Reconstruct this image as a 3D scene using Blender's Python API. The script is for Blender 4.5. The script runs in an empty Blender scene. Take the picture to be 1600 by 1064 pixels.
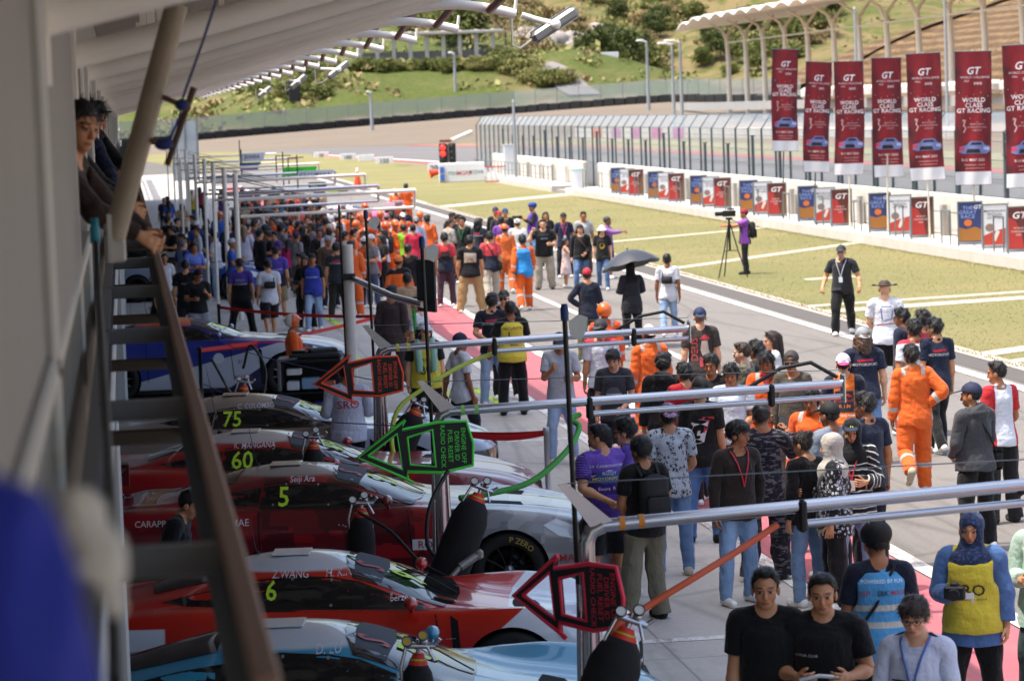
import bpy, math, random
import numpy as np
from mathutils import Vector, Matrix, Quaternion
from mathutils.bvhtree import BVHTree
random.seed(7)
rng = np.random.default_rng(11)
S = bpy.context.scene
COL = S.collection
rad = math.radians
# ------------------------------------------------------------------ camera
CAM_F, CAM_VX, CAM_VY, CAM_R, CAM_H = 4700.0, 190.0, 188.0, 0.037, 4.65
Yc = np.array([CAM_VX-800, 532-CAM_VY, -CAM_F]); Yc /= np.linalg.norm(Yc)
Zc = np.array([-CAM_R, 1.0, 0.0]); Zc[2] = -(Yc[0]*Zc[0]+Yc[1]*Zc[1])/Yc[2]; Zc /= np.linalg.norm(Zc)
Xc = np.cross(Yc, Zc)
CM = np.array([Xc, Yc, Zc])
cam_d = bpy.data.cameras.new("camera"); cam = bpy.data.objects.new("camera", cam_d); COL.objects.link(cam)
cam.matrix_world = Matrix([list(CM[i])+[[0, 0, CAM_H][i]] for i in range(3)]+[[0, 0, 0, 1]])
cam_d.sensor_width = 36.0; cam_d.lens = CAM_F/1600*36.0
cam_d.clip_start = 0.1; cam_d.clip_end = 9000
cam_d.dof.use_dof = True; cam_d.dof.focus_distance = 27.5; cam_d.dof.aperture_fstop = 4.5
S.camera = cam
K = CAM_F/2800.0            # distances down the lane below are written in units of K metres
def ray(px, py): return CM @ np.array([px-800, 532-py, -CAM_F])
def onz(px, py, z=0.0):
    d = ray(px, py); t = (z-CAM_H)/d[2]; return np.array([0, 0, CAM_H])+t*d
def onx(px, py, X):
    d = ray(px, py); return np.array([0, 0, CAM_H])+d*(X/d[0])
def ony(px, py, Y):
    d = ray(px, py); return np.array([0, 0, CAM_H])+d*(Y*K/d[1])
# ------------------------------------------------------------------ light
SUN_EL, SUN_AZ = rad(68), rad(-97)      # azimuth from +Y towards +X
w = bpy.data.worlds.new("World"); S.world = w; w.use_nodes = True
nt = w.node_tree; bg = nt.nodes["Background"]
sky = nt.nodes.new("ShaderNodeTexSky"); sky.sky_type = 'NISHITA'; sky.sun_disc = False
sky.sun_elevation = SUN_EL; sky.sun_rotation = SUN_AZ; sky.dust_density = 4.5; sky.air_density = 1.0; sky.ozone_density = 0.4
nt.links.new(sky.outputs[0], bg.inputs[0]); bg.inputs[1].default_value = 0.15
sl = bpy.data.lights.new("sun", 'SUN'); sl.energy = 2.1; sl.angle = rad(0.53); sl.color = (1, 0.95, 0.87)
sun = bpy.data.objects.new("sun", sl); COL.objects.link(sun)
sdir = Vector((math.sin(SUN_AZ)*math.cos(SUN_EL), math.cos(SUN_AZ)*math.cos(SUN_EL), math.sin(SUN_EL)))
sun.rotation_euler = sdir.to_track_quat('Z', 'Y').to_euler(); sun.location = sdir*100
S.view_settings.view_transform = 'Standard'; S.view_settings.look = 'None'
S.view_settings.exposure = 1.33; S.view_settings.gamma = 1.0
S.render.engine = 'CYCLES'
S.cycles.max_bounces = 8; S.cycles.diffuse_bounces = 6; S.cycles.glossy_bounces = 3; S.cycles.transparent_max_bounces = 12
S.cycles.caustics_reflective = False; S.cycles.caustics_refractive = False
S.cycles.use_denoising = True
# ------------------------------------------------------------------ materials
MATS = {}
def srgb(h):
    if isinstance(h, str):
        h = h.lstrip('#'); c = [int(h[i:i+2], 16)/255 for i in (0, 2, 4)]
        return tuple((x/12.92 if x <= .04045 else ((x+.055)/1.055)**2.4) for x in c)
    return tuple(h)
class NG:
    """small helper around one material's node tree"""
    def __init__(s, name):
        s.m = bpy.data.materials.new(name); s.m.use_nodes = True
        s.t = s.m.node_tree; s.b = s.t.nodes["Principled BSDF"]
    def n(s, typ, **kw):
        x = s.t.nodes.new("ShaderNode"+typ)
        for k, v in kw.items():
            if k.startswith('i_'):
                k2 = k[2:]; k2 = int(k2) if k2.isdigit() else k2
                s.put(x.inputs[k2], v)
            else: setattr(x, k, v)
        return x
    def put(s, inp, v):
        if hasattr(v, 'is_output') or isinstance(v, bpy.types.NodeSocket): s.t.links.new(v, inp)
        else:
            if inp.type == 'RGBA' and len(v) == 3: v = tuple(v)+(1,)
            inp.default_value = v
    def math(s, op, a, b=0.0, c=None, clamp=False):
        x = s.n("Math", operation=op, use_clamp=clamp); s.put(x.inputs[0], a); s.put(x.inputs[1], b)
        if c is not None: s.put(x.inputs[2], c)
        return x.outputs[0]
    def mix(s, f, a, b, blend='MIX'):
        x = s.n("Mix", data_type='RGBA', blend_type=blend); s.put(x.inputs[0], f); s.put(x.inputs[6], a); s.put(x.inputs[7], b)
        return x.outputs[2]
    def ramp(s, f, p0, p1):
        x = s.n("MapRange", interpolation_type='SMOOTHSTEP'); s.put(x.inputs[0], f); x.inputs[1].default_value = p0; x.inputs[2].default_value = p1
        return x.outputs[0]
    def noise(s, vec, scale, detail=3, rough=.55):
        x = s.n("TexNoise"); x.inputs['Scale'].default_value = scale; x.inputs['Detail'].default_value = detail; x.inputs['Roughness'].default_value = rough
        if vec is not None: s.put(x.inputs['Vector'], vec)
        return x.outputs[0]
    def bump(s, h, strength=.3, dist=.01):
        x = s.n("Bump"); x.inputs['Strength'].default_value = strength; x.inputs['Distance'].default_value = dist; s.put(x.inputs['Height'], h)
        s.put(s.b.inputs['Normal'], x.outputs[0])
    def objv(s): return s.n("TexCoord").outputs['Object']
    def attr(s, name='rest'): return s.n("Attribute", attribute_name=name).outputs['Vector']
    def xyz(s, v):
        x = s.n("SeparateXYZ"); s.put(x.inputs[0], v); return x.outputs
    def band(s, v, a, b, soft=.004):
        return s.math('MULTIPLY', s.ramp(v, a-soft, a+soft), s.math('SUBTRACT', 1.0, s.ramp(v, b-soft, b+soft)))
    def scalev(s, v, sc):
        x = s.n("Mapping"); x.inputs['Scale'].default_value = sc; s.put(x.inputs[0], v); return x.outputs[0]
def M(name, col, rough=.6, metal=0.0, var=.12, vs=6.0, bump=0.0, bs=40.0, coat=0.0, spec=.5, emit=0.0, alpha=1.0, trans=0.0):
    """plain procedural material: noise-varied colour, roughness and an optional bump"""
    if name in MATS: return MATS[name]
    g = NG(name); c = srgb(col); b = g.b
    v = g.objv(); n1 = g.noise(v, vs, 4)
    lo = tuple(x*(1-var) for x in c); hi = tuple(min(1, x*(1+var)) for x in c)
    g.put(b.inputs['Base Color'], g.mix(n1, lo, hi))
    g.put(b.inputs['Roughness'], g.math('MULTIPLY_ADD', n1, .16, max(0, rough-.08), clamp=True))
    b.inputs['Metallic'].default_value = metal; b.inputs['Specular IOR Level'].default_value = spec
    b.inputs['Coat Weight'].default_value = coat; b.inputs['Coat Roughness'].default_value = .04
    if bump: g.bump(g.noise(v, bs, 4), bump, .01)
    if emit:
        b.inputs['Emission Color'].default_value = c+(1,); b.inputs['Emission Strength'].default_value = emit
    if alpha < 1: b.inputs['Alpha'].default_value = alpha
    if trans: b.inputs['Transmission Weight'].default_value = trans
    MATS[name] = g.m
    return g.m
# ------------------------------------------------------------------ mesh helpers
def mesh_obj(name, v, f, m=None, parent=None, smooth=False, mi=None, rest=None):
    me = bpy.data.meshes.new(name)
    v = np.asarray(v, dtype=np.float32)
    if isinstance(f, np.ndarray) and f.ndim == 2:
        k = f.shape[1]; nf = len(f)
        me.vertices.add(len(v)); me.vertices.foreach_set('co', v.ravel())
        me.loops.add(nf*k); me.loops.foreach_set('vertex_index', f.astype(np.int32).ravel())
        me.polygons.add(nf); me.polygons.foreach_set('loop_start', np.arange(nf, dtype=np.int32)*k)
        me.update(calc_edges=True)
    else:
        me.from_pydata([tuple(map(float, x)) for x in v], [], f); me.update()
    if smooth: me.polygons.foreach_set('use_smooth', np.ones(len(me.polygons), dtype=bool))
    if m is not None:
        for mm in (m if isinstance(m, (list, tuple)) else [m]): me.materials.append(mm)
    if mi is not None: me.polygons.foreach_set('material_index', np.asarray(mi, dtype=np.int32))
    if rest is not None:
        a = me.attributes.new('rest', 'FLOAT_VECTOR', 'POINT'); a.data.foreach_set('vector', np.asarray(rest, dtype=np.float32).ravel())
    o = bpy.data.objects.new(name, me); COL.objects.link(o)
    if parent is not None: o.parent = parent
    return o
def empty(name, loc=(0, 0, 0), rz=0.0):
    o = bpy.data.objects.new(name, None); COL.objects.link(o); o.location = tuple(map(float, loc)); o.rotation_euler = (0, 0, rz); o.empty_display_size = .2
    return o
def tag(o, label=None, cat=None, group=None, kind=None):
    if label: o['label'] = label
    if cat: o['category'] = cat
    if group: o['group'] = group
    if kind: o['kind'] = kind
    return o
class MB:
    """collects simple shapes and links them as ONE mesh object"""
    def __init__(s): s.v = []; s.f = []; s.mi = []; s.cur = 0; s.sm = []
    def add(s, v, f, smooth=False):
        b = len(s.v); s.v += [tuple(map(float, p)) for p in v]; s.f += [tuple(i+b for i in q) for q in f]; s.mi += [s.cur]*len(f); s.sm += [smooth]*len(f); return s
    def box(s, c, d, rz=0.0, bev=0.0, rot=None):
        hx, hy, hz = d[0]/2, d[1]/2, d[2]/2; b = min(bev, hx*.9, hy*.9, hz*.9)
        R = rot if rot is not None else Matrix.Rotation(rz, 3, 'Z')
        if b <= 0:
            P = [(x, y, z) for z in (-hz, hz) for x, y in ((-hx, -hy), (hx, -hy), (hx, hy), (-hx, hy))]
            F = [(3, 2, 1, 0), (4, 5, 6, 7), (0, 1, 5, 4), (1, 2, 6, 5), (2, 3, 7, 6), (3, 0, 4, 7)]
        else:
            P = []; F = []
            for z, i in ((-hz, b), (-hz+b, 0), (hz-b, 0), (hz, b)):
                for x, y in ((-hx+i+b, -hy+i), (hx-i-b, -hy+i), (hx-i, -hy+i+b), (hx-i, hy-i-b), (hx-i-b, hy-i), (-hx+i+b, hy-i), (-hx+i, hy-i-b), (-hx+i, -hy+i+b)): P.append((x, y, z))
            F = [tuple(range(7, -1, -1)), tuple(range(24, 32))]
            for k in range(3):
                for j in range(8): F.append((k*8+j, k*8+(j+1) % 8, k*8+8+(j+1) % 8, k*8+8+j))
        c = Vector(tuple(map(float, c)))
        return s.add([R @ Vector(p)+c for p in P], F)
    def tube(s, pts, r, n=10, cap=True, r2=None):
        pts = [Vector(tuple(map(float, p))) for p in pts]; N = len(pts); ring = []
        prev = None
        for i, p in enumerate(pts):
            t = (pts[min(i+1, N-1)]-pts[max(i-1, 0)]).normalized()
            if prev is None:
                a = Vector((0, 0, 1)) if abs(t.z) < .9 else Vector((1, 0, 0)); u = t.cross(a).normalized()
            else: u = (prev-t*prev.dot(t)).normalized()
            prev = u; v = t.cross(u)
            rr = r if r2 is None else r+(r2-r)*i/(N-1)
            if isinstance(r, (list, tuple)): rr = r[i]
            ring.append([p+(u*math.cos(2*math.pi*k/n)+v*math.sin(2*math.pi*k/n))*rr for k in range(n)])
        P = [q for R_ in ring for q in R_]; F = []
        for i in range(N-1):
            for k in range(n): F.append((i*n+k, i*n+(k+1) % n, (i+1)*n+(k+1) % n, (i+1)*n+k))
        s.add(P, F, True)
        if cap: s.add(ring[0], [tuple(range(n-1, -1, -1))]); s.add(ring[-1], [tuple(range(n))])
        return s
    def lathe(s, prof, c=(0, 0, 0), n=20, rot=None):
        R = rot if rot is not None else Matrix.Identity(3); c = Vector(tuple(map(float, c)))
        P = []; F = []; k = len(prof)
        for j in range(n):
            a = 2*math.pi*j/n
            for r, z in prof: P.append(R @ Vector((r*math.cos(a), r*math.sin(a), z))+c)
        for j in range(n):
            for i in range(k-1): F.append((j*k+i, ((j+1) % n)*k+i, ((j+1) % n)*k+i+1, j*k+i+1))
        return s.add(P, F, True)
    def ball(s, c, r, n=12, m=8):
        pr = [(math.sin(math.pi*i/m), -math.cos(math.pi*i/m)) for i in range(m+1)]
        r = r if isinstance(r, (tuple, list)) else (r, r, r)
        P = []; F = []
        for j in range(n):
            a = 2*math.pi*j/n
            for q, z in pr: P.append((c[0]+r[0]*q*math.cos(a), c[1]+r[1]*q*math.sin(a), c[2]+r[2]*z))
        for j in range(n):
            for i in range(m): F.append((j*(m+1)+i, ((j+1) % n)*(m+1)+i, ((j+1) % n)*(m+1)+i+1, j*(m+1)+i+1))
        return s.add(P, F, True)
    def prism(s, poly, z0, z1, frame=None):
        """extrude a 2D polygon; frame maps (x,y,z)->world"""
        fr = frame or (lambda x, y, z: (x, y, z)); n = len(poly)
        a = [fr(x, y, z0) for x, y in poly]; b = [fr(x, y, z1) for x, y in poly]
        return s.add(a+b, [tuple(range(n-1, -1, -1)), tuple(range(n, 2*n))]+[(i, (i+1) % n, n+(i+1) % n, n+i) for i in range(n)])
    def quad(s, a, b, c, d): return s.add([a, b, c, d], [(0, 1, 2, 3)])
    def build(s, name, m=None, parent=None):
        o = mesh_obj(name, s.v, s.f, m, parent, mi=s.mi if any(s.mi) else None)
        o.data.polygons.foreach_set('use_smooth', np.array(s.sm, dtype=bool)); return o
def grid(name, xs, ys, zf, m, parent=None, smooth=True):
    X, Y = np.meshgrid(xs, ys); Z = zf(X, Y); nx, ny = len(xs), len(ys)
    v = np.stack([X, Y, Z], -1).reshape(-1, 3)
    i = (np.arange(ny-1)[:, None]*nx+np.arange(nx-1)[None]).ravel()
    return mesh_obj(name, v, np.stack([i, i+1, i+nx+1, i+nx], 1), m, parent, smooth)
# text and outline decals: 2D triangles that can be thrown onto a surface
_tc = {}
def text2d(txt, size=1.0, bold=0.0, shear=0.0, res=2, spacing=1.0):
    """returns (verts Nx2 centred, faces) of a text"""
    key = (txt, bold, shear, res, spacing)
    if key not in _tc:
        cu = bpy.data.curves.new('t', 'FONT'); cu.body = txt; cu.size = 1.0; cu.offset = bold; cu.shear = shear; cu.resolution_u = res
        cu.align_x = 'CENTER'; cu.align_y = 'CENTER'; cu.fill_mode = 'FRONT'; cu.space_character = spacing
        o = bpy.data.objects.new('t', cu); COL.objects.link(o)
        me = o.to_mesh()
        v = np.array([p.co[:2] for p in me.vertices], dtype=float).reshape(-1, 2); f = [tuple(p.vertices) for p in me.polygons]
        o.to_mesh_clear(); bpy.data.objects.remove(o); bpy.data.curves.remove(cu)
        v = v-(v.max(0)+v.min(0))/2 if len(v) else v
        _tc[key] = (v, f)
    v, f = _tc[key]
    return v*size, f
def place(d2, fr, name, m, parent=None, smooth=False):
    """put a 2D decal in space with fr(u,v)->xyz"""
    v, f = d2
    return mesh_obj(name, [fr(a, b) for a, b in v], f, m, parent, smooth)
def merge2(parts):
    V = []; F = []
    for v, f, dx, dy in parts:
        b = len(V); V += [(a+dx, c+dy) for a, c in v]; F += [tuple(i+b for i in q) for q in f]
    return np.array(V), F
def poly2(poly, step=.05):
    """triangulated, finely cut 2D polygon"""
    import bmesh
    bm = bmesh.new(); vs = [bm.verts.new((x, y, 0)) for x, y in poly]; bm.faces.new(vs)
    pts = np.array(poly); lo = pts.min(0); hi = pts.max(0)
    for ax in (0, 1):
        for t in np.arange(lo[ax]+step*.5, hi[ax], step):
            co = [0, 0, 0]; no = [0, 0, 0]; co[ax] = t; no[ax] = 1
            bmesh.ops.bisect_plane(bm, geom=bm.verts[:]+bm.edges[:]+bm.faces[:], plane_co=co, plane_no=no)
    bmesh.ops.triangulate(bm, faces=[f for f in bm.faces if len(f.verts) > 4])
    bm.verts.index_update()
    v = np.array([p.co[:2] for p in bm.verts]); f = [tuple(q.index for q in p.verts) for p in bm.faces]; bm.free()
    return v, f
def circ(r, n=24, cx=0, cy=0, ry=None): return [(cx+r*math.cos(2*math.pi*i/n), cy+(ry or r)*math.sin(2*math.pi*i/n)) for i in range(n)]
# ================================================================== people engine
AD = np.array([math.cos(rad(50)), 0, -math.sin(rad(50))])          # rest direction of the right arm
SH = np.array([.172, -.012, 1.395]); UA, FA = .285, .25
def armp(t, y=0.0, n=0.0, s=1):
    pn = np.array([-math.sin(rad(50)), 0, -math.cos(rad(50))])
    p = SH+AD*t+np.array([0, 1, 0])*y+pn*n
    return np.array([p[0]*s, p[1], p[2]])
class Field:
    def __init__(s, xs, ys, zs):
        s.ax = [np.asarray(xs, float), np.asarray(ys, float), np.asarray(zs, float)]
        s.D = np.full([len(a) for a in s.ax], .5)
    def sub(s, lo, hi):
        sl = []
        for k in range(3):
            i0 = max(0, np.searchsorted(s.ax[k], lo[k])-1); i1 = min(len(s.ax[k]), np.searchsorted(s.ax[k], hi[k])+1)
            if i1 <= i0: return None, None
            sl.append(slice(i0, i1))
        g = np.meshgrid(*[s.ax[k][sl[k]] for k in range(3)], indexing='ij')
        return tuple(sl), g
    def comb(s, sl, d, k, mode=1):
        D = s.D[sl]
        if mode == 1:
            if k <= 0: s.D[sl] = np.minimum(D, d)
            else:
                h = np.clip(.5+.5*(D-d)/k, 0, 1); s.D[sl] = D*(1-h)+d*h-k*h*(1-h)
        else:                                     # smooth subtraction
            d = -d
            if k <= 0: s.D[sl] = np.maximum(D, d)
            else:
                h = np.clip(.5-.5*(D-d)/k, 0, 1); s.D[sl] = D*(1-h)+d*h+k*h*(1-h)
    def cone(s, a, b, ra, rb, k=.02, mode=1):
        a = np.asarray(a, float); b = np.asarray(b, float); m = max(ra, rb)+k+.05
        sl, g = s.sub(np.minimum(a, b)-m, np.maximum(a, b)+m)
        if sl is None: return
        ab = b-a; L = ab@ab
        px, py, pz = g[0]-a[0], g[1]-a[1], g[2]-a[2]
        t = np.clip((px*ab[0]+py*ab[1]+pz*ab[2])/max(L, 1e-9), 0, 1)
        d = np.sqrt((px-ab[0]*t)**2+(py-ab[1]*t)**2+(pz-ab[2]*t)**2)-(ra+(rb-ra)*t)
        s.comb(sl, d, k, mode)
    def ell(s, c, r, k=.02, mode=1, rx=0.0):
        c = np.asarray(c, float); r = np.asarray(r, float); m = r.max()+k+.05
        sl, g = s.sub(c-m, c+m)
        if sl is None: return
        p = [g[i]-c[i] for i in range(3)]
        if rx:
            cs, sn = math.cos(rx), math.sin(rx); p[1], p[2] = p[1]*cs+p[2]*sn, -p[1]*sn+p[2]*cs
        k0 = np.sqrt(sum((p[i]/r[i])**2 for i in range(3))); k1 = np.sqrt(sum((p[i]/r[i]**2)**2 for i in range(3)))
        s.comb(sl, k0*(k0-1)/np.maximum(k1, 1e-6), k, mode)
    def column(s, zt, rx, ry, k=.02, cy=0.0):
        """elliptic column with radii tabulated over z"""
        sl, g = s.sub((-.6, -.5, zt[0]-.05), (.6, .5, zt[-1]+.05))
        RX = np.interp(g[2], zt, rx); RY = np.interp(g[2], zt, ry); CY = np.interp(g[2], zt, cy) if hasattr(cy, '__len__') else cy
        k0 = np.sqrt((g[0]/RX)**2+((g[1]-CY)/RY)**2); d = (k0-1)*np.minimum(RX, RY)
        d = np.maximum(d, np.maximum(zt[0]-g[2], g[2]-zt[-1]))
        s.comb(sl, d, k)
    def cut(s, fn):
        g = np.meshgrid(*s.ax, indexing='ij'); s.D = np.maximum(s.D, fn(g[0], g[1], g[2]))
    def warp(s, amp, fr=9.0, seed=0, zs=1.0):
        r = np.random.default_rng(seed); g = np.meshgrid(*s.ax, indexing='ij'); n = 0
        for i in range(5):
            kx, ky, kz = r.normal(size=3)*fr*(1+.5*i); n = n+np.sin(g[0]*kx+g[1]*ky+g[2]*kz*zs+r.uniform(0, 6))/(1+.4*i)
        s.D = s.D+amp*n*.5
    def nets(s):
        D = s.D; sg = D < 0; nx, ny, nz = D.shape
        c = np.zeros((nx-1, ny-1, nz-1), np.int8)
        for i in (0, 1):
            for j in (0, 1):
                for k in (0, 1): c += sg[i:nx-1+i, j:ny-1+j, k:nz-1+k]
        I = np.argwhere((c > 0) & (c < 8)); idx = -np.ones(c.shape, np.int32); idx[tuple(I.T)] = np.arange(len(I))
        acc = np.zeros((len(I), 3)); cnt = np.zeros(len(I))
        A = s.ax
        for ax in range(3):
            o = [a for a in range(3) if a != ax]
            for i in (0, 1):
                for j in (0, 1):
                    b0 = I.copy(); b0[:, o[0]] += i; b0[:, o[1]] += j; b1 = b0.copy(); b1[:, ax] += 1
                    d0 = D[tuple(b0.T)]; d1 = D[tuple(b1.T)]; m = (d0 < 0) != (d1 < 0)
                    t = d0/np.where(m, d0-d1, 1)
                    p = np.stack([A[q][b0[:, q]] for q in range(3)], 1); p[:, ax] += t*(A[ax][b1[:, ax]]-A[ax][b0[:, ax]])
                    acc[m] += p[m]; cnt[m] += 1
        V = acc/cnt[:, None]; F = []
        for ax in range(3):
            o = [(ax+1) % 3, (ax+2) % 3]
            a0 = [slice(0, -1)]*3; a1 = [slice(0, -1)]*3; a0[ax] = slice(0, -1); a1[ax] = slice(1, None)
            for q in o: a0[q] = slice(1, -1); a1[q] = slice(1, -1)
            e = sg[tuple(a0)] != sg[tuple(a1)]; E = np.argwhere(e)
            if not len(E): continue
            E[:, o[0]] += 1; E[:, o[1]] += 1
            def cell(du, dv):
                q = E.copy(); q[:, o[0]] -= du; q[:, o[1]] -= dv; return idx[tuple(q.T)]
            f = np.stack([cell(1, 1), cell(0, 1), cell(0, 0), cell(1, 0)], 1)
            fl = sg[tuple(E.T)]
            f[~fl] = f[~fl][:, ::-1]; F.append(f)
        F = np.concatenate(F); F = F[(F >= 0).all(1)]
        return V, F
def axis(segs):
    """segs: list of (start, end, step)"""
    out = [segs[0][0]]
    for a, b, st in segs:
        n = max(1, int(round((b-a)/st))); out += list(a+(b-a)*(np.arange(n)+1)/n)
    return np.array(out)
def body_field(F, fem=0):
    F.column([.84, .93, 1.02, 1.12, 1.24, 1.34, 1.41], [.14, .168, .15, .142, .16, .165, .10], [.10, .118, .10, .098, .112, .105, .07], .03)
    F.cone((-.13, -.015, 1.395), (.13, -.015, 1.395), .06, .06, .04)
    F.cone((0, -.018, 1.40), (0, .002, 1.53), .057, .052, .03)
    F.ell((0, -.012, 1.635), (.076, .096, .089), .01); F.ell((0, .028, 1.575), (.061, .062, .082), .02)
    F.ell((0, .058, 1.512), (.034, .03, .026), .025)
    for s in (-1, 1):
        F.cone((0, -.02, 1.475), (s*.13, -.02, 1.415), .045, .048, .03)
        F.ell((s*.036, .052, 1.568), (.026, .026, .03), .02); F.cone((s*.012, .092, 1.622), (s*.045, .078, 1.622), .011, .01, .012)
        F.ell((s*.031, .103, 1.6), (.017, .014, .012), .012, -1); F.ell((s*.031, .084, 1.599), (.0135, .012, .011), .003)
        F.ell((s*.08, -.006, 1.585), (.011, .024, .033), .008)
        F.ell((s*.078, -.05, .9), (.09, .085, .1), .03)
        F.cone((s*.088, 0, .9), (s*.1, .005, .49), .098, .058, .03); F.cone((s*.1, .005, .49), (s*.105, -.02, .085), .055, .038, .02)
        F.ell((s*.102, -.03, .36), (.05, .052, .12), .02); F.cone((s*.105, -.045, .045), (s*.118, .14, .032), .042, .032, .015)
        F.cone(armp(0, s=s), armp(UA, s=s), .056, .041, .03); F.cone(armp(UA, s=s), armp(UA+FA, s=s), .042, .026, .015)
        F.ell(armp(UA+.07, s=s), (.043, .043, .045), .03)
        q = lambda t, y, n: armp(UA+FA+t, y, n, s)
        F.cone(q(.0, 0, 0), q(.05, 0, .0), .024, .022, .015)
        for y in (-.026, -.009, .009, .026): F.cone(q(.02, y*.7, 0), q(.09, y*1.1, .002), .013, .0115, .008)
        for y, L in ((.031, .07), (.0105, .08), (-.0105, .074), (-.031, .057)):
            a = (.09, y, .002); an = 12
            for w_, r0, r1 in ((.44, .0098, .009), (.32, .009, .0084), (.24, .0084, .0072)):
                an += 16; b = (a[0]+L*w_*math.cos(rad(an)), a[1]+(y*.12)*w_, a[2]+L*w_*math.sin(rad(an)))
                F.cone(q(*a), q(*b), r0, r1, .004); a = b
        F.cone(q(.018, .022, .004), q(.05, .05, .016), .0135, .0115, .008); F.cone(q(.05, .05, .016), q(.075, .062, .024), .011, .0095, .004); F.cone(q(.075, .062, .024), q(.096, .066, .03), .0095, .0075, .003)
    F.cone((0, .092, 1.605), (0, .106, 1.566), .0075, .0115, .01); F.ell((0, .099, 1.56), (.017, .011, .008), .008)
    F.ell((0, .086, 1.535), (.024, .012, .006), .006); F.ell((0, .084, 1.524), (.021, .012, .0065), .005)
def mkaxes(hi):
    if hi:
        hx = [(.45, .5, .012), (.5, .67, .0058), (.67, .72, .012)]
        xs = axis([(-b, -a, st) for a, b, st in hx[::-1]]+[(-.45, -.1, .0135), (-.1, .1, .0066), (.1, .45, .0135)]+hx)
        ys = axis([(-.19, -.1, .013), (-.1, .13, .0068), (.13, .22, .012)]); zs = axis([(-.02, .78, .016), (.78, 1.02, .0066), (1.02, 1.46, .013), (1.46, 1.75, .0066)])
    else:
        xs = axis([(-.72, -.49, .011), (-.49, -.1, .025), (-.1, .1, .0155), (.1, .49, .025), (.49, .72, .011)]); ys = axis([(-.19, .22, .0155)])
        zs = axis([(-.02, .78, .032), (.78, 1.0, .011), (1.0, 1.44, .024), (1.44, 1.75, .0145)])
    return xs, ys, zs
def sst(x, a, b):
    t = np.clip((x-a)/(b-a), 0, 1); return t*t*(3-2*t)
BN = ['pelvis', 'chest', 'head', 'ua+', 'fa+', 'ha+', 'f1+', 'f2+', 'ua-', 'fa-', 'ha-', 'f1-', 'f2-', 'th+', 'sh+', 'ft+', 'th-', 'sh-', 'ft-']
BI = {n: i for i, n in enumerate(BN)}
def weights(V, mode=''):
    N = len(V); W = np.zeros((N, len(BN))); x, y, z = V[:, 0], V[:, 1], V[:, 2]
    if mode == 'head': W[:, 2] = 1; return W
    if mode == 'chest': W[:, 1] = 1; return W
    if mode == 'pelvis': W[:, 0] = 1; return W
    ax = np.abs(x); dx, dz = ax-SH[0], z-SH[2]
    t = dx*AD[0]+dz*AD[2]; pr = np.sqrt(np.maximum(dx*dx+dz*dz-t*t, 0)+np.minimum(y-SH[1], 9)**2*.3)
    arm = sst(t, -.05, .09)*(1-sst(pr, .095, .14))*sst(ax, .145, .215)
    arm = np.where((t > .2) & (ax > .27), 1.0, arm)
    if mode in ('noarm', 'skirt', 'hijab'): arm = arm*(.55 if mode == 'noarm' else .35)
    sx = np.where(x > 0, 1, 0)
    spine = sst(z, .97, 1.2); head = sst(z, 1.445, 1.515)*(ax < .14)
    if mode == 'hijab': head = sst(z, 1.44, 1.50)
    core = 1-arm
    W[:, 2] = core*head; W[:, 1] = core*(1-head)*spine; rest = core*(1-head)*(1-spine)
    leg = 1-sst(z, .83, .985)
    sw = .09 if mode == 'skirt' else .03
    right = sst(x, -sw, sw)
    kn = 1-sst(z, .44, .54); an = 1-sst(z, .075, .125)
    if mode == 'trousers': an = an*0
    if mode == 'skirt': kn = kn*.7
    for sg_, wv in (('+', right), ('-', 1-right)):
        L = rest*leg*wv
        W[:, BI['th'+sg_]] = L*(1-kn); W[:, BI['sh'+sg_]] = L*kn*(1-an); W[:, BI['ft'+sg_]] = L*kn*an
    W[:, 0] = rest*(1-leg)
    el = sst(t, UA-.045, UA+.045); wr = sst(t, UA+FA-.02, UA+FA+.02); f1 = sst(t, UA+FA+.082, UA+FA+.1); f2 = sst(t, UA+FA+.118, UA+FA+.134)
    if mode == 'sleeve': wr = wr*0
    for sg_, m in (('+', sx), ('-', 1-sx)):
        a = arm*m
        W[:, BI['ua'+sg_]] = a*(1-el); W[:, BI['fa'+sg_]] = a*el*(1-wr); W[:, BI['ha'+sg_]] = a*el*wr*(1-f1)
        W[:, BI['f1'+sg_]] = a*el*wr*f1*(1-f2); W[:, BI['f2'+sg_]] = a*el*wr*f1*f2
    return W/np.maximum(W.sum(1, keepdims=True), 1e-6)
def arc(a, b):
    a = Vector(a).normalized(); b = Vector(b).normalized(); return np.array(a.rotation_difference(b).to_matrix())
def rot(ax, ang): return np.array(Matrix.Rotation(ang, 3, ax))
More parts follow.
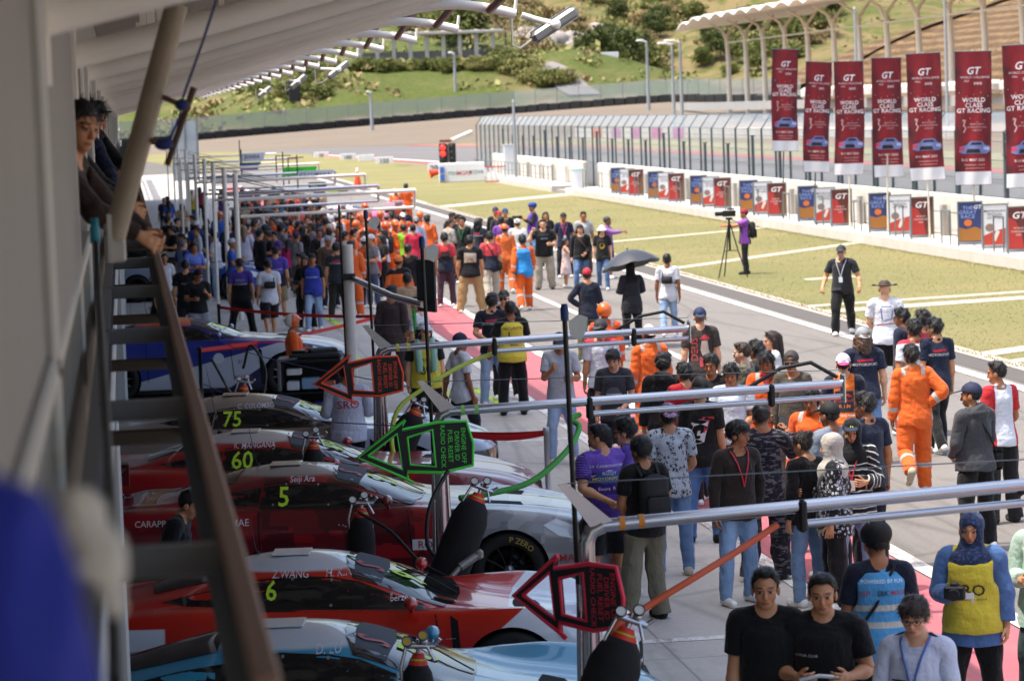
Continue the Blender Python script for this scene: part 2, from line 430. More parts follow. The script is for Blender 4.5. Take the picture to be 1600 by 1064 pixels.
ARMS = {   # upper arm, forearm directions for the right side (x outward)
    'down': ((.2, -.05, -1), (.06, .16, -1), 25), 'hang': ((.14, .02, -1), (.1, .28, -1), 30), 'swing': ((.16, .35, -1), (.0, .75, -1), 35), 'back': ((.18, -.4, -1), (.05, -.15, -1), 30),
    'front': ((.25, .1, -1), (-.42, .9, .05), 45), 'low': ((.22, .12, -1), (-.5, .7, -.55), 40), 'phone': ((.22, .25, -1), (-.42, .75, .5), 60), 'up': ((.3, .6, -.6), (-.3, .6, .9), 50),
    'behind': ((.32, -.35, -1), (-.75, -.42, -.5), 35), 'hip': ((.7, -.3, -.8), (-.75, .2, -.55), 45), 'cross': ((.25, .25, -1), (-.9, .55, .12), 40), 'ear': ((.5, .45, -.65), (-.25, .05, 1), 55),
    'raise': ((.5, .5, .5), (.0, .4, 1), 45), 'reach': ((.15, .9, -.35), (0, 1, .05), 35), 'side': ((.42, .02, -1), (.12, .55, -.62), 40), 'pocket': ((.38, -.22, -1), (-.12, .2, -1), 60), 'strap': ((.3, .1, -1), (-.35, .5, .8), 70),
    'rail': ((.1, .9, -.45), (-.3, 1, -.1), 50), 'wave': ((.8, .2, .1), (.1, .3, 1), 10)}
LEGS = {'stand': (((.05, .02, -1), (.03, -.02, -1)), ((.05, -.02, -1), (.03, -.03, -1))), 'wide': (((.16, .02, -1), (.12, -.02, -1)), ((.16, -.02, -1), (.12, -.03, -1))),
        'walk': (((.03, .36, -1), (.02, .05, -1)), ((.03, -.22, -1), (.02, -.55, -1))), 'walk2': (((.03, -.2, -1), (.02, -.5, -1)), ((.03, .34, -1), (.02, .06, -1))),
        'kick': (((.03, .25, -1), (.02, .02, -1)), ((.03, -.12, -1), (.02, -1.4, -.7))), 'lean': (((.02, .1, -1), (.05, -.08, -1)), ((.14, -.02, -1), (.1, .02, -1))),
        'sit': (((.12, 1, -.1), (.05, .05, -1)), ((.12, 1, -.1), (.05, .05, -1))), 'kneel': (((.1, .8, -.7), (.0, -.9, -.5)), ((.1, .6, -.9), (0, -.9, -.5)))}
def pose_bones(arm_r='down', arm_l='down', legs='stand', lean=0.0, twist=0.0, hyaw=0.0, hpitch=0.0, hroll=0.0, curl=None):
    R = {}; T = {}
    def setb(n, r, pivot_rest, pivot_now): R[n] = r; T[n] = pivot_now-r@pivot_rest
    I = np.eye(3); P0 = np.array([0, 0, 1.05]); setb('pelvis', I, P0, P0)
    rc = rot('Z', twist)@rot('X', -lean); setb('chest', rc, P0, P0)
    nk = np.array([0, -.012, 1.455]); rh = rc@rot('X', lean*.7)@rot('Z', -hyaw)@rot('X', -hpitch)@rot('Y', hroll); setb('head', rh, nk, T['chest']+rc@nk)
    for sg_, s, a in (('+', 1, arm_r), ('-', -1, arm_l)):
        u, f, cu = ARMS[a] if isinstance(a, str) else a
        m = lambda d: np.array([d[0]*s, d[1], d[2]])
        d0 = m(AD); ru = rc@arc(d0, m(u)); s0 = armp(0, s=s); setb('ua'+sg_, ru, s0, T['chest']+rc@s0)
        e0 = armp(UA, s=s); rf = arc(ru@d0, rc@m(f))@ru; setb('fa'+sg_, rf, e0, T['ua'+sg_]+ru@e0)
        w0 = armp(UA+FA, s=s); setb('ha'+sg_, rf, w0, T['fa'+sg_]+rf@w0)
        c = rad((cu if curl is None else curl)-20); k1 = armp(UA+FA+.09, s=s); r1 = rf@rot('Y', c*s); setb('f1'+sg_, r1, k1, T['ha'+sg_]+rf@k1)
        k2 = armp(UA+FA+.124, 0, .012, s=s); r2 = r1@rot('Y', c*1.2*s); setb('f2'+sg_, r2, k2, T['f1'+sg_]+r1@k2)
    L = LEGS[legs] if isinstance(legs, str) else legs
    for (sg_, s), (th, sh) in zip((('+', 1), ('-', -1)), L):
        h0 = np.array([s*.088, 0, .92]); m = lambda d: (d[0]*s, d[1], d[2])
        rt = arc((0, 0, -1), m(th)); setb('th'+sg_, rt, h0, h0); k0 = np.array([s*.1, .005, .49]); rs = arc((0, 0, -1), m(sh)); setb('sh'+sg_, rs, k0, T['th'+sg_]+rt@k0)
        a0 = np.array([s*.105, -.02, .085]); fp = max(0, math.atan2(-sh[1], -sh[2])-.25) if sh[2] < 0 else 1.2
        setb('ft'+sg_, rot('X', -fp*.9), a0, T['sh'+sg_]+rs@a0)
    return np.stack([R[n] for n in BN]), np.stack([T[n] for n in BN])
def skin(V, W, B):
    R, T = B; out = np.zeros_like(V)
    for b in range(len(BN)):
        w_ = W[:, b]; m = w_ > 1e-4
        if m.any(): out[m] += w_[m, None]*(V[m]@R[b].T+T[b])
    return out
# ---- templates (rest mesh + weights), made once in a fine and a coarse version
TPL = {}
def tpl(name, hi=True):
    key = (name, hi)
    if key in TPL: return TPL[key]
    mode = ''
    st = .0125 if hi else .024
    if name == 'body':
        F = Field(*mkaxes(hi)); body_field(F)
    else:
        hd = name in HEADGEAR
        if hd:
            st = .0085 if hi else .016
            F = Field(axis([(-.24, .24, st)]), axis([(-.26, .3, st)]), axis([(1.15 if name in ('long', 'hijab', 'wavy') else 1.44, 1.86, st)]))
        else:
            low = name in ('trousers', 'overall', 'jeans', 'abaya', 'joggers'); mid = name in ('shorts', 'dress')
            leg = name in ('trousers', 'jeans', 'shorts', 'joggers')
            x1 = .3 if (leg or name in ('vest', 'bib', 'dress', 'abaya')) else (.62 if name in ('longsleeve', 'hoodie', 'overall', 'blouse') else .46)
            F = Field(axis([(-x1, x1, st)]), axis([(-.27, .29, st)]), axis([(.0 if low else (.36 if mid else .72), 1.06 if leg else 1.54, st)]))
            if name == 'shoe+' or name == 'shoe-': F = Field(axis([(.03, .2, .01)] if name[-1] == '+' else [(-.2, -.03, .01)]), axis([(-.14, .22, .01)]), axis([(-.02, .16, .01)]))
        mode = GARM[name](F) or ''
    V, Q = F.nets()
    if name not in HEADGEAR and name != 'body' and not name.startswith('shoe'):      # relax cloth a little
        for _ in range(1):
            acc = np.zeros_like(V); c = np.zeros(len(V))
            for k in range(4):
                a, b = Q[:, k], Q[:, (k+1) % 4]; np.add.at(acc, a, V[b]); np.add.at(acc, b, V[a]); np.add.at(c, a, 1); np.add.at(c, b, 1)
            V = V*.5+.5*acc/np.maximum(c, 1)[:, None]
    if name in ('short', 'crew', 'fluffy', 'fringe', 'long', 'wavy', 'bun'):      # loose strands over the hair mass
        rg = np.random.default_rng(len(name)+7); n_ = (1500 if hi else 350); ids = rg.integers(0, len(V), n_); p = V[ids]; c_ = np.array([0, -.012, 1.63]); nr = p-c_; nr[:, 2] = np.maximum(nr[:, 2], -.02); nr /= np.linalg.norm(nr, axis=1)[:, None]+1e-9
        fl = p-np.array([0, -.03, 1.73]); fl -= nr*(fl*nr).sum(1)[:, None]; fl /= np.linalg.norm(fl, axis=1)[:, None]+1e-6; fl = fl+rg.normal(size=(n_, 3))*.45; sd = np.cross(nr, fl); sd /= np.linalg.norm(sd, axis=1)[:, None]+1e-9
        Lh = {'crew': .012, 'fluffy': .034}.get(name, .026)*rg.uniform(.5, 1.3, n_)[:, None]; wd = .0022 if hi else .004; tip = p+fl*Lh+nr*Lh*(.55 if name in ('crew', 'fluffy') else .28); b0 = len(V)
        V = np.concatenate([V, np.stack([p-sd*wd-nr*.004, p+sd*wd-nr*.004, tip+sd*wd*.3, tip-sd*wd*.3], 1).reshape(-1, 3)]); Q = np.concatenate([Q, b0+np.arange(n_*4).reshape(-1, 4)])
    W = weights(V, mode)
    TPL[key] = (V, Q, W, mode); return TPL[key]
def torso(F, rx=1.0, ry=1.0, hem=.84, top=1.40, belly=0.0):
    F.column([hem, .9, .97, 1.05, 1.15, 1.25, 1.34, top+.01], np.array([.2, .2, .19, .176, .172, .178, .18, .12])*rx, np.array([.158, .158, .146, .13, .125, .132, .124, .085])*ry, .02, cy=[-.006, -.006, .002, .008, .008, .004, -.002, -.012])
    F.cone((-.135, -.015, 1.393), (.135, -.015, 1.393), .069, .069, .035)
    for s in (-1, 1): F.cone((0, -.02, 1.475), (s*.13, -.02, 1.42), .04, .056, .03)
def sleeves(F, t1, r0=.072, r1=.066, r2=.045):
    for s in (-1, 1):
        if t1 <= UA: F.cone(armp(0, s=s), armp(t1+.08, s=s), r0, r1, .03)
        else: F.cone(armp(0, s=s), armp(UA, s=s), r0-.004, r2+.014, .03); F.cone(armp(UA, s=s), armp(UA+FA+.05, s=s), r2+.014, r2, .02)
def armt(x, y, z): return (np.abs(x)-SH[0])*AD[0]+(z-SH[2])*AD[2]
def neckcut(F, r=.07): F.ell((0, .02, 1.505), (r*.88, r*.92, .078), .01, -1)
def trunk(F, sl, hem, wr=.006, nr=.07, rx=1.0, r0=.074, r2=.046, seed=1):
    torso(F, rx, rx, hem); 
    if sl: sleeves(F, sl, r0, r0-.002, r2)
    neckcut(F, nr); F.warp(wr, 11, seed)
    F.cut(lambda x, y, z: np.maximum(hem+.01*np.sin(9*x+seed)-z, np.where((np.abs(x) > .2), armt(x, y, z)-(sl or .06), -1)))
def g_tee(F): trunk(F, .2, .80, seed=1)
def g_polo(F): trunk(F, .2, .82, nr=.064, seed=2); F.cone((0, -.012, 1.455), (0, -.002, 1.468), .068, .066, .004); neckcut(F, .058)
def g_long(F): trunk(F, UA+FA-.01, .80, seed=3)
def g_blouse(F): trunk(F, UA+FA-.03, .70, rx=1.1, r0=.085, r2=.062, seed=4); 
def g_hood(F):
    torso(F, 1.08, 1.08, .82); sleeves(F, UA+FA, .082, .08, .05); F.ell((0, -.1, 1.43), (.11, .06, .09), .03); neckcut(F); F.warp(.009, 11, 5)
    F.cut(lambda x, y, z: np.maximum(.83-z, np.where(np.abs(x) > .2, armt(x, y, z)-(UA+FA-.02), -1)))
def g_vest(F):
    torso(F, 1.16, 1.26, .82); neckcut(F, .085); F.warp(.006, 10, 6)
    F.cut(lambda x, y, z: np.maximum(.82-z, np.where(z > 1.2, np.abs(x)-.165, np.abs(x)-.215))); return 'noarm'
def g_overall(F):
    torso(F, 1.05, 1.05, .8); sleeves(F, UA+FA, .082, .078, .052); legs_(F, .115, .092, .08); F.cone((0, -.014, 1.455), (0, -.004, 1.475), .072, .07, .005); neckcut(F, .062); F.warp(.011, 11, 7)
    F.cut(lambda x, y, z: np.maximum(.055-z, np.where(np.abs(x) > .25, armt(x, y, z)-(UA+FA-.01), -1)))
def legs_(F, a=.11, b=.083, c=.072):
    F.column([.86, .93, 1.0], [.172, .17, .15], [.122, .12, .105], .02)
    for s in (-1, 1):
        F.ell((s*.078, -.045, .9), (.092, .086, .1), .03); F.cone((s*.09, 0, .9), (s*.108, .005, .49), a, b, .02); F.cone((s*.108, .005, .49), (s*.112, -.018, .03), b, c, .008)
def g_trousers(F): legs_(F, .108, .08, .07); F.warp(.009, 11, 8); F.cut(lambda x, y, z: np.maximum(z-1.0, .045-z)); return 'trousers'
def g_jeans(F): legs_(F, .105, .074, .064); F.warp(.007, 12, 9); F.cut(lambda x, y, z: np.maximum(z-1.0, .05-z)); return 'trousers'
def g_jog(F): legs_(F, .115, .09, .082); F.warp(.012, 11, 10); F.cut(lambda x, y, z: np.maximum(z-1.0, .045-z)); return 'trousers'
def g_shorts(F): legs_(F, .122, .105, .1); F.warp(.008, 11, 11); F.cut(lambda x, y, z: np.maximum(z-1.0, .48-z)); return 'trousers'
def g_dress(F):
    F.column([.46, .7, .95, 1.05, 1.15, 1.25, 1.34, 1.41], [.26, .24, .19, .17, .17, .178, .18, .12], [.2, .18, .15, .13, .125, .13, .124, .085], .02)
    F.cone((-.135, -.015, 1.393), (.135, -.015, 1.393), .07, .07, .035); neckcut(F); F.warp(.01, 12, 12); return 'skirt'
def g_abaya(F):
    F.column([.06, .5, .95, 1.05, 1.15, 1.25, 1.34, 1.41], [.25, .24, .2, .185, .18, .185, .19, .12], [.2, .18, .15, .14, .135, .135, .13, .085], .02)
    F.cone((-.135, -.015, 1.393), (.135, -.015, 1.393), .075, .075, .035); neckcut(F); F.warp(.012, 11, 13); return 'skirt'
def g_shoe(s):
    def f(F):
        F.cone((s*.104, -.055, .05), (s*.106, -.02, .075), .046, .048, .02); F.cone((s*.106, -.05, .04), (s*.12, .14, .035), .046, .042, .02); F.cut(lambda x, y, z: np.maximum(.002-z, z-.12))
    return f
def cran(F, g, k=.01): F.ell((0, -.012, 1.637), (.077+g, .097+g, .09+g), k)
def hairline(y): return .010*np.sin(y*210+1.3)*(y > .0)+.006*np.sin(y*90)+np.interp(y, [-.12, -.06, -.015, .012, .03, .055, .1], [1.515, 1.53, 1.575, 1.57, 1.625, 1.668, 1.682])
def g_short(F): cran(F, .015); F.ell((.012, .03, 1.712), (.07, .06, .03), .02); F.warp(.009, 42, 20); F.cut(lambda x, y, z: hairline(y)-z); return 'head'
def g_crew(F): cran(F, .008); F.ell((0, .035, 1.708), (.062, .05, .024), .02); F.warp(.005, 55, 20); F.cut(lambda x, y, z: hairline(y)+.012-z); return 'head'
def g_fluffy(F):
    cran(F, .016); F.ell((0, .045, 1.708), (.075, .055, .032), .02); F.warp(.012, 38, 21); F.cut(lambda x, y, z: hairline(y)-.012-z); return 'head'
def g_fringe(F):
    cran(F, .017); F.ell((.02, .06, 1.69), (.07, .045, .035), .02); F.warp(.006, 30, 22); F.cut(lambda x, y, z: np.where(y > .05, 1.648+.2*x*(x < .06)-z, hairline(y)-.015-z)); return 'head'
def g_longh(F):
    cran(F, .014); F.cone((0, -.07, 1.62), (0, -.105, 1.30), .085, .06, .03); F.cone((.075, -.03, 1.6), (.085, -.04, 1.36), .035, .03, .02); F.cone((-.075, -.03, 1.6), (-.085, -.04, 1.36), .035, .03, .02)
    F.warp(.005, 30, 23, .3); F.cut(lambda x, y, z: np.where(y > .012, hairline(y)-z, -1)); return 'hijab'
def g_wavy(F):
    cran(F, .014); F.cone((0, -.06, 1.6), (0, -.08, 1.47), .1, .085, .03)
    for s in (-1, 1): F.cone((s*.08, -.02, 1.6), (s*.09, -.02, 1.48), .04, .035, .02)
    F.warp(.014, 26, 24); F.cut(lambda x, y, z: np.where(y > .012, hairline(y)-z, -1)); return 'head'
def g_bun(F): cran(F, .009); F.ell((0, -.1, 1.69), (.045, .045, .042), .01); F.warp(.004, 35, 25); F.cut(lambda x, y, z: np.where(y > -.07, hairline(y)-.005-z, 1.54-z)); return 'head'
def capd(F, g=.014): cran(F, g, .002); F.cut(lambda x, y, z: 1.628+.22*(y+.02)-z)
def g_cap(F):
    capd(F); F.ell((0, .118, 1.655), (.078, .078, .007), .008, rx=-.2); F.ell((0, .118, 1.635), (.06, .075, .012), .006, -1, rx=-.2); F.ell((0, -.01, 1.742), (.01, .01, .008), .004); return 'head'
def g_capb(F):
    cran(F, .014, .002); F.cut(lambda x, y, z: 1.628-.14*(y+.02)-z); F.ell((0, -.13, 1.618), (.075, .06, .008), .01, rx=.55); F.ell((0, .078, 1.665), (.03, .03, .018), .004, -1); return 'head'
def g_helmet(F):
    F.ell((0, -.012, 1.64), (.115, .135, .125), .01); F.ell((0, .13, 1.56), (.085, .1, .1), .02, -1); F.cut(lambda x, y, z: np.maximum(1.545+np.where(y > .03, (y-.03)*1.4, 0)-z, -1)); F.ell((0, .095, 1.69), (.09, .06, .008), .01, rx=-.25); return 'head'
def g_bike(F):
    F.ell((0, -.015, 1.665), (.108, .142, .098), .01)
    for k in range(-2, 3): F.cone((k*.04, .1, 1.775-abs(k)*.012), (k*.045, -.14, 1.74-abs(k)*.015), .009, .009, .003, -1)
    F.cut(lambda x, y, z: 1.61+.25*y-z); return 'head'
def g_bucket(F): cran(F, .018, .002); F.cut(lambda x, y, z: 1.65-z); F.lath = 0; F.column([1.615, 1.66], [.145, .098], [.16, .118], .008, cy=-.012); return 'head'
def g_brim(F):
    cran(F, .02, .002); F.ell((0, -.012, 1.755), (.018, .07, .03), .02, -1); F.cut(lambda x, y, z: 1.65-z); F.ell((0, -.012, 1.66), (.175, .17, .009), .01)
    for s in (-1, 1): F.ell((s*.155, -.012, 1.672), (.03, .12, .012), .015)
    return 'head'
def g_beanie(F): cran(F, .02, .002); F.warp(.003, 40, 26); F.cut(lambda x, y, z: 1.62+.12*(y+.02)-z); return 'head'
def g_hijab(F):
    cran(F, .02); F.ell((0, .02, 1.56), (.085, .085, .1), .02); F.cone((0, -.02, 1.53), (0, .0, 1.44), .085, .095, .03); F.ell((0, .0, 1.38), (.185, .135, .1), .05); F.ell((0, .06, 1.33), (.13, .09, .12), .04); F.ell((0, -.08, 1.34), (.13, .06, .13), .04)
    F.warp(.009, 15, 27); F.ell((0, .125, 1.585), (.056, .085, .078), .012, -1); return 'hijab'
GARM = dict(tee=g_tee, polo=g_polo, longsleeve=g_long, blouse=g_blouse, hoodie=g_hood, vest=g_vest, overall=g_overall, trousers=g_trousers, jeans=g_jeans, joggers=g_jog, shorts=g_shorts, dress=g_dress, abaya=g_abaya,
            short=g_short, crew=g_crew, fluffy=g_fluffy, fringe=g_fringe, long=g_longh, wavy=g_wavy, bun=g_bun, cap=g_cap, cap_back=g_capb, helmet=g_helmet, bike=g_bike, bucket=g_bucket, brim=g_brim, beanie=g_beanie, hijab=g_hijab)
GARM['shoe+'] = g_shoe(1); GARM['shoe-'] = g_shoe(-1)
HEADGEAR = {'short', 'crew', 'fluffy', 'fringe', 'long', 'wavy', 'bun', 'cap', 'cap_back', 'helmet', 'bike', 'bucket', 'brim', 'beanie', 'hijab'}
PARTNAME = dict(tee='t_shirt', polo='polo_shirt', longsleeve='shirt', blouse='blouse', hoodie='hoodie', vest='vest', overall='overalls', trousers='trousers', jeans='jeans', joggers='trousers', shorts='shorts', dress='dress', abaya='gown',
                short='hair', crew='hair', fluffy='hair', fringe='hair', long='hair', wavy='hair', bun='hair', cap='cap', cap_back='cap', helmet='helmet', bike='helmet', bucket='hat', brim='hat', beanie='cap', hijab='headscarf')
_bvh = {}
def tbvh(name, hi):
    if (name, hi) not in _bvh:
        V, Q, W, m = tpl(name, hi); _bvh[(name, hi)] = BVHTree.FromPolygons([tuple(p) for p in V], [tuple(map(int, q)) for q in Q])
    return _bvh[(name, hi)]
# ---- cloth and skin materials
def skin_mat(tone):
    name = 'skin_'+str(tone)
    if name in MATS: return MATS[name]
    c = [srgb(x) for x in ('#d9a583', '#c68e68', '#a8704c', '#8a5639', '#b98262')][tone]
    g = NG(name); b = g.b; r = g.attr(); x, y, z = g.xyz(r); axx = g.math('ABSOLUTE', x)
    front = g.ramp(y, .045, .06)
    def ell(cx, cz, rx, rz, soft=.35):
        d = g.math('ADD', g.math('POWER', g.math('DIVIDE', g.math('SUBTRACT', axx, cx), rx), 2.0), g.math('POWER', g.math('DIVIDE', g.math('SUBTRACT', z, cz), rz), 2.0))
        return g.math('MULTIPLY', g.math('SUBTRACT', 1.0, g.ramp(d, 1-soft, 1+soft)), front)
    n = g.math('ADD', g.math('MULTIPLY', g.noise(r, 14, 3), .65), g.math('MULTIPLY', g.noise(r, 70, 4, .7), .35)); base = g.mix(n, tuple(k*.9 for k in c), tuple(min(1, k*1.1) for k in c))
    red = tuple((c[0]*1.02, c[1]*.72, c[2]*.68)); base = g.mix(g.math('MULTIPLY', ell(.036, 1.568, .025, .024, .9), .45), base, red)
    base = g.mix(g.math('MULTIPLY', ell(0, 1.562, .02, .014, .8), .35), base, red)
    base = g.mix(g.math('MULTIPLY', ell(0, 1.53, .025, .012), .75), base, (c[0]*.62, c[1]*.35, c[2]*.34))
    base = g.mix(g.math('MULTIPLY', ell(0, 1.5295, .022, .002, .9), .8), base, (.05, .02, .02))
    base = g.mix(ell(.0315, 1.5985, .016, .0058), base, (.36, .3, .26)); base = g.mix(ell(.0315, 1.5985, .0085, .0062), base, (.015, .01, .008))
    base = g.mix(g.math('MULTIPLY', ell(.032, 1.6065, .019, .0028, .8), .9), base, (.02, .012, .01))
    base = g.mix(g.math('MULTIPLY', ell(.034, 1.6265, .022, .005, .6), .85), base, (.018, .012, .01))
    g.put(b.inputs['Base Color'], base); b.inputs['Roughness'].default_value = .48; b.inputs['Specular IOR Level'].default_value = .4
    b.inputs['Subsurface Weight'].default_value = 0.0
    g.bump(g.noise(r, 160, 2), .08, .003)
    MATS[name] = g.m; return g.m
def cloth(col, pat='plain', c2=None, z=1.25, c3=None, rough=.85):
    key = 'cloth_%s_%s_%s_%s_%s' % (col, pat, c2, z, c3)
    if key in MATS: return MATS[key]
    g = NG('cloth'); b = g.b; r = g.attr(); x, y, zz = g.xyz(r); c = srgb(col)
    n = g.noise(r, 9, 4); base = g.mix(n, tuple(k*.85 for k in c), tuple(min(1, k*1.12) for k in c))
    k2 = srgb(c2) if c2 else (.6, .6, .6)
    t = g.math('MULTIPLY_ADD', g.math('ABSOLUTE', x), float(AD[0]), g.math('MULTIPLY_ADD', zz, float(AD[2]), float(-SH[0]*AD[0]-SH[2]*AD[2])))
    sleeve = g.math('MULTIPLY', g.ramp(g.math('ABSOLUTE', x), .19, .2), 1.0)
    if pat == 'yoke': base = g.mix(g.ramp(zz, z-.004, z+.004), base, k2)
    elif pat == 'sidepanel': base = g.mix(g.ramp(g.math('ABSOLUTE', x), .12, .125), base, k2)
    elif pat == 'overall':
        silver = (.42, .42, .4)
        base = g.mix(g.math('MULTIPLY', g.band(zz, .30, .35), 1.0), base, silver)
        base = g.mix(g.math('MULTIPLY', g.band(t, .37, .42), sleeve), base, silver)
        base = g.mix(g.math('MULTIPLY', g.band(g.math('ABSOLUTE', x), .09, .135), g.ramp(zz, 1.385, 1.40)), base, silver)
        base = g.mix(g.math('MULTIPLY', g.band(zz, 1.0, 1.012), .5), base, tuple(k*.5 for k in c))
    elif pat == 'hivis':
        base = g.mix(g.band(zz, 1.16, 1.2), base, (.55, .53, .48)); base = g.mix(g.band(zz, 1.05, 1.09), base, (.55, .53, .48))
    elif pat == 'camo':
        q = g.noise(g.scalev(r, (7, 7, 22)), 1.6, 3, .5); base = g.mix(g.ramp(q, .53, .545), base, k2); q2 = g.noise(g.scalev(r, (6, 6, 19)), 2.2, 2, .5)
        base = g.mix(g.ramp(q2, .62, .635), base, srgb(c3) if c3 else (.02, .02, .02))
    elif pat == 'floral':
        v = g.n("TexVoronoi"); v.inputs['Scale'].default_value = z if z > 2 else 26; g.put(v.inputs['Vector'], r)
        q = g.noise(r, 55, 3); m_ = g.math('MULTIPLY', g.ramp(g.math('SUBTRACT', .62, v.outputs['Distance']), .15, .2), g.ramp(q, .45, .52)); base = g.mix(m_, base, k2)
    elif pat == 'stripes':
        q = g.math('SINE', g.math('MULTIPLY_ADD', g.noise(r, 6, 2), 7.0, g.math('MULTIPLY', zz, 115.0))); base = g.mix(g.ramp(q, .72, .82), base, k2)
    elif pat == 'denim':
        f = g.math('MULTIPLY', g.band(zz, .5, .85, .12), g.band(g.math('ABSOLUTE', x), .05, .14, .04)); base = g.mix(g.math('MULTIPLY', f, .45), base, tuple(min(1, k*1.5+.05) for k in c))
    elif pat == 'racer':
        base = g.mix(g.ramp(zz, 1.27, 1.275), base, k2); st = g.math('SINE', g.math('MULTIPLY', t, 260.0)); base = g.mix(g.math('MULTIPLY', g.ramp(st, .2, .4), sleeve), base, (.02, .01, .08))
        base = g.mix(g.band(g.math('MULTIPLY_ADD', g.math('ABSOLUTE', x), .35, zz), 1.285, 1.297), base, (.75, .72, .85))
        st2 = g.math('SINE', g.math('MULTIPLY', zz, 330.0)); base = g.mix(g.math('MULTIPLY', g.ramp(st2, .3, .5), g.math('MULTIPLY', g.ramp(g.math('SUBTRACT', 1.07, zz), 0, .004), .7)), base, k2)
    g.put(b.inputs['Base Color'], base); b.inputs['Roughness'].default_value = rough; b.inputs['Specular IOR Level'].default_value = .25
    b.inputs['Sheen Weight'].default_value = .15
    h = g.math('ADD', g.math('ADD', g.noise(g.scalev(r, (1, 1, .5)), 15, 3, .6), g.math('MULTIPLY', g.noise(g.scalev(r, (.6, .6, 1.5)), 7, 2), .9)), g.math('MULTIPLY', g.noise(r, 260, 2), .06)); g.bump(h, .6, .04)
    MATS[key] = g.m; return g.m
def hair_mat(col='#0c0a09'):
    key = 'hair'+col
    if key in MATS: return MATS[key]
    g = NG('hair'); r = g.attr(); n = g.noise(g.scalev(r, (90, 90, 25)), 1, 3, .7); c = srgb(col)
    g.put(g.b.inputs['Base Color'], g.mix(n, tuple(k*.5 for k in c), tuple(min(1, k*1.7+.003) for k in c))); g.b.inputs['Roughness'].default_value = .42; g.bump(n, .5, .02)
    MATS[key] = g.m; return g.m
def hat_mat(col, c2=None, pat='plain', gloss=.75):
    key = 'hat_%s_%s_%s' % (col, c2, pat)
    if key in MATS: return MATS[key]
    g = NG('headwear'); r = g.attr(); x, y, z = g.xyz(r); c = srgb(col); n = g.noise(r, 25, 3)
    base = g.mix(n, tuple(k*.85 for k in c), tuple(min(1, k*1.12) for k in c))
    if c2:
        k2 = srgb(c2)
        if pat == 'brim': base = g.mix(g.ramp(g.math('ABSOLUTE', g.math('ADD', y, .012)), .108, .112), base, k2)
        elif pat == 'band': base = g.mix(g.band(z, 1.655, 1.685), base, k2)
        elif pat == 'floral': base = g.mix(g.ramp(g.noise(r, 70, 3), .5, .56), base, k2)
        elif pat == 'back': base = g.mix(g.ramp(g.math('MULTIPLY', y, -1.0), .02, .03), base, k2)
    g.put(g.b.inputs['Base Color'], base); g.b.inputs['Roughness'].default_value = gloss
    if gloss < .5: g.b.inputs['Coat Weight'].default_value = .6
    else: g.bump(g.noise(r, 120, 2), .2, .01)
    MATS[key] = g.m; return g.m
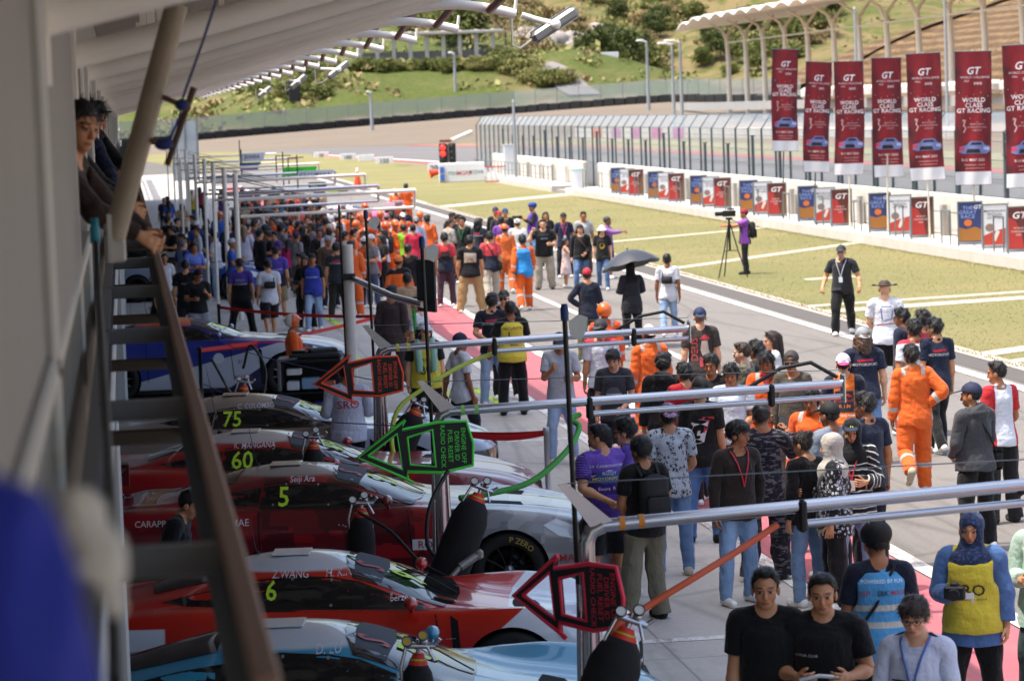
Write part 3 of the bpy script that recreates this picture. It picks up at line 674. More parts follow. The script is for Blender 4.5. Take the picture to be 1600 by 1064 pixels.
# ---- one person
PEOPLE = []
def person(px, py, h, face, label, top=('tee', '#101010'), bot=('trousers', '#101010'), head=('short', '#0c0a09'), skin_t=1, pose=None, arms=('down', 'down'), legs='stand', fat=1.0,
           shoes='#e8e6e2', hi=False, hat=None, bib=None, extras=(), prints=(), group=None, at=None, z0=0.0, hpitch=0.08, hyaw=0.0, lean=0.0, curl=None, hroll=0.0, sink=True):
    """px,py: where the top of the head is in the photograph's frame; h: standing height; face: heading in degrees, 0 = away down the lane, 90 = right, 180 = towards the camera"""
    if h <= 0: h = 1.7
    r_ = random.Random(int(px*7+py*13)); sc = h/1.725
    if legs == 'stand': 
        a, b = r_.uniform(.0, .09), r_.uniform(-.07, .05)
        legs = (((.05+a*.4, a, -1), (.03, a-.06, -1)), ((.06, b, -1), (.05, b-.05, -1)))
    tw = r_.uniform(-.14, .14); fat = fat*r_.uniform(.93, 1.05); lean = lean+r_.uniform(-.02, .05); hyaw = hyaw+(r_.uniform(-14, 14) if not hi else r_.uniform(-4, 4))
    B = pose_bones(arms[0], arms[1], legs, lean, tw, rad(hyaw), hpitch, hroll, curl)
    th = -rad(face); Rz = rot('Z', th); G = np.array([fat, 1+(fat-1)*1.25, 1.0])
    girth = lambda V: np.stack([V[:, 0]*(1+(G[0]-1)*np.where(V[:, 2] < 1.44, 1, .35)), V[:, 1]*(1+(G[1]-1)*np.where(V[:, 2] < 1.44, 1, .3)), V[:, 2]], 1)
    parts = []
    def sk(name): 
        V, Q, W, m = tpl(name, hi); return skin(V, W, B), Q, V
    bv, bq, br = sk('body')
    if bot[0] not in ('none',) or top[0] == 'overall':      # clothed parts of the body sit well inside the cloth
        Vr = br.copy(); g_ = top[0]; b_ = bot[0]
        z1 = .13 if (b_ in ('trousers', 'jeans', 'joggers') or g_ in ('overall', 'abaya')) else (.53 if b_ == 'shorts' or g_ == 'dress' else .9)
        f = 1-.3*sst(Vr[:, 2], z1-.06, z1+.02)*(1-sst(Vr[:, 2], .98, 1.08)); hl = (Vr[:, 2] < 1.08) & (np.abs(Vr[:, 0]) < .36)
        lx = np.sign(Vr[:, 0])*.09*(1-sst(Vr[:, 2], .8, .95)); f = np.where(hl, f, 1)
        Vr[:, 0] = lx+(Vr[:, 0]-lx)*f; Vr[:, 1] = -.01+(Vr[:, 1]+.01)*f
        t_ = armt(*br.T); inarm = (np.abs(br[:, 0]) > .2) & (t_ > .03)
        f2 = 1-.17*sst(br[:, 2], .85, 1.0)*(1-sst(br[:, 2], 1.36, 1.43)); f2 = np.where(inarm | (np.abs(br[:, 0]) > .3), 1, f2); Vr[:, 0] *= f2; Vr[:, 1] *= f2
        te = UA+FA-.05 if g_ in ('longsleeve', 'hoodie', 'overall', 'blouse') else (.15 if g_ in ('tee', 'polo') else 0)
        if te:
            f3 = np.where(inarm, .3*(1-sst(t_, te-.03, te+.02)), 0); sg3 = np.sign(br[:, 0])
            ax_ = SH[None]+AD[None]*t_[:, None]; ax_[:, 0] *= sg3; Vr += (ax_-Vr)*f3[:, None]
        bv = skin(Vr, tpl('body', hi)[2], B)
    sv = {s: sk('shoe'+s) for s in '+-'}
    zmin = min(sv['+'][0][:, 2].min(), sv['-'][0][:, 2].min()) if sink else 0
    hm = tpl('body', hi)[2][:, 2] > .9
    topv = bv[hm][bv[hm][:, 2].argmax()]
    tl = (Rz@topv)*sc; ht = (topv[2]-zmin)*sc
    if at is None:
        p = onz(px, py, ht+z0+(.02 if hat else .012)*sc); loc = np.array([p[0]-tl[0], p[1]-tl[1], z0])
    else: loc = np.array([at[0], at[1], z0])
    root = empty('person', loc, th); tag(root, label, 'person', group)
    fin = lambda V: (girth(V)-np.array([0, 0, zmin]))*sc
    mesh_obj('body', fin(bv), bq, skin_mat(skin_t), root, True, rest=br)
    nude = isinstance(shoes, str)
    for s in '+-': mesh_obj('shoe', fin(sv[s][0]), sv[s][1], cloth(shoes, rough=.6), root, True, rest=sv[s][2])
    gp = {}
    def add(spec, default_mat=None, name=None):
        v, q, r = sk(spec[0])
        if spec is bot and top[0] not in ('none',):
            v0, _, w0, _ = tpl(spec[0], hi); k_ = 1-.17*sst(v0[:, 2], .79, .87); v = v0.copy(); v[:, 0] *= k_; v[:, 1] *= k_; v = skin(v, w0, B)
        if hat and spec is head and spec[0] != 'hijab':
            v0, _, w0, _ = tpl(spec[0], hi); c_ = np.array([0, -.012, 1.6]); k_ = sst(v0[:, 2], 1.6, 1.64)[:, None]*.14; v = skin(v0+(c_-v0)*k_, w0, B)
        m = spec[1] if not isinstance(spec[1], (str, tuple)) or isinstance(spec[1], bpy.types.Material) else (cloth(*spec[1:]) if default_mat is None else default_mat(*spec[1:]))
        o = mesh_obj(name or PARTNAME[spec[0]], fin(v), q, m, root, True, rest=r); gp[spec[0]] = o; return o
    if bot and bot[0] != 'none': add(bot)
    if top and top[0] != 'none': add(top)
    if bib: add(bib)
    if head and head[0] != 'none': add(head, (hair_mat if head[0] in ('short', 'crew', 'fluffy', 'fringe', 'long', 'wavy', 'bun') else (cloth if head[0] == 'hijab' else hat_mat)))
    if hat: add(hat, hat_mat)
    headM = Matrix([list(B[0][2][i])+[B[1][2][i]] for i in range(3)]+[[0, 0, 0, 1]]); 
    def rigid(mb_or_v, f, bone, name, m, smooth=False):
        b = BI[bone]; V = np.asarray(mb_or_v, float)@B[0][b].T+B[1][b]
        return mesh_obj(name, fin(V), f, m, root, smooth)
    for e in extras:
        k = e[0]; mb = MB(); bone = 'head'; nm = k; m = None; sm = False
        if k in ('sunglasses', 'glasses'):
            for s in (-1, 1):
                if k == 'sunglasses': mb.ball((s*.033, .1, 1.6), (.027, .009, .019), 12, 6)
                else: mb.tube([(s*.033+.024*math.cos(a), .106, 1.6+.018*math.sin(a)) for a in np.linspace(0, 6.283, 14)], .0022, 5)
                mb.tube([(s*.058, .1, 1.603), (s*.078, .04, 1.603), (s*.08, -.01, 1.598)], .003, 5)
            mb.tube([(-.01, .11, 1.605), (.01, .11, 1.605)], .003, 5); m = M('lens_'+(e[1] if len(e) > 1 else '#08080a'), e[1] if len(e) > 1 else '#08080a', .12, spec=.8)
        elif k == 'headglasses':
            nm = 'sunglasses'
            for s in (-1, 1): mb.ball((s*.033, .062, 1.722), (.028, .016, .012), 10, 6); mb.tube([(s*.06, .06, 1.715), (s*.092, 0, 1.66)], .003, 5)
            m = M('lens_#08080a', '#08080a', .12, spec=.8)
        elif k == 'beard': mb.ball((0, .06, 1.515), (.045, .038, .03), 12, 8); m = hair_mat(e[1])
        elif k == 'backpack':
            bone = 'chest'; mb.box((0, -.2, 1.17), (.29, .15, .44), 0, .05); mb.box((0, -.285, 1.08), (.24, .05, .22), 0, .02)
            for s in (-1, 1): mb.tube([(s*.09, -.15, 1.36), (s*.105, -.06, 1.465), (s*.11, .06, 1.43), (s*.125, .135, 1.28), (s*.15, .06, 1.08), (s*.13, -.12, 1.0)], .017, 6)
            m = M('bag_'+e[1], e[1], .8, bump=.3, bs=60)
        elif k in ('slingbag', 'shoulderbag', 'waistbag'):
            bone = 'chest' if k == 'slingbag' else 'pelvis'; s = e[2] if len(e) > 2 else 1
            if k == 'slingbag':
                mb.box((0, -.18, 1.2), (.24, .07, .15), 0, .03); mb.tube([(s*.1, -.15, 1.24), (s*.09, -.04, 1.47), (s*.03, .13, 1.33), (-s*.12, .13, 1.15), (-s*.19, 0, 1.12), (-s*.1, -.15, 1.16)], .012, 6); nm = 'sling_bag'
            elif k == 'shoulderbag':
                bone = 'chest'; mb.box((s*.215, -.03, .92), (.09, .26, .2), 0, .035); mb.tube([(s*.2, -.1, 1.0), (s*.05, -.155, 1.2), (-s*.09, -.1, 1.45), (-s*.1, 0, 1.475), (-s*.07, .1, 1.4), (s*.08, .145, 1.2), (s*.2, .05, 1.0)], .012, 6); nm = 'shoulder_bag'
            else: mb.box((s*.12, .14, .98), (.2, .09, .15), 0, .03); nm = 'waist_bag'; mb.tube([(.2*math.cos(a), .01+.155*math.sin(a), .99+.02*math.cos(a)) for a in np.linspace(0, 6.283, 20)], .01, 5)
            m = M('bag_'+e[1], e[1], .8, bump=.3, bs=60)
        elif k == 'lanyard':
            bone = 'chest'; [mb.tube([(s*.088, -.07, 1.462), (s*.092, .0, 1.475), (s*.085, .075, 1.435), (s*.06, .128, 1.36), (s*.025, .152, 1.24), (0, .158, 1.13)], .008, 5) for s in (-1, 1)]; m = M('lan_'+e[1], e[1], .7)
            if len(e) > 2:
                mb2 = MB(); mb2.box((0, .166, 1.09), (.065, .006, .1)); rigid(mb2.v, mb2.f, 'chest', 'badge', M('badge_'+e[2], e[2], .4))
        elif k == 'towel':
            bone = 'chest'; nm = 'towel'
            for s in (-1, 1): mb.tube([(s*.1, -.08, 1.43), (s*.1, .02, 1.475), (s*.105, .12, 1.36), (s*.1, .165, 1.2), (s*.1, .165, 1.06)], [.05, .045, .05, .05, .045], 8)
            sm = True; m = M('towel_'+e[1], e[1], .95, bump=.5, bs=90)
        elif k == 'mask': mb.ball((0, .075, 1.535), (.05, .04, .04), 12, 8); m = M('mask', e[1], .8); nm = 'face_mask'
        elif k == 'neckerchief': mb.ball((0, .01, 1.46), (.085, .095, .045), 14, 8); mb.add([(-.08, .085, 1.46), (.08, .085, 1.46), (.0, .15, 1.33), (0, .1, 1.47)], [(0, 1, 2), (0, 2, 1), (0, 3, 1)]); bone = 'chest'; m = cloth(e[1])
        elif k == 'watch': bone = 'fa+' if e[1] > 0 else 'fa-'; c_ = armp(UA+FA-.03, s=e[1]); d_ = AD*np.array([e[1], 1, 1]); mb.tube([c_-d_*.008, c_+d_*.008], .032, 10); m = M('watch', '#b08d4a', .3, .8)
        elif k == 'epaulette':
            bone = 'chest'
            for s in (-1, 1): mb.box((s*.125, -.015, 1.468), (.1, .05, .012), 0, .004, rot=Matrix.Rotation(rad(22*s), 3, 'Y'))
            m = cloth('#121318')
        rigid(mb.v, mb.f, bone, nm, m, sm or True)
    for pr in prints:      # (garment, side, u, v, design2d, colour[, name])
        gname, side, u, v, d2, col = pr[:6]
        bv_ = tbvh(gname, hi); V2, F2 = d2; sgn = {'back': -1, 'front': 1}[side]; pts = []; ok = True
        for a, b in V2:
            xx = u+(a if sgn < 0 else -a); o_ = Vector((xx, sgn*.6, v+b)); hit = bv_.ray_cast(o_, Vector((0, -sgn, 0)))
            if hit[0] is None: hit = bv_.find_nearest(Vector((xx, sgn*.12, v+b)))
            pts.append(tuple(hit[0]+Vector((0, sgn*.005, 0))))
        V = np.array(pts); Vs = skin(V, weights(V, tpl(gname, hi)[3]), B)
        mesh_obj(pr[6] if len(pr) > 6 else 'print', fin(Vs), F2, M('ink_'+col, col, .7, var=.04), gp.get(gname, root) if False else root)
    hand = lambda s: (Rz@fin((armp(UA+FA+.075, .01, .02, s)@B[0][BI['ha'+('+' if s > 0 else '-')]].T+B[1][BI['ha'+('+' if s > 0 else '-')]])[None])[0])+loc
    info = dict(root=root, hand_r=hand(1), hand_l=hand(-1), loc=loc, sc=sc, th=th, ht=ht)
    PEOPLE.append(info); return info
# ================================================================== racing cars
def catmull(xs, P, xq):
    """smooth interpolation of table P over xs (monotone-ish cubic)"""
    xs = np.asarray(xs, float); P = np.asarray(P, float); m = np.gradient(P, xs, axis=0)
    i = np.clip(np.searchsorted(xs, xq)-1, 0, len(xs)-2); h = (xs[i+1]-xs[i]); t = ((xq-xs[i])/h)
    sh = (-1,)+(1,)*(P.ndim-1); t = t.reshape(sh); h = h.reshape(sh)
    return (2*t**3-3*t**2+1)*P[i]+(t**3-2*t**2+t)*h*m[i]+(-2*t**3+3*t**2)*P[i+1]+(t**3-t**2)*h*m[i+1]
CARS = {
 'rear': dict(ax=(1.27, -1.18), hub=.345, st=[
   # x, half width, shoulder z, gb, zb, gt, zt, zr, sill
   (2.27, .55, .48, .40, .50, .20, .51, .515, .22), (2.2, .74, .53, .52, .56, .28, .57, .575, .13), (2.05, .88, .62, .60, .64, .32, .635, .635, .11),
   (1.75, .965, .80, .58, .70, .33, .685, .685, .1), (1.4, .995, .865, .58, .755, .34, .735, .735, .1), (1.05, .985, .86, .62, .80, .36, .785, .79, .1), (.78, .965, .84, .70, .845, .52, .845, .86, .1),
   (.4, .95, .84, .80, .87, .62, .98, 1.025, .1), (.02, .95, .845, .81, .88, .575, 1.09, 1.165, .1), (-.35, .955, .855, .80, .89, .55, 1.125, 1.21, .1), (-.75, .985, .875, .78, .905, .525, 1.10, 1.185, .1),
   (-1.15, 1.01, .90, .74, .92, .48, 1.03, 1.095, .1), (-1.6, 1.005, .885, .68, .90, .42, .945, .975, .12), (-2.0, .97, .83, .66, .85, .42, .86, .87, .2), (-2.22, .88, .75, .6, .77, .4, .78, .78, .28), (-2.3, .7, .67, .5, .69, .3, .69, .69, .34)]),
 'front': dict(ax=(1.47, -1.33), hub=.35, st=[
   (2.48, .6, .56, .45, .6, .22, .615, .62, .2), (2.4, .82, .62, .6, .67, .3, .69, .695, .12), (2.2, .94, .74, .66, .77, .34, .785, .79, .1),
   (1.85, .99, .85, .68, .85, .36, .86, .865, .1), (1.45, 1.01, .91, .69, .895, .37, .905, .91, .1), (1.0, .995, .925, .70, .925, .38, .94, .945, .1), (.62, .975, .93, .74, .96, .54, .985, 1.0, .1),
   (.25, .96, .935, .82, .965, .64, 1.09, 1.14, .1), (-.15, .96, .945, .83, .975, .60, 1.19, 1.265, .1), (-.55, .965, .955, .83, .98, .585, 1.22, 1.305, .1), (-1.0, .985, .965, .81, .99, .56, 1.185, 1.27, .1),
   (-1.4, 1.02, .98, .77, 1.01, .52, 1.13, 1.17, .1), (-1.8, 1.01, .985, .72, 1.01, .48, 1.03, 1.045, .12), (-2.2, .97, .96, .7, .985, .46, .995, 1.0, .22), (-2.4, .9, .87, .64, .9, .42, .91, .91, .3), (-2.46, .75, .76, .55, .78, .35, .78, .78, .36)])}
_carmesh = {}
def car_shell(kind):
    if kind in _carmesh: return _carmesh[kind]
    c = CARS[kind]; T = np.array(c['st'])[::-1]; xs = T[:, 0]; xq = np.linspace(xs[0], xs[-1], 92); Q = catmull(xs, T[:, 1:], xq)
    rings = []
    for x, (w_, zs, gb, zb, gt, zt, zr, s0) in zip(xq, Q):
        pts = np.array([(0, s0), (w_*.6, s0), (w_-.05, s0+.02), (w_-.005, s0+.12), (w_, (s0+zs)/2+.02), (w_-.012, zs-.12), (w_-.07, zs-.012), ((w_+gb)/2-.03, (zs+zb)/2+.006), (gb, zb), ((gb+gt)/2+.012, (zb+zt)/2+.012), (gt, zt), (gt*.55, zr-.012*(zr-zt)/.05 if zr > zt else zr), (0, zr)])
        L = np.concatenate([[0], np.cumsum(np.linalg.norm(np.diff(pts, axis=0), axis=1))]); lq = np.interp(np.linspace(0, 12, 37), np.arange(13), L)
        rings.append(catmull(L, pts, lq))
    n = 37; full = []
    for x, r in zip(xq, rings):
        a = [(x, y, z) for y, z in r]; b = [(x, -y, z) for y, z in r[-2:0:-1]]; full.append(a+b)
    k = len(full[0]); V = np.array(full).reshape(-1, 3); N = len(xq)
    F = [(i*k+j, i*k+(j+1) % k, (i+1)*k+(j+1) % k, (i+1)*k+j) for i in range(N-1) for j in range(k)]
    F = [tuple(q[::-1]) for q in F]
    F += [tuple(range(k)), tuple(range((N-1)*k+k-1, (N-1)*k-1, -1))]
    o = mesh_obj('shell', V, F, [M('blank', '#888888'), M('wheel_well', '#050505', .9)], None, True)
    mb = MB(); 
    for ax in c['ax']:
        for s in (-1, 1): mb.lathe([(.001, .62), (c['hub']+.035, .62), (c['hub']+.035, 1.3), (.001, 1.3)], (ax, 0, c['hub']), 40, Matrix.Rotation(rad(-90*s), 3, 'X'))
    cu = mb.build('cut', M('wheel_well', '#050505', .9))
    import bmesh
    bm = bmesh.new(); bm.from_mesh(cu.data); bmesh.ops.remove_doubles(bm, verts=bm.verts, dist=1e-4); bmesh.ops.recalc_face_normals(bm, faces=bm.faces); bm.to_mesh(cu.data); bm.free()
    bm = bmesh.new(); bm.from_mesh(o.data); bmesh.ops.recalc_face_normals(bm, faces=bm.faces); bm.to_mesh(o.data); bm.free()
    bv = BVHTree.FromPolygons([tuple(p) for p in V], F)
    md = o.modifiers.new('b', 'BOOLEAN'); md.object = cu; md.operation = 'DIFFERENCE'; md.solver = 'EXACT'; md.material_mode = 'TRANSFER'
    dg = bpy.context.evaluated_depsgraph_get(); me = bpy.data.meshes.new_from_object(o.evaluated_get(dg))
    mi = [0 if me.materials[p.material_index].name.startswith('blank') else 1 for p in me.polygons]
    V2 = [tuple(v.co) for v in me.vertices]; F2 = [tuple(p.vertices) for p in me.polygons]
    for ob in (o, cu): bpy.data.objects.remove(ob)
    _carmesh[kind] = (V2, F2, mi, bv); return _carmesh[kind]
def paint(name, base, masks, rough=.3, metal=0.0):
    """gloss car paint; masks: list of (a,b,c,d,soft,colour) -> a*x+b*|y|+c*z > d, or ('box',x0,x1,z0,z1,colour) or ('tri',scale,c1,c2) facets"""
    g = NG(name); v = g.objv(); x, y, z = g.xyz(v); ay = g.math('ABSOLUTE', y); n = g.noise(v, 4, 4)
    c0 = srgb(base); col = g.mix(n, tuple(k*.93 for k in c0), tuple(min(1, k*1.05) for k in c0))
    for m in masks:
        if m[0] == 'tri':
            vo = g.n("TexVoronoi", distance='CHEBYCHEV'); vo.inputs['Scale'].default_value = m[1]; g.put(vo.inputs['Vector'], g.scalev(v, (1, .3, 1.3)))
            r = g.xyz(vo.outputs['Color'])[0]; col2 = g.mix(g.ramp(r, .3, .34), srgb(m[2]), srgb(m[3])); col2 = g.mix(g.ramp(r, .68, .7), col2, srgb(m[4]))
            f = g.ramp(g.math('MULTIPLY_ADD', x, m[5][0], g.math('MULTIPLY', z, m[5][2])), m[5][3]-.01, m[5][3]+.01) if len(m) > 5 else 1.0
            col = g.mix(f, col, col2)
        elif m[0] == 'box':
            f = g.math('MULTIPLY', g.band(x, m[1], m[2], .008), g.band(z, m[3], m[4], .006)); col = g.mix(f, col, srgb(m[5]))
        elif m[0] == 'wave':
            zz = g.math('MULTIPLY_ADD', g.math('SINE', g.math('MULTIPLY', x, m[3])), m[4], g.math('MULTIPLY_ADD', x, m[1], z)); col = g.mix(g.ramp(zz, m[2]-.006, m[2]+.006), col, srgb(m[5])) if not m[6:] else g.mix(g.ramp(zz, m[2]+.006, m[2]-.006), col, srgb(m[5]))
        else:
            a, b, c, d, s, cc = m; e = g.math('MULTIPLY_ADD', x, a, g.math('MULTIPLY_ADD', ay, b, g.math('MULTIPLY', z, c))); col = g.mix(g.ramp(e, d-s, d+s), col, srgb(cc))
    col = g.mix(g.ramp(z, .175, .165), col, (.012, .012, .013))
    g.put(g.b.inputs['Base Color'], col); g.b.inputs['Roughness'].default_value = rough; g.b.inputs['Coat Weight'].default_value = .7; g.b.inputs['Coat Roughness'].default_value = .04; g.b.inputs['Specular IOR Level'].default_value = .35; g.b.inputs['Metallic'].default_value = metal
    g.bump(g.noise(v, 2.2, 2), .02, .05)
    return g.m
def glass_dark():
    if 'car_glass' in MATS: return MATS['car_glass']
    g = NG('car_glass'); v = g.objv(); n = g.noise(v, 3, 4); n2 = g.noise(g.scalev(v, (3, 1, 9)), 1.5, 2)
    g.put(g.b.inputs['Base Color'], g.mix(g.ramp(n2, .45, .6), (.008, .009, .010), (.035, .032, .028))); g.b.inputs['Roughness'].default_value = .05; g.b.inputs['Specular IOR Level'].default_value = .45
    MATS['car_glass'] = g.m; return g.m
def car(kind, loc, yaw, label, mat, roofcol=None, num='5', numcol='#c8f03a', names=(), decals=(), wing=True, wheelcol='#1b1b1d', sun_band='#4a4e56', light='#cfd8e2', numwin=None, detail=True, mirror='#101010', tyretext=None, hood_vent=True):
    V, F, mi, bv = car_shell(kind); c = CARS[kind]; hub = c['hub']
    root = empty('racing_car', (loc[0], loc[1], 0), rad(yaw)); tag(root, label, 'racing car', 'racing cars parked in a row in front of the garages')
    me = mesh_obj('body', V, F, [mat, M('wheel_well', '#050505', .9)], root, True, mi)
    try: me.data.set_sharp_from_angle(angle=rad(38))
    except Exception: pass
    k = 0
    def proj(d2, axis, name, m, off=.004, x0=0, z0=0, mir=1, flipx=False, par=root):
        v, f = d2; P = []
        for a, b in v:
            if axis in ('L', 'R'):      # seen from the car's left (+y) or right (-y)
                s = 1 if axis == 'L' else -1; xx = x0+(a if s < 0 else -a) if not flipx else x0+a; o = Vector((xx, s*1.6, z0+b)); d = Vector((0, -s, 0))
            elif axis == 'T': o = Vector((x0+a, z0+b, 2)); d = Vector((0, 0, -1))
            elif axis == 'W': o = Vector((x0+b, z0-a, 2)); d = Vector((0, 0, -1))       # lettering across the car, read from the nose
            elif axis == 'N': o = Vector((3.2, x0+a, z0+b)); d = Vector((-1, 0, 0))
            h = bv.ray_cast(o, d)
            if h[0] is None:
                h = bv.find_nearest(o+d*(o.y if axis in 'LR' else 1))
                if h[0] is None: P.append(tuple(o)); continue
            n = h[1]; n = n if n.dot(d) < 0 else -n
            P.append(tuple(h[0]+n*off*.4-d*off*.9))
        return mesh_obj(name, P, f, m, par, True)
    gl = glass_dark(); st = np.array(c['st'])
    R_ = kind == 'rear'
    # windscreen, side windows, rear window
    if R_:
        ws = [(.76, -.70), (.84, -.4), (.86, 0), (.84, .4), (.76, .70), (.42, .66), (.06, .585), (.0, .3), (-.02, 0), (.0, -.3), (.06, -.585), (.42, -.66)]
        sw = [(.62, .875), (.36, .96), (.1, 1.045), (-.1, 1.075), (-.4, 1.09), (-.72, 1.065), (-.72, .905), (-.1, .89)]; qw = [(-.76, .915), (-.76, 1.06), (-1.1, 1.01), (-1.42, .945), (-1.2, .925)]; rw = [(-.85, -.46), (-.82, 0), (-.85, .46), (-1.5, .38), (-1.55, 0), (-1.5, -.38)]
    else:
        ws = [(.58, -.74), (.66, -.4), (.68, 0), (.66, .4), (.58, .74), (.26, .68), (-.12, .61), (-.18, .3), (-.2, 0), (-.18, -.3), (-.12, -.61), (.26, -.68)]
        sw = [(.46, .985), (.2, 1.06), (-.05, 1.14), (-.3, 1.175), (-.6, 1.185), (-.78, 1.17), (-.82, .995), (-.2, .985)]; qw = [(-.86, 1.01), (-.83, 1.165), (-1.15, 1.115), (-1.5, 1.055), (-1.35, 1.03)]; rw = [(-1.1, -.5), (-1.05, 0), (-1.1, .5), (-1.65, .44), (-1.7, 0), (-1.65, -.44)]
    proj(poly2(ws, .08), 'T', 'windscreen', gl); proj(poly2(rw, .08), 'T', 'rear_window', gl)
    bx = max(p[0] for p in ws)-.52 if R_ else max(p[0] for p in ws)-.54
    proj(poly2([(bx-.27, -.535), (bx-.29, 0), (bx-.27, .535), (bx-.06, .585), (bx-.02, 0), (bx-.06, -.585)], .08), 'T', 'sun_strip', M('sunstrip_'+sun_band, sun_band, .7, spec=.2), .005)
    blk = M('window_surround', '#060607', .35)
    for s in 'LR':
        cxm = sum(p[0] for p in sw)/len(sw); czm = sum(p[1] for p in sw)/len(sw)
        proj(poly2([(cxm+(x-cxm)*1.05, czm+(z-czm)*1.22) for x, z in sw], .07), s, 'window_surround', blk, .002, flipx=True)
        for x, z in ((sw[1][0], sw[1][1]+.0), (sw[4][0], sw[4][1]-.0), (sw[6][0]+.1, sw[6][1]+.02), (sw[7][0], sw[7][1]+.015), (sw[3][0], sw[3][1]-.0)): proj((np.array(circ(.011, 8)), [tuple(range(8))]), s, 'window_fixing', M('fixing', '#9a9a9a', .4, .6), .01, x, z)
        fl = [(x, z) for x, z in sw]; proj(poly2(fl, .07), s, 'side_window', gl, flipx=True); proj(poly2(qw, .07), s, 'quarter_window', gl, flipx=True)
        hz = .64 if R_ else .74; hx = 1.83 if R_ else 2.02
        proj(poly2([(hx-.22, hz+.02), (hx-.1, hz+.07), (hx+.1, hz), (hx+.22, hz-.09), (hx+.14, hz-.13), (hx-.08, hz-.08)], .05), s, 'headlight', M('headlight_glass', light, .08, coat=1, spec=.8), .006, flipx=True)
        # door outline
        d0 = sw[0][0]+.02; d1 = sw[5][0]-.05
        for xa, za, xb, zb in ((d0+.12, .3, d0+.06, sw[0][1]-.05), (d1, .3, d1-.02, sw[6][1]-.03)):
            proj(poly2([(xa-.006, za), (xa+.006, za), (xb+.006, zb), (xb-.006, zb)], .06), s, 'door_gap', M('gap', '#050505', .9), .003, flipx=True)
        proj(poly2([(c['ax'][0]-.42, .22), (c['ax'][0]-.36, .22), (c['ax'][0]-.40, .78), (c['ax'][0]-.46, .82)], .06), s, 'side_vent', M('gap', '#050505', .9), .003, flipx=True)
    if hood_vent:
        if R_: proj(poly2([(1.45, -.16), (1.49, 0), (1.45, .16), (1.3, .24), (1.27, 0), (1.3, -.24)], .07), 'T', 'bonnet_vent', M('gap', '#050505', .9), .006)
        for s in (-1, 1) if not R_ else ():
            hx = 1.35 if R_ else 1.45
            proj(poly2([(hx+.14, s*.28), (hx+.17, s*.5), (hx-.2, s*.52), (hx-.26, s*.32)], .07), 'T', 'bonnet_vent', M('gap', '#050505', .9), .004)
    mbw = MB(); c_ = bv.ray_cast(Vector((ws[2][0]-.02, -.1, 2)), Vector((0, 0, -1)))[0]; e_ = bv.ray_cast(Vector((ws[2][0]-.5, .22, 2)), Vector((0, 0, -1)))[0]; mbw.tube([c_+Vector((0, 0, .02)), (c_+e_)/2+Vector((0, 0, .035)), e_+Vector((0, 0, .015))], .006, 5); mbw.build('wiper', blk, root)
    # numbers: lime on the side window, on the windscreen
    nm = M('number_'+numcol, numcol, .5, var=.03); T2 = text2d(num, .185 if R_ else .235, .014, 0)
    wz = (sw[6][1]+sw[4][1])/2+(.018 if R_ else -.01)
    for s in 'LR': proj(T2, s, 'number', nm, .008, (numwin if numwin is not None else sw[5][0]+.16), wz)
    proj(text2d(num, .38, .016, 0), 'W', 'number', nm, .012, bx+.13, -.14)
    proj(text2d('S', .3, .02, .2), 'W', 'sun_strip_mark', M('gtred', '#a8323a', .5), .013, bx-.16, -.25)
    zr = sw[4][1]+.03
    for i, (t, fx) in enumerate(names):
        for s in 'LR': proj(text2d(t, .07, .003), s, 'driver_name', M('namewhite', '#d8d8d8', .5), .005, fx, zr)
    for d in decals:      # (design, axis, x, z, colour[, offset])
        proj(d[0], d[1], 'decal', M('decal_'+d[4], d[4], .45, var=.03), d[5] if len(d) > 5 else .005, d[2], d[3], flipx=False)
    # wheels
    for ax in c['ax']:
        for s in (-1, 1):
            mb = MB(); w2 = .15; r = hub
            Rm = Matrix.Rotation(rad(-90*s), 3, 'X'); y0 = .86 if ax > 0 else .87
            mb.lathe([(r*.68, -w2), (r*.9, -w2), (r*.985, -w2*.8), (r, -w2*.55), (r, w2*.55), (r*.985, w2*.82), (r*.9, w2), (r*.7, w2*1.0), (r*.67, w2*.9)], (ax, s*y0, hub), 48, Rm)
            ty = mb.build('wheel', M('tyre', '#0c0c0d', .75, bump=.1), root)
            mb = MB(); mb.lathe([(r*.69, -.1), (r*.69, w2*.9), (r*.64, w2*.8), (r*.6, .02), (.09, .03), (.08, .09), (.001, .09)], (ax, s*y0, hub), 40, Rm)
            mb.cur = 1
            for q in range(10):
                a = 2*math.pi*q/10+.15; d = Vector((math.cos(a), 0, math.sin(a))); e = Vector((-math.sin(a), 0, math.cos(a)))*.05
                mb.tube([Vector((ax, s*(y0+.11), hub))+d*.05+e*.2, Vector((ax, s*(y0+.115), hub))+d*r*.42, Vector((ax, s*(y0+.12), hub))+d*r*.66], .014, 6)
            rim = mb.build('rim', [M('rim_dark', '#0a0a0b', .35, .6), M('spoke_'+wheelcol, wheelcol, .3, .8)], ty)
            mb = MB(); mb.lathe([(.04, .1), (.05, .125), (.001, .13)], (ax, s*y0, hub), 16, Rm); mb.build('wheel_nut', M('nut', '#8a8a90', .3, .9), ty)
            if tyretext:
                for a0, tx in ((1.1, tyretext), (1.1+math.pi, tyretext)):
                    v, f = text2d(tx, .075, .004); rr = r*.83; P = []
                    for a, b in v:
                        an = a0-(a/rr); P.append((ax+(rr+b)*math.cos(an)*(1 if s < 0 else -1), s*(y0+w2+.004), hub+(rr+b)*math.sin(an)))
                    mesh_obj('tyre_lettering', P, f, M('tyre_ink', '#b0983a', .7), ty)
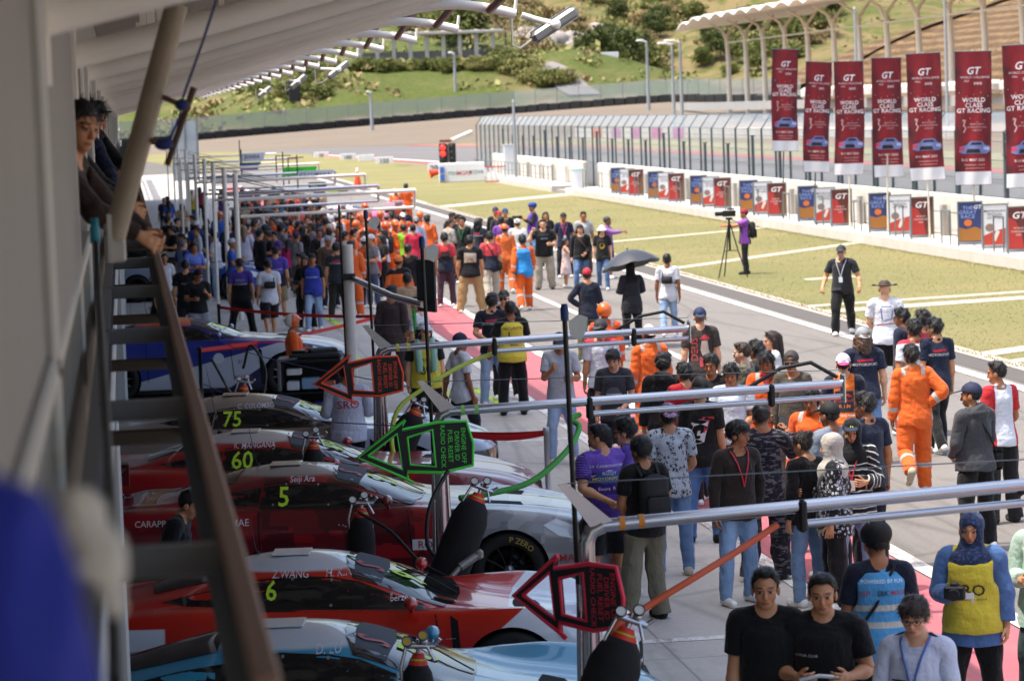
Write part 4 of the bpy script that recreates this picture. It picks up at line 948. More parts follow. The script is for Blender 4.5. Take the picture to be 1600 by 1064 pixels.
    # mirrors, splitter, roof fittings, wing, sill, tail lights
    for s in (-1, 1):
        mx = sw[0][0]-.1; mb = MB(); mb.ball((mx, s*1.0, sw[0][1]+.06), (.055, .105, .05), 14, 10); mb.tube([(mx, s*.84, sw[0][1]-.02), (mx, s*.93, sw[0][1]+.02)], .018, 6); mb.build('wing_mirror', M('mirror_'+mirror, mirror, .3, coat=1), root)
    nose = c['st'][0][0]; mb = MB(); mb.prism([(nose-.42, -.97), (nose-.1, -.95), (nose+.05, -.6), (nose+.09, 0), (nose+.05, .6), (nose-.1, .95), (nose-.42, .97)], .075, .1); mb.build('splitter', M('carbon', '#0b0b0c', .35), root)
    proj(poly2([(-.6, .3), (-.55, .5), (.55, .5), (.6, .3), (.45, .2), (-.45, .2)], .08), 'N', 'grille', M('gap', '#050505', .9), .005)
    if not R_:
        for s in (-1, 1): proj(poly2([(s*.05, .52), (s*.06, .68), (s*.22, .68), (s*.26, .5), (s*.2, .3), (s*.06, .3)], .05), 'N', 'kidney_grille', M('gap', '#050505', .9), .008)
    mb = MB(); hx = sw[4][0]; zr2 = max(r[7] for r in c['st']); mb.box((hx-.05, 0, zr2+.004), (.3, .34, .009), 0, .003); mb.build('roof_hatch', mat, root)
    mb = MB(); mb.tube([(hx-.35, .22, zr2-.05), (hx-.42, .22, zr2+.34)], .006, 6, r2=.002); mb.ball((hx-.35, .22, zr2-.03), (.03, .02, .02), 8, 5); mb.build('aerial', M('aerial', '#0a0a0a', .6), root)
    if wing:
        tx = c['st'][-1][0]; mb = MB(); mb.prism([(tx-.22, 1.19), (tx-.05, 1.16), (tx+.14, 1.2), (tx+.14, 1.22), (tx-.05, 1.185), (tx-.22, 1.225)], -.93, .93, lambda a, b, z: (a, z, b)); 
        wg = mb.build('rear_wing', M('carbon', '#0b0b0c', .35), root)
        for s in (-1, 1):
            mb = MB(); mb.box((tx-.05, s*.94, 1.15), (.42, .012, .24), 0, .004); mb.build('end_plate', mat, wg)
            mb = MB(); mb.prism([(tx+.1, .86), (tx+.26, .88), (tx+.02, 1.25), (tx-.04, 1.25)], s*.36-.008, s*.36+.008, lambda a, b, z: (a, z, b)); mb.build('wing_stay', M('carbon', '#0b0b0c', .35), wg)
        tl = st[-1]; proj(poly2([(-.6, 0), (-.6, .04), (.6, .04), (.6, 0)], .1), 'T', 'tail_light', M('tail_red', '#5a0606', .2), .004, tx+.12, 0) if False else None
    return root, proj
# ================================================================== the place: ground, track, hill
def ground_mat(name, cols, scales=(.25, 2.0, 14), bump=.4, bs=30, rough=.9, speck=0.0, joints=None, stains=0.0, streak=0.0):
    g = NG(name); v = g.n("NewGeometry").outputs['Position']; n1 = g.noise(v, scales[0], 5, .6); n2 = g.noise(v, scales[1], 4, .6); n3 = g.noise(v, scales[2], 3, .7)
    a, b, c = [srgb(x) for x in cols]
    col = g.mix(g.ramp(n1, .35, .65), a, b); col = g.mix(g.math('MULTIPLY', g.ramp(n2, .45, .75), .7), col, c)
    col = g.mix(.35, col, g.mix(n3, tuple(k*.6 for k in a), tuple(min(1, k*1.35) for k in b)))
    if speck: col = g.mix(speck, col, g.mix(g.ramp(g.noise(v, 160, 2), .3, .7), (.02, .02, .02), (.75, .73, .7)))
    x, y, z = g.xyz(v)
    if joints:
        for ax, per in joints:
            q = g.math('ABSOLUTE', g.math('SUBTRACT', g.math('FRACT', g.math('DIVIDE', (x, y)[ax], per)), .5)); col = g.mix(g.math('MULTIPLY', g.ramp(q, .4965, .4985), .55), col, tuple(k*.3 for k in a))
    if stains:
        s = g.ramp(g.noise(g.scalev(v, (1.2, .5, 1)), 1.1, 5, .7), .56, .72); col = g.mix(g.math('MULTIPLY', s, stains), col, tuple(k*.42 for k in a))
    if streak:
        s = g.ramp(g.noise(g.scalev(v, (1.6, .035, 1)), 1.0, 6, .75), .5, .68); col = g.mix(g.math('MULTIPLY', s, streak), col, tuple(k*.5 for k in a)); cr = g.n('TexVoronoi', feature='DISTANCE_TO_EDGE'); cr.inputs['Scale'].default_value = .16; g.put(cr.inputs['Vector'], g.scalev(v, (1, .6, 1))); col = g.mix(g.math('MULTIPLY', g.math('SUBTRACT', 1.0, g.ramp(cr.outputs['Distance'], .0, .012)), .35), col, tuple(k*.4 for k in a))
    g.put(g.b.inputs['Base Color'], col); g.b.inputs['Roughness'].default_value = rough; g.b.inputs['Specular IOR Level'].default_value = .3
    g.bump(g.noise(v, bs, 4, .7), bump, .03); return g.m
m_conc = ground_mat('apron_concrete', ('#b1aca4', '#c2bdb5', '#a39e96'), (.4, 2.2, 16), .15, 60, .75, .06, ((0, 4.4), (1, 4.9)), .45, .35)
m_asph = ground_mat('asphalt', ('#635e58', '#716a64', '#69635c'), (.12, 1.2, 40), .3, 120, .85, .16, None, .3, .5)
m_asph2 = ground_mat('track_asphalt', ('#5f5c5a', '#6b6765', '#64605e'), (.06, .5, 6), .2, 40, .85, .04, None, .2)
m_grass = ground_mat('turf', ('#6b6a2c', '#837844', '#616928'), (.1, .6, 6), .9, 45, .95, .1)
m_dry = ground_mat('dry_ground', ('#776b4e', '#82775a', '#66643c'), (.03, .3, 2), .5, 8, .95)
m_gravel = ground_mat('gravel', ('#6c6153', '#766a5b', '#62574a'), (.05, .6, 5), .4, 12, .95)
m_roadc = ground_mat('pale_road', ('#5d5953', '#66625b', '#54504b'), (.05, .5, 6), .2, 20, .9)
def worn_white():
    g = NG('road_paint_white'); v = g.n("NewGeometry").outputs['Position']; n = g.noise(g.scalev(v, (1.5, .4, 1)), 2.2, 6, .75); f = g.noise(v, 45, 3, .7)
    col = g.mix(g.ramp(g.math('MULTIPLY_ADD', f, .35, n), .66, .82), srgb('#dcd9d3'), srgb('#8d8780')); g.put(g.b.inputs['Base Color'], col); g.b.inputs['Roughness'].default_value = .75; g.bump(f, .12, .01); return g.m
m_white = worn_white()
def redpaint():
    g = NG('red_paint'); v = g.n("NewGeometry").outputs['Position']; n = g.noise(v, 2.5, 5, .7); n2 = g.noise(v, 30, 3)
    col = g.mix(n, srgb('#a84e56'), srgb('#b86a6e')); col = g.mix(g.math('MULTIPLY', g.ramp(g.noise(g.scalev(v, (1, .35, 1)), 1.3, 4, .7), .45, .7), .6), col, srgb('#8a6a6a')); col = g.mix(g.math('MULTIPLY', n2, .3), col, srgb('#a0464f')); sk = g.ramp(g.noise(g.scalev(v, (2.2, .05, 1)), 1.0, 6, .75), .5, .66); col = g.mix(g.math('MULTIPLY', sk, .5), col, srgb('#5e4546')); wr = g.ramp(g.noise(g.scalev(v, (1.4, .5, 1)), 3.0, 6, .8), .58, .68); col = g.mix(g.math('MULTIPLY', wr, .55), col, srgb('#9a8a86'))
    g.put(g.b.inputs['Base Color'], col); g.b.inputs['Roughness'].default_value = .75; g.bump(n2, .1, .01); return g.m
m_red = redpaint()
def sheet(name, pts, z, m, kind='structure'):
    o = mesh_obj(name, [(x, y*K, z) for x, y in pts], [tuple(range(len(pts)))], m); tag(o, kind=kind); return o
def strip(name, x0, x1, y0, y1, z, m): return sheet(name, [(x0, y0), (x1, y0), (x1, y1), (x0, y1)], z, m)
strip('ground', -400, 900, -40, 330, -.03, m_dry)
strip('pit_apron', -12, 6.1, -6, 150, 0, m_conc)
strip('service_road', -60, 14.6, 150, 236, -.006, m_roadc)
strip('pit_lane', 6.1, 13.9, -6, 150, -.004, m_asph)
strip('kerb_strip', 13.9, 14.55, -6, 140, .002, M('dark_edge', '#54504b', .9, var=.2, vs=3, bump=.3))
strip('kerb_edge', 14.5, 14.86, -6, 140, .01, M('pale_kerb', '#b0a498', .9, var=.2, vs=2, bump=.2))
strip('grass_verge', 14.55, 22.55, -6, 150, .004, m_grass)
sheet('grass_infield', [(3, 150), (24, 150), (21, 205), (14, 236), (-2, 236), (6.5, 165)], .0, m_grass)
strip('red_strip', 6.3, 7.45, -6, 120, .004, m_red)
for a, b, y0, y1 in ((6.1, 6.28, -6, 120), (7.47, 7.66, -6, 120), (9.74, 9.9, 26, 44), (9.74, 9.9, 50, 90), (13.5, 13.74, -6, 150)): strip('road_marking', a, b, y0, y1, .008, m_white)
for x0, x1, y in ((2.6, 6.1, 15.1), (2.6, 6.1, 19.8), (2.8, 6.1, 24.6), (2.8, 6.1, 29.4)): strip('road_marking', x0, x1, y-.05, y+.05, .004, m_white)
m_lime = M('lime_paint', '#b8d83a', .7)
for x0, y0, x1, y1 in ((4.35, 41.0, 4.5, 38.4), (4.0, 36.5, 4.15, 33.4), (4.9, 31, 5.05, 28.6), (5.5, 29.5, 5.65, 27.5)): sheet('road_marking', [(x0, y0), (x1, y1), (x1+.14, y1), (x0+.14, y0)][::-1], .004, m_lime)
# pale paved drains that cross the verge
m_drain = M('drain_concrete', '#b3aa98', .9, var=.2, vs=2, bump=.3)
for xa, ya, xb, yb, wd in ((14.6, 83.3, 22.5, 90.3, 1.1), (14.6, 48.2, 22.5, 54.2, .32), (14.6, 37.2, 22.5, 38.6, .34), (14.6, 38.4, 22.5, 39.7, .2), (14.6, 30.1, 22.5, 33.8, .3), (14.6, 29.2, 22.5, 32.5, .22), (14.6, 58, 22.5, 62.2, .3)): sheet('drain_strip', [(xa, ya), (xb, yb), (xb, yb+wd*1.6), (xa, ya+wd*1.6)], .012, m_drain)
sheet('drain_cover', [(16.9, 44.0), (18.3, 44.3), (18.3, 44.7), (16.9, 44.4)], .012, m_drain)
# race track beyond the pit wall, its kerb, run-off
sheet('race_track', [(26, -10), (47.2, -10), (48.5, 190), (36, 232), (10, 252), (-70, 262), (-70, 218), (0, 212), (18, 204), (25, 175), (26, 140)], -.012, m_asph2)
sheet('kerb_line', [(47.4, 40), (48.9, 40), (50.0, 190), (37.5, 233), (36.2, 232), (48.6, 190)], .004, M('kerb_red', '#c03848', .7, var=.1))
sheet('kerb_line', [(21.6, 196), (22.2, 197), (28.5, 150), (27.7, 150)], .006, m_white)
sheet('kerb_line', [(20.6, 194), (21.5, 196), (27.6, 150), (26.6, 150)], .006, M('kerb_red', '#c03848', .7, var=.1))
strip('runoff_grass', 50.5, 62, 30, 230, -.01, ground_mat('runoff', ('#8c8560', '#9a9470', '#777a48'), (.05, .5, 5), .4, 15))
def gz(X, Y):
    Y = Y/K; return np.clip((Y-236)/84, 0, 1)*np.clip(.6+.045*(X-14), -2.0, 5.0)
o = grid('gravel_runoff', np.linspace(-150, 330, 60), np.linspace(236, 330, 20)*K, lambda X, Y: gz(X, Y)-.004, m_gravel); tag(o, kind='structure')
# the hill behind: one height field
def vnoise(X, Y, s, seed):
    r = np.random.default_rng(seed); out = 0
    for i in range(6):
        a = r.uniform(0, 6.28); k = (1+.7*i)/s; out = out+np.sin((X*math.cos(a)+Y*math.sin(a))*k*6.28+r.uniform(0, 6.28))/(1+.6*i)
    return out*.4
def hz(X, Y):
    Y = Y/K
    base = np.clip(.6+.045*(X-14), -2.0, 5.0)
    bank = 11.5*sst(Y, 332, 362)*(1-sst(X, 88, 128))*sst(X, 2, 48)
    far = 78*sst(Y, 395, 760)+np.maximum(0, Y-395)*.035+8*sst(X, 125, 185)*sst(Y, 345, 430)
    right = np.maximum(0, X-112-.0*Y)*.30*sst(X, 110, 150)*(1-sst(Y, 330, 420))
    return base+bank+np.maximum(far, right)+vnoise(X, Y, 70, 3)*(1.0+2.6*sst(Y, 395, 480))*sst(Y, 334, 350)+vnoise(X, Y, 19, 4)*.5*sst(Y, 334, 350)
def hill_mat():
    g = NG('hillside'); v = g.n("NewGeometry").outputs['Position']; x, y, z = g.xyz(v)
    n1 = g.noise(v, .035, 5, .6); n2 = g.noise(v, .16, 4, .6); n3 = g.noise(v, 1.1, 3, .7)
    n1 = g.math('ADD', n1, g.math('MULTIPLY', g.math('MULTIPLY', g.ramp(x, 60, 130), g.ramp(y, 380*K, 420*K)), .13)); col = g.mix(g.ramp(n1, .47, .66), srgb('#48552a'), srgb('#76684a')); col = g.mix(g.ramp(n2, .46, .66), col, srgb('#475524')); col = g.mix(g.math('MULTIPLY', g.ramp(n3, .4, .7), .45), col, srgb('#736a42'))
    soil = g.mix(n2, srgb('#86705c'), srgb('#97836f'))
    low = g.math('SUBTRACT', 1.0, g.ramp(g.math('ADD', y, g.math('MULTIPLY', n2, 15.0)), 341*K, 345*K)); col = g.mix(low, col, soil)
    # dry terraces on the right-hand slope
    tr = g.math('MULTIPLY', g.ramp(x, 112, 122), g.math('SUBTRACT', 1.0, g.ramp(y, 355*K, 385*K)))
    rows = g.ramp(g.math('SINE', g.math('MULTIPLY', g.math('ADD', z, g.math('MULTIPLY', n2, .8)), 4.6)), -.1, .5); rn = g.noise(g.scalev(v, (.35, .35, 1.2)), 1.4, 4, .65)
    dry = g.mix(rows, srgb('#54432f'), srgb('#7d674c')); dry = g.mix(g.ramp(rn, .42, .62), dry, srgb('#63513f')); col = g.mix(tr, col, dry)
    g.put(g.b.inputs['Base Color'], col); g.b.inputs['Roughness'].default_value = .95; g.b.inputs['Specular IOR Level'].default_value = .1
    g.bump(g.noise(v, .9, 5, .7), .7, .6); return g.m
m_hill = hill_mat()
o = grid('hill', np.linspace(-300, 700, 230), np.concatenate([np.linspace(330, 460, 66), np.linspace(465, 1000, 80)])*K, hz, m_hill); tag(o, kind='structure')
def hz_side(X, Y): return np.where(Y < 330*K, np.clip(.6+.045*(X-14), -2, 5)*0+np.maximum(0, X-104)*.30*sst(X, 104, 150)+1.2*sst(X, 60, 100)+vnoise(X, Y, 19, 4)*.4*sst(X, 108, 130), hz(X, Y))-.15
o = grid('side_hill', np.linspace(66, 420, 120), np.linspace(60, 331, 90)*K, hz_side, m_hill); tag(o, kind='structure')
# service road climbing the hill, boulder face
P = [onz(*p, 0) for p in ()]
def hillray(px, py, y0=332, y1=900):
    d = ray(px, py)
    y0, y1 = y0*K, y1*K
    for Y in np.arange(y0, y1, 1.2):
        t = Y/d[1]; X = d[0]*t; Z = CAM_H+d[2]*t
        if Z <= hz(np.array(X), np.array(float(Y))): return np.array([X, Y, float(hz(np.array(X), np.array(float(Y))))])
    return np.array([d[0]*y1/d[1], y1, CAM_H+d[2]*y1/d[1]])
rp = [(915, 152), (885, 132), (862, 115), (838, 106)]; L = [hillray(*p) for p in rp]; mbr = []
V = []; F = []
Ls = [L[0]*(1-t)+L[1]*t for t in np.linspace(0, 1, 8)]+[L[1]*(1-t)+L[2]*t for t in np.linspace(0, 1, 8)]+[L[2]*(1-t)+L[3]*t for t in np.linspace(0, 1, 8)]
for i, p in enumerate(Ls):
    for s in np.linspace(-3.2, 3.2, 7): V.append((p[0]+s, p[1]-abs(s)*.0, float(hz(np.array(p[0]+s), np.array(p[1])))+.35))
F = [(i*7+j, i*7+j+1, (i+1)*7+j+1, (i+1)*7+j) for i in range(len(Ls)-1) for j in range(6)]
o = mesh_obj('hill_road', V, F, M('hill_tarmac', '#77726e', .9, var=.15, vs=.5), None, True); tag(o, kind='structure')
# ------------------------------------------------------------------ vegetation
def leaf_mat(name, c1, c2):
    g = NG(name); n = g.noise(g.n("NewGeometry").outputs['Position'], .35, 4, .7); oi = g.n("ObjectInfo").outputs['Random']
    col = g.mix(g.ramp(n, .3, .7), srgb(c1), srgb(c2)); col = g.mix(g.math('MULTIPLY', oi, .5), col, tuple(k*1.25 for k in srgb(c2)))
    g.put(g.b.inputs['Base Color'], col); g.b.inputs['Roughness'].default_value = .7; g.b.inputs['Specular IOR Level'].default_value = .2; g.b.inputs['Transmission Weight'].default_value = 0
    return g.m
LEAF = [leaf_mat('leaf_dark', '#36401f', '#50582c'), leaf_mat('leaf_mid', '#525c2c', '#686c38'), leaf_mat('leaf_pale', '#72733d', '#878452'), leaf_mat('leaf_dry', '#7a6845', '#94845e')]
BARK = M('bark', '#6a5a48', .95, var=.25, vs=3, bump=.6)
def tree_meshes(seed, H, spread, n, leaf, low=.25, ls=.5):
    r = np.random.default_rng(seed); mb = MB(); th = H*.45; tips = []
    mb.tube([(0, 0, -1.0), (.05*H*.2, 0, th*.5), (r.normal()*.03*H, r.normal()*.03*H, th)], H*.028, 7, r2=H*.014)
    cl = []
    for i in range(9):
        a = r.uniform(0, 6.28); e = np.array([math.cos(a)*spread*r.uniform(.4, .95), math.sin(a)*spread*r.uniform(.4, .95), H*r.uniform(low+.1, .95)]); s0 = np.array([0, 0, th*r.uniform(.5, 1)])
        mb.tube([s0, (s0+e)/2+r.normal(size=3)*.05*H, e], H*.011, 5, r2=H*.004); cl.append(e)
    for i in range(16):
        a = r.uniform(0, 6.28); q = r.uniform(0, 1)**.5; zz = r.uniform(low, 1); wd = math.sin(min(1, (zz-low)/(1-low)*1.25+.15)*2.6)
        cl.append(np.array([math.cos(a)*spread*q*wd, math.sin(a)*spread*q*wd, H*zz*.96]))
    cl = np.array(cl); c = cl[r.integers(0, len(cl), n)]; off = r.normal(size=(n, 3))*np.array([.24*spread, .24*spread, .075*H]); p = c+off
    s = r.uniform(.55, 1.3, n)*ls; u = r.normal(size=(n, 3)); u /= np.linalg.norm(u, axis=1)[:, None]; v = np.cross(u, r.normal(size=(n, 3))); v /= np.linalg.norm(v, axis=1)[:, None]
    Q = np.stack([p-u*s[:, None], p+v*s[:, None]*.55, p+u*s[:, None], p-v*s[:, None]*.55], 1).reshape(-1, 3)
    return mb, Q, np.arange(n*4).reshape(-1, 4)
TREES = []
def proto_tree(name, label, seed, H, spread, n, leaf, low, ls):
    mb, Q, F = tree_meshes(seed, H, spread, n, leaf, low, ls); root = empty(name); tag(root, label, 'tree' if 'tree' in name else 'bush'); mb.build('trunk', BARK, root); mesh_obj('crown', Q, F, leaf, root); root['used'] = 0; return root
def put_tree(pr, loc, sc, label, group, rz=0):
    if pr['used'] == 0: pr['used'] = 1; c = pr
    else:
        c = pr.copy(); COL.objects.link(c)
        for ch in pr.children:
            k = ch.copy(); COL.objects.link(k); k.parent = c
    c.location = tuple(map(float, loc)); c.scale = (sc, sc, sc); c.rotation_euler = (0, 0, rz); c['label'] = label; c['group'] = group; return c
TP = [proto_tree('shade_tree', 'x', 1, 9, 4.2, 2600, LEAF[0], .3, .42), proto_tree('shade_tree', 'x', 2, 8, 4.0, 2400, LEAF[1], .3, .42), proto_tree('hill_bush', 'x', 3, 3.4, 2.8, 1500, LEAF[1], .02, .3), proto_tree('hill_bush', 'x', 4, 3.0, 2.8, 1400, LEAF[2], .02, .3), proto_tree('bare_tree', 'x', 5, 10, 5.2, 900, LEAF[3], .35, .2), proto_tree('hill_bush', 'x', 6, 2.6, 2.6, 1200, LEAF[3], .02, .28)]
def hill_put(k, px, py, sc, label, group, y0=332):
    p = hillray(px, py, y0); put_tree(TP[k], p-np.array([0, 0, .2]), sc, label, group, random.uniform(0, 6.28))
r_ = random.Random(5)
# named groups of vegetation, each set where the photograph shows it
for px, py, k, sc in ((715, 78, 1, 1.35), (735, 74, 0, 1.2), (690, 70, 1, .9)): hill_put(k, px, py, sc, 'rounded green tree on the bank top beside the concrete frame', 'green trees by the concrete frame', 380)
hill_put(4, 790, 86, 1.5, 'bare grey branched tree on the bank above the road', 'bare trees', 372); hill_put(4, 815, 92, 1.1, 'smaller leafless tree right of the bare grey tree', 'bare trees', 372)
for i in range(30):
    px = 470+i*12+r_.uniform(-5, 5); hill_put(r_.choice((2, 3, 2)), px, 112-.014*(px-470)+r_.uniform(-2, 4), r_.uniform(.55, .85), 'low green shrub along the crest of the grassy bank', 'shrubs along the bank crest', 345)
for i in range(26):
    px = r_.uniform(775, 880); py = np.interp(px, [775, 820, 880], [100, 118, 148])+r_.uniform(-12, 6); hill_put(r_.choice((2, 3)), px, min(py, 148), r_.uniform(.6, 1.0), 'bright green shrub on the slope left of the hill road', 'shrubs left of the hill road', 345)
for px, py, k, sc in ((930, 112, 0, 1.0), (950, 108, 1, 1.1), (968, 112, 0, 1.15), (990, 110, 1, 1.05), (1012, 118, 1, .9), (922, 100, 1, .9), (1000, 98, 0, .9), (945, 95, 0, 1.0)): hill_put(k, px, py, sc, 'leafy green tree in the clump behind the white billboard', 'trees behind the white billboard', 400)
for px, py, k in ((1020, 62, 0), (1035, 48, 0), (1110, 78, 0), (1120, 95, 0), (1098, 108, 1), (1160, 100, 1), (1185, 112, 1), (965, 40, 0), (1200, 90, 1), (1215, 60, 1), (1240, 75, 1), (1180, 60, 0), (1140, 118, 2), (1250, 40, 1), (1275, 55, 1), (1300, 30, 0)): hill_put(k, px, py, r_.uniform(.6, .95), 'dark green tree standing on the dry hillside behind the stand', 'trees on the dry hillside', 420)
for i in range(110):
    px = r_.uniform(450, 1290); py = r_.uniform(-10, 120) if px > 830 else r_.uniform(-5, 60)
    if 840 < px < 915 and py > 100: continue
    hill_put(r_.choice((2, 3, 5, 5, 3)), px, py, r_.uniform(.8, 1.7), 'scrubby bush growing on the far hillside', 'bushes on the far hillside', 400)
for i in range(26): hill_put(r_.choice((2, 3)), r_.uniform(400, 520), r_.uniform(105, 160), r_.uniform(.5, .9), 'small shrub on the left end of the bank', 'shrubs on the left end of the bank', 340)
# pale rock face on the hill
mb = MB(); c0 = hillray(905, 62, 430)
for i in range(26):
    p = hillray(r_.uniform(815, 935), r_.uniform(42, 78), 430); s = r_.uniform(1.2, 3.2); mb.ball(p+np.array([0, -.5, .2]), (s*1.3, s*.7, s), 7, 5)
o = mb.build('rock_outcrop', M('pale_rock', '#a39a92', .95, var=.25, vs=.4, bump=.8, bs=2)); tag(o, 'pale grey rock outcrop among bushes on the far hill', 'rocks')

# scrub that clothes the hill between the bushes
rs = np.random.default_rng(77); N = 5200; X = rs.uniform(-60, 330, N); Y = (345+(rs.uniform(0, 1, N)**1.3)*330)*K; dens = vnoise(X, Y, 45, 9)+rs.normal(size=N)*.35; keep = (dens > -.1+.5*(X > 95)) & ~((X > 118) & (Y < 380*K)); X, Y = X[keep], Y[keep]; Z = hz(X, Y); c = np.stack([X, Y, Z], 1)
k = 14; c = np.repeat(c, k, 0); M_ = len(c); sz = np.repeat(rs.uniform(.5, 1.5, len(X)), k); p = c+rs.normal(size=(M_, 3))*np.stack([sz*.9, sz*.9, sz*.45], 1)+np.array([0, 0, .4]); u = rs.normal(size=(M_, 3)); u /= np.linalg.norm(u, axis=1)[:, None]; v = np.cross(u, rs.normal(size=(M_, 3))); v /= np.linalg.norm(v, axis=1)[:, None]; q = (sz*rs.uniform(.3, .8, M_))[:, None]
o = mesh_obj('hill_scrub', np.stack([p-u*q, p+v*q*.6, p+u*q, p-v*q*.6], 1).reshape(-1, 3), np.arange(M_*4).reshape(-1, 4), LEAF[1:], mi=np.repeat(rs.integers(0, 3, len(X)), k)); tag(o, 'dense low scrub covering the far hillside', 'scrub', None, 'stuff')
# short grass standing along the lane edge, the walkway and the drains
N = 60000; X = rs.uniform(14.6, 22.5, N); Y = (18+rs.uniform(0, 1, N)**1.6*70)*K; e = rs.uniform(0, 1, N) < .3; X[e] = np.where(rs.uniform(0, 1, e.sum()) < .5, 14.6+rs.exponential(.12, e.sum()), 22.45-rs.exponential(.15, e.sum())); h = rs.uniform(.012, .034, N)*(1+e*.5); a = rs.uniform(0, 6.28, N); dx, dy = np.cos(a)*.012, np.sin(a)*.012; lx, ly = rs.normal(size=N)*.012, rs.normal(size=N)*.012
V = np.stack([np.stack([X-dx, Y-dy, X*0], 1), np.stack([X+dx, Y+dy, X*0], 1), np.stack([X+lx, Y+ly, h], 1)], 1).reshape(-1, 3); o = mesh_obj('grass_blades', V, np.arange(N*3).reshape(-1, 3), [leaf_mat('blade_green', '#6c7034', '#7d7a40'), leaf_mat('blade_straw', '#7c7448', '#8c8055')], mi=rs.integers(0, 2, N)); tag(o, 'short mown grass blades on the verge', 'grass', None, 'stuff')
# ================================================================== pit building
m_panel = M('grey_panel', '#85817c', .6, var=.07, vs=1.5, bump=.05); m_frame = M('pale_frame', '#b9b5ae', .5, var=.1); m_soff = M('soffit_sheet', '#9a9389', .6, var=.1, vs=2, bump=.1)
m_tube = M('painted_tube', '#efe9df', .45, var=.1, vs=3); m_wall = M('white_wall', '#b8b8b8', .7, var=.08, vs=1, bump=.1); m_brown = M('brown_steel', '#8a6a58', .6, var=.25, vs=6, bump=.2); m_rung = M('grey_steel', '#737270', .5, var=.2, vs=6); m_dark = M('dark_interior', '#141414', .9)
bd = empty('pit_building', (-.2, 0, 0)); tag(bd, 'grey pit building with upper gallery, white ribbed canopy and open garages', 'building')
def bbox(name, x0, x1, y0, y1, z0, z1, m, bev=.012):
    y0, y1 = y0*K, y1*K
    mb = MB(); mb.box(((x0+x1)/2+.2, (y0+y1)/2, (z0+z1)/2), (x1-x0, y1-y0, z1-z0), 0, bev); return mb.build(name, m, bd)
bbox('gallery_slab', -6, -.12, -1, 140, 2.9, 3.12, m_wall); bbox('back_wall', -6.3, -6, -1, 140, 0, 5.6, m_wall); bbox('header', -.42, -.22, -1, 140, 5.03, 5.75, m_panel)
bbox('wall_panel', -.36, -.2, 4.8, 7.8, 3.98, 5.03, m_panel); bbox('wall_panel', -.38, -.22, 1.2, 4.62, 3.3, 5.03, m_panel)
bbox('frame_post', -.36, -.19, 4.63, 4.79, 3.13, 5.03, m_frame); bbox('frame_post', -.36, -.2, 7.81, 7.9, 3.13, 5.03, m_frame)
for y in (9.9, 12.6, 15.4, 18.4, 21.6, 25, 30, 36, 44, 54, 66, 80, 96, 115): bbox('frame_post', -.34, -.2, y, y+.32, 3.13, 5.03, m_frame)
bbox('hand_rail', -.27, -.19, 1.0, 138, 3.98, 4.05, m_frame)
mb = MB(); 
for y in np.arange(1.1, 40, .22)*K: mb.box((-.03, y, 3.55), (.025, .025, .84))
rl = mb.build('railing_bars', m_frame, bd)
bbox('lower_rail', -.26, -.2, 1.0, 60, 3.16, 3.2, m_frame)
for y in (10.2, 22.6, 27.2, 33, 39, 46, 54, 63, 74, 88, 105): bbox('garage_pillar', -.55, -.1, y, y+.5, 0, 2.9, m_wall)
for y in (24.9, 30, 36, 42.5, 50, 58.5, 68, 81, 96): bbox('garage_dark_back', -3.0, -2.9, y-2, y+2, 0, 2.9, m_dark)  # near-black panels set back in the open bays, standing in for their shaded interior
# curved canopy: joists and sheeting follow the same section
def cz(x): return float(np.interp(x, [-6.5, -.2, .6, 3.2, 3.6, 3.95, 4.3, 4.6], [4.0, 4.93, 5.11, 5.76, 5.84, 5.84, 5.79, 5.71]))
JY = [1.7, 4.9, 8.0, 10.8, 14.1, 17.3, 20.8, 24.4, 27.9, 31.45, 34.9, 38.4, 41.8, 45, 48.4, 52, 55.5, 59, 62.5, 66, 69.5, 73, 76.5, 80, 84, 88, 92, 96, 100]
for y in np.array(JY)*K:
    mb = MB(); xs = list(np.linspace(-.3, 3.2, 6))+[3.45, 3.7, 3.95, 4.15, 4.35, 4.6]; mb.tube([(x+.2, y, cz(x)) for x in xs], .058, 14); mb.box((.0, y, 4.92), (.03, .3, .34))
    mb.tube([(4.79, y, cz(4.6)-.02), (4.82, y, cz(4.6)+.19)], .022, 6)
    for q in np.linspace(.2, 3.4, 5): mb.box((q+.2, y, cz(q)+.3), (.05, .03, .5))
    mb.build('joist', m_tube, bd)
    mb = MB(); mb.tube([(4.5, y, cz(4.3)-.02), (4.2, y-3.45*K, cz(4)+.1)], .05, 6); mb.build('brace', m_brown, bd)
V = []; xs = [-6.5, -3, -.2, .6, 1.5, 2.4, 3.2, 3.6, 3.95]; ys = np.arange(-3*K, 104*K, .3); F = []
for i, y in enumerate(ys):
    for x in xs: V.append((x+.2, y, cz(x)+.6+.018*(i % 2)))
F = [(i*9+j, i*9+j+1, (i+1)*9+j+1, (i+1)*9+j) for i in range(len(ys)-1) for j in range(8)]
n0 = len(V); V += [(a, b, c+.05) for a, b, c in V]; F = [q[::-1] for q in F]+[tuple(k+n0 for k in q) for q in F]
mesh_obj('canopy_sheet', V, F, m_soff, bd)
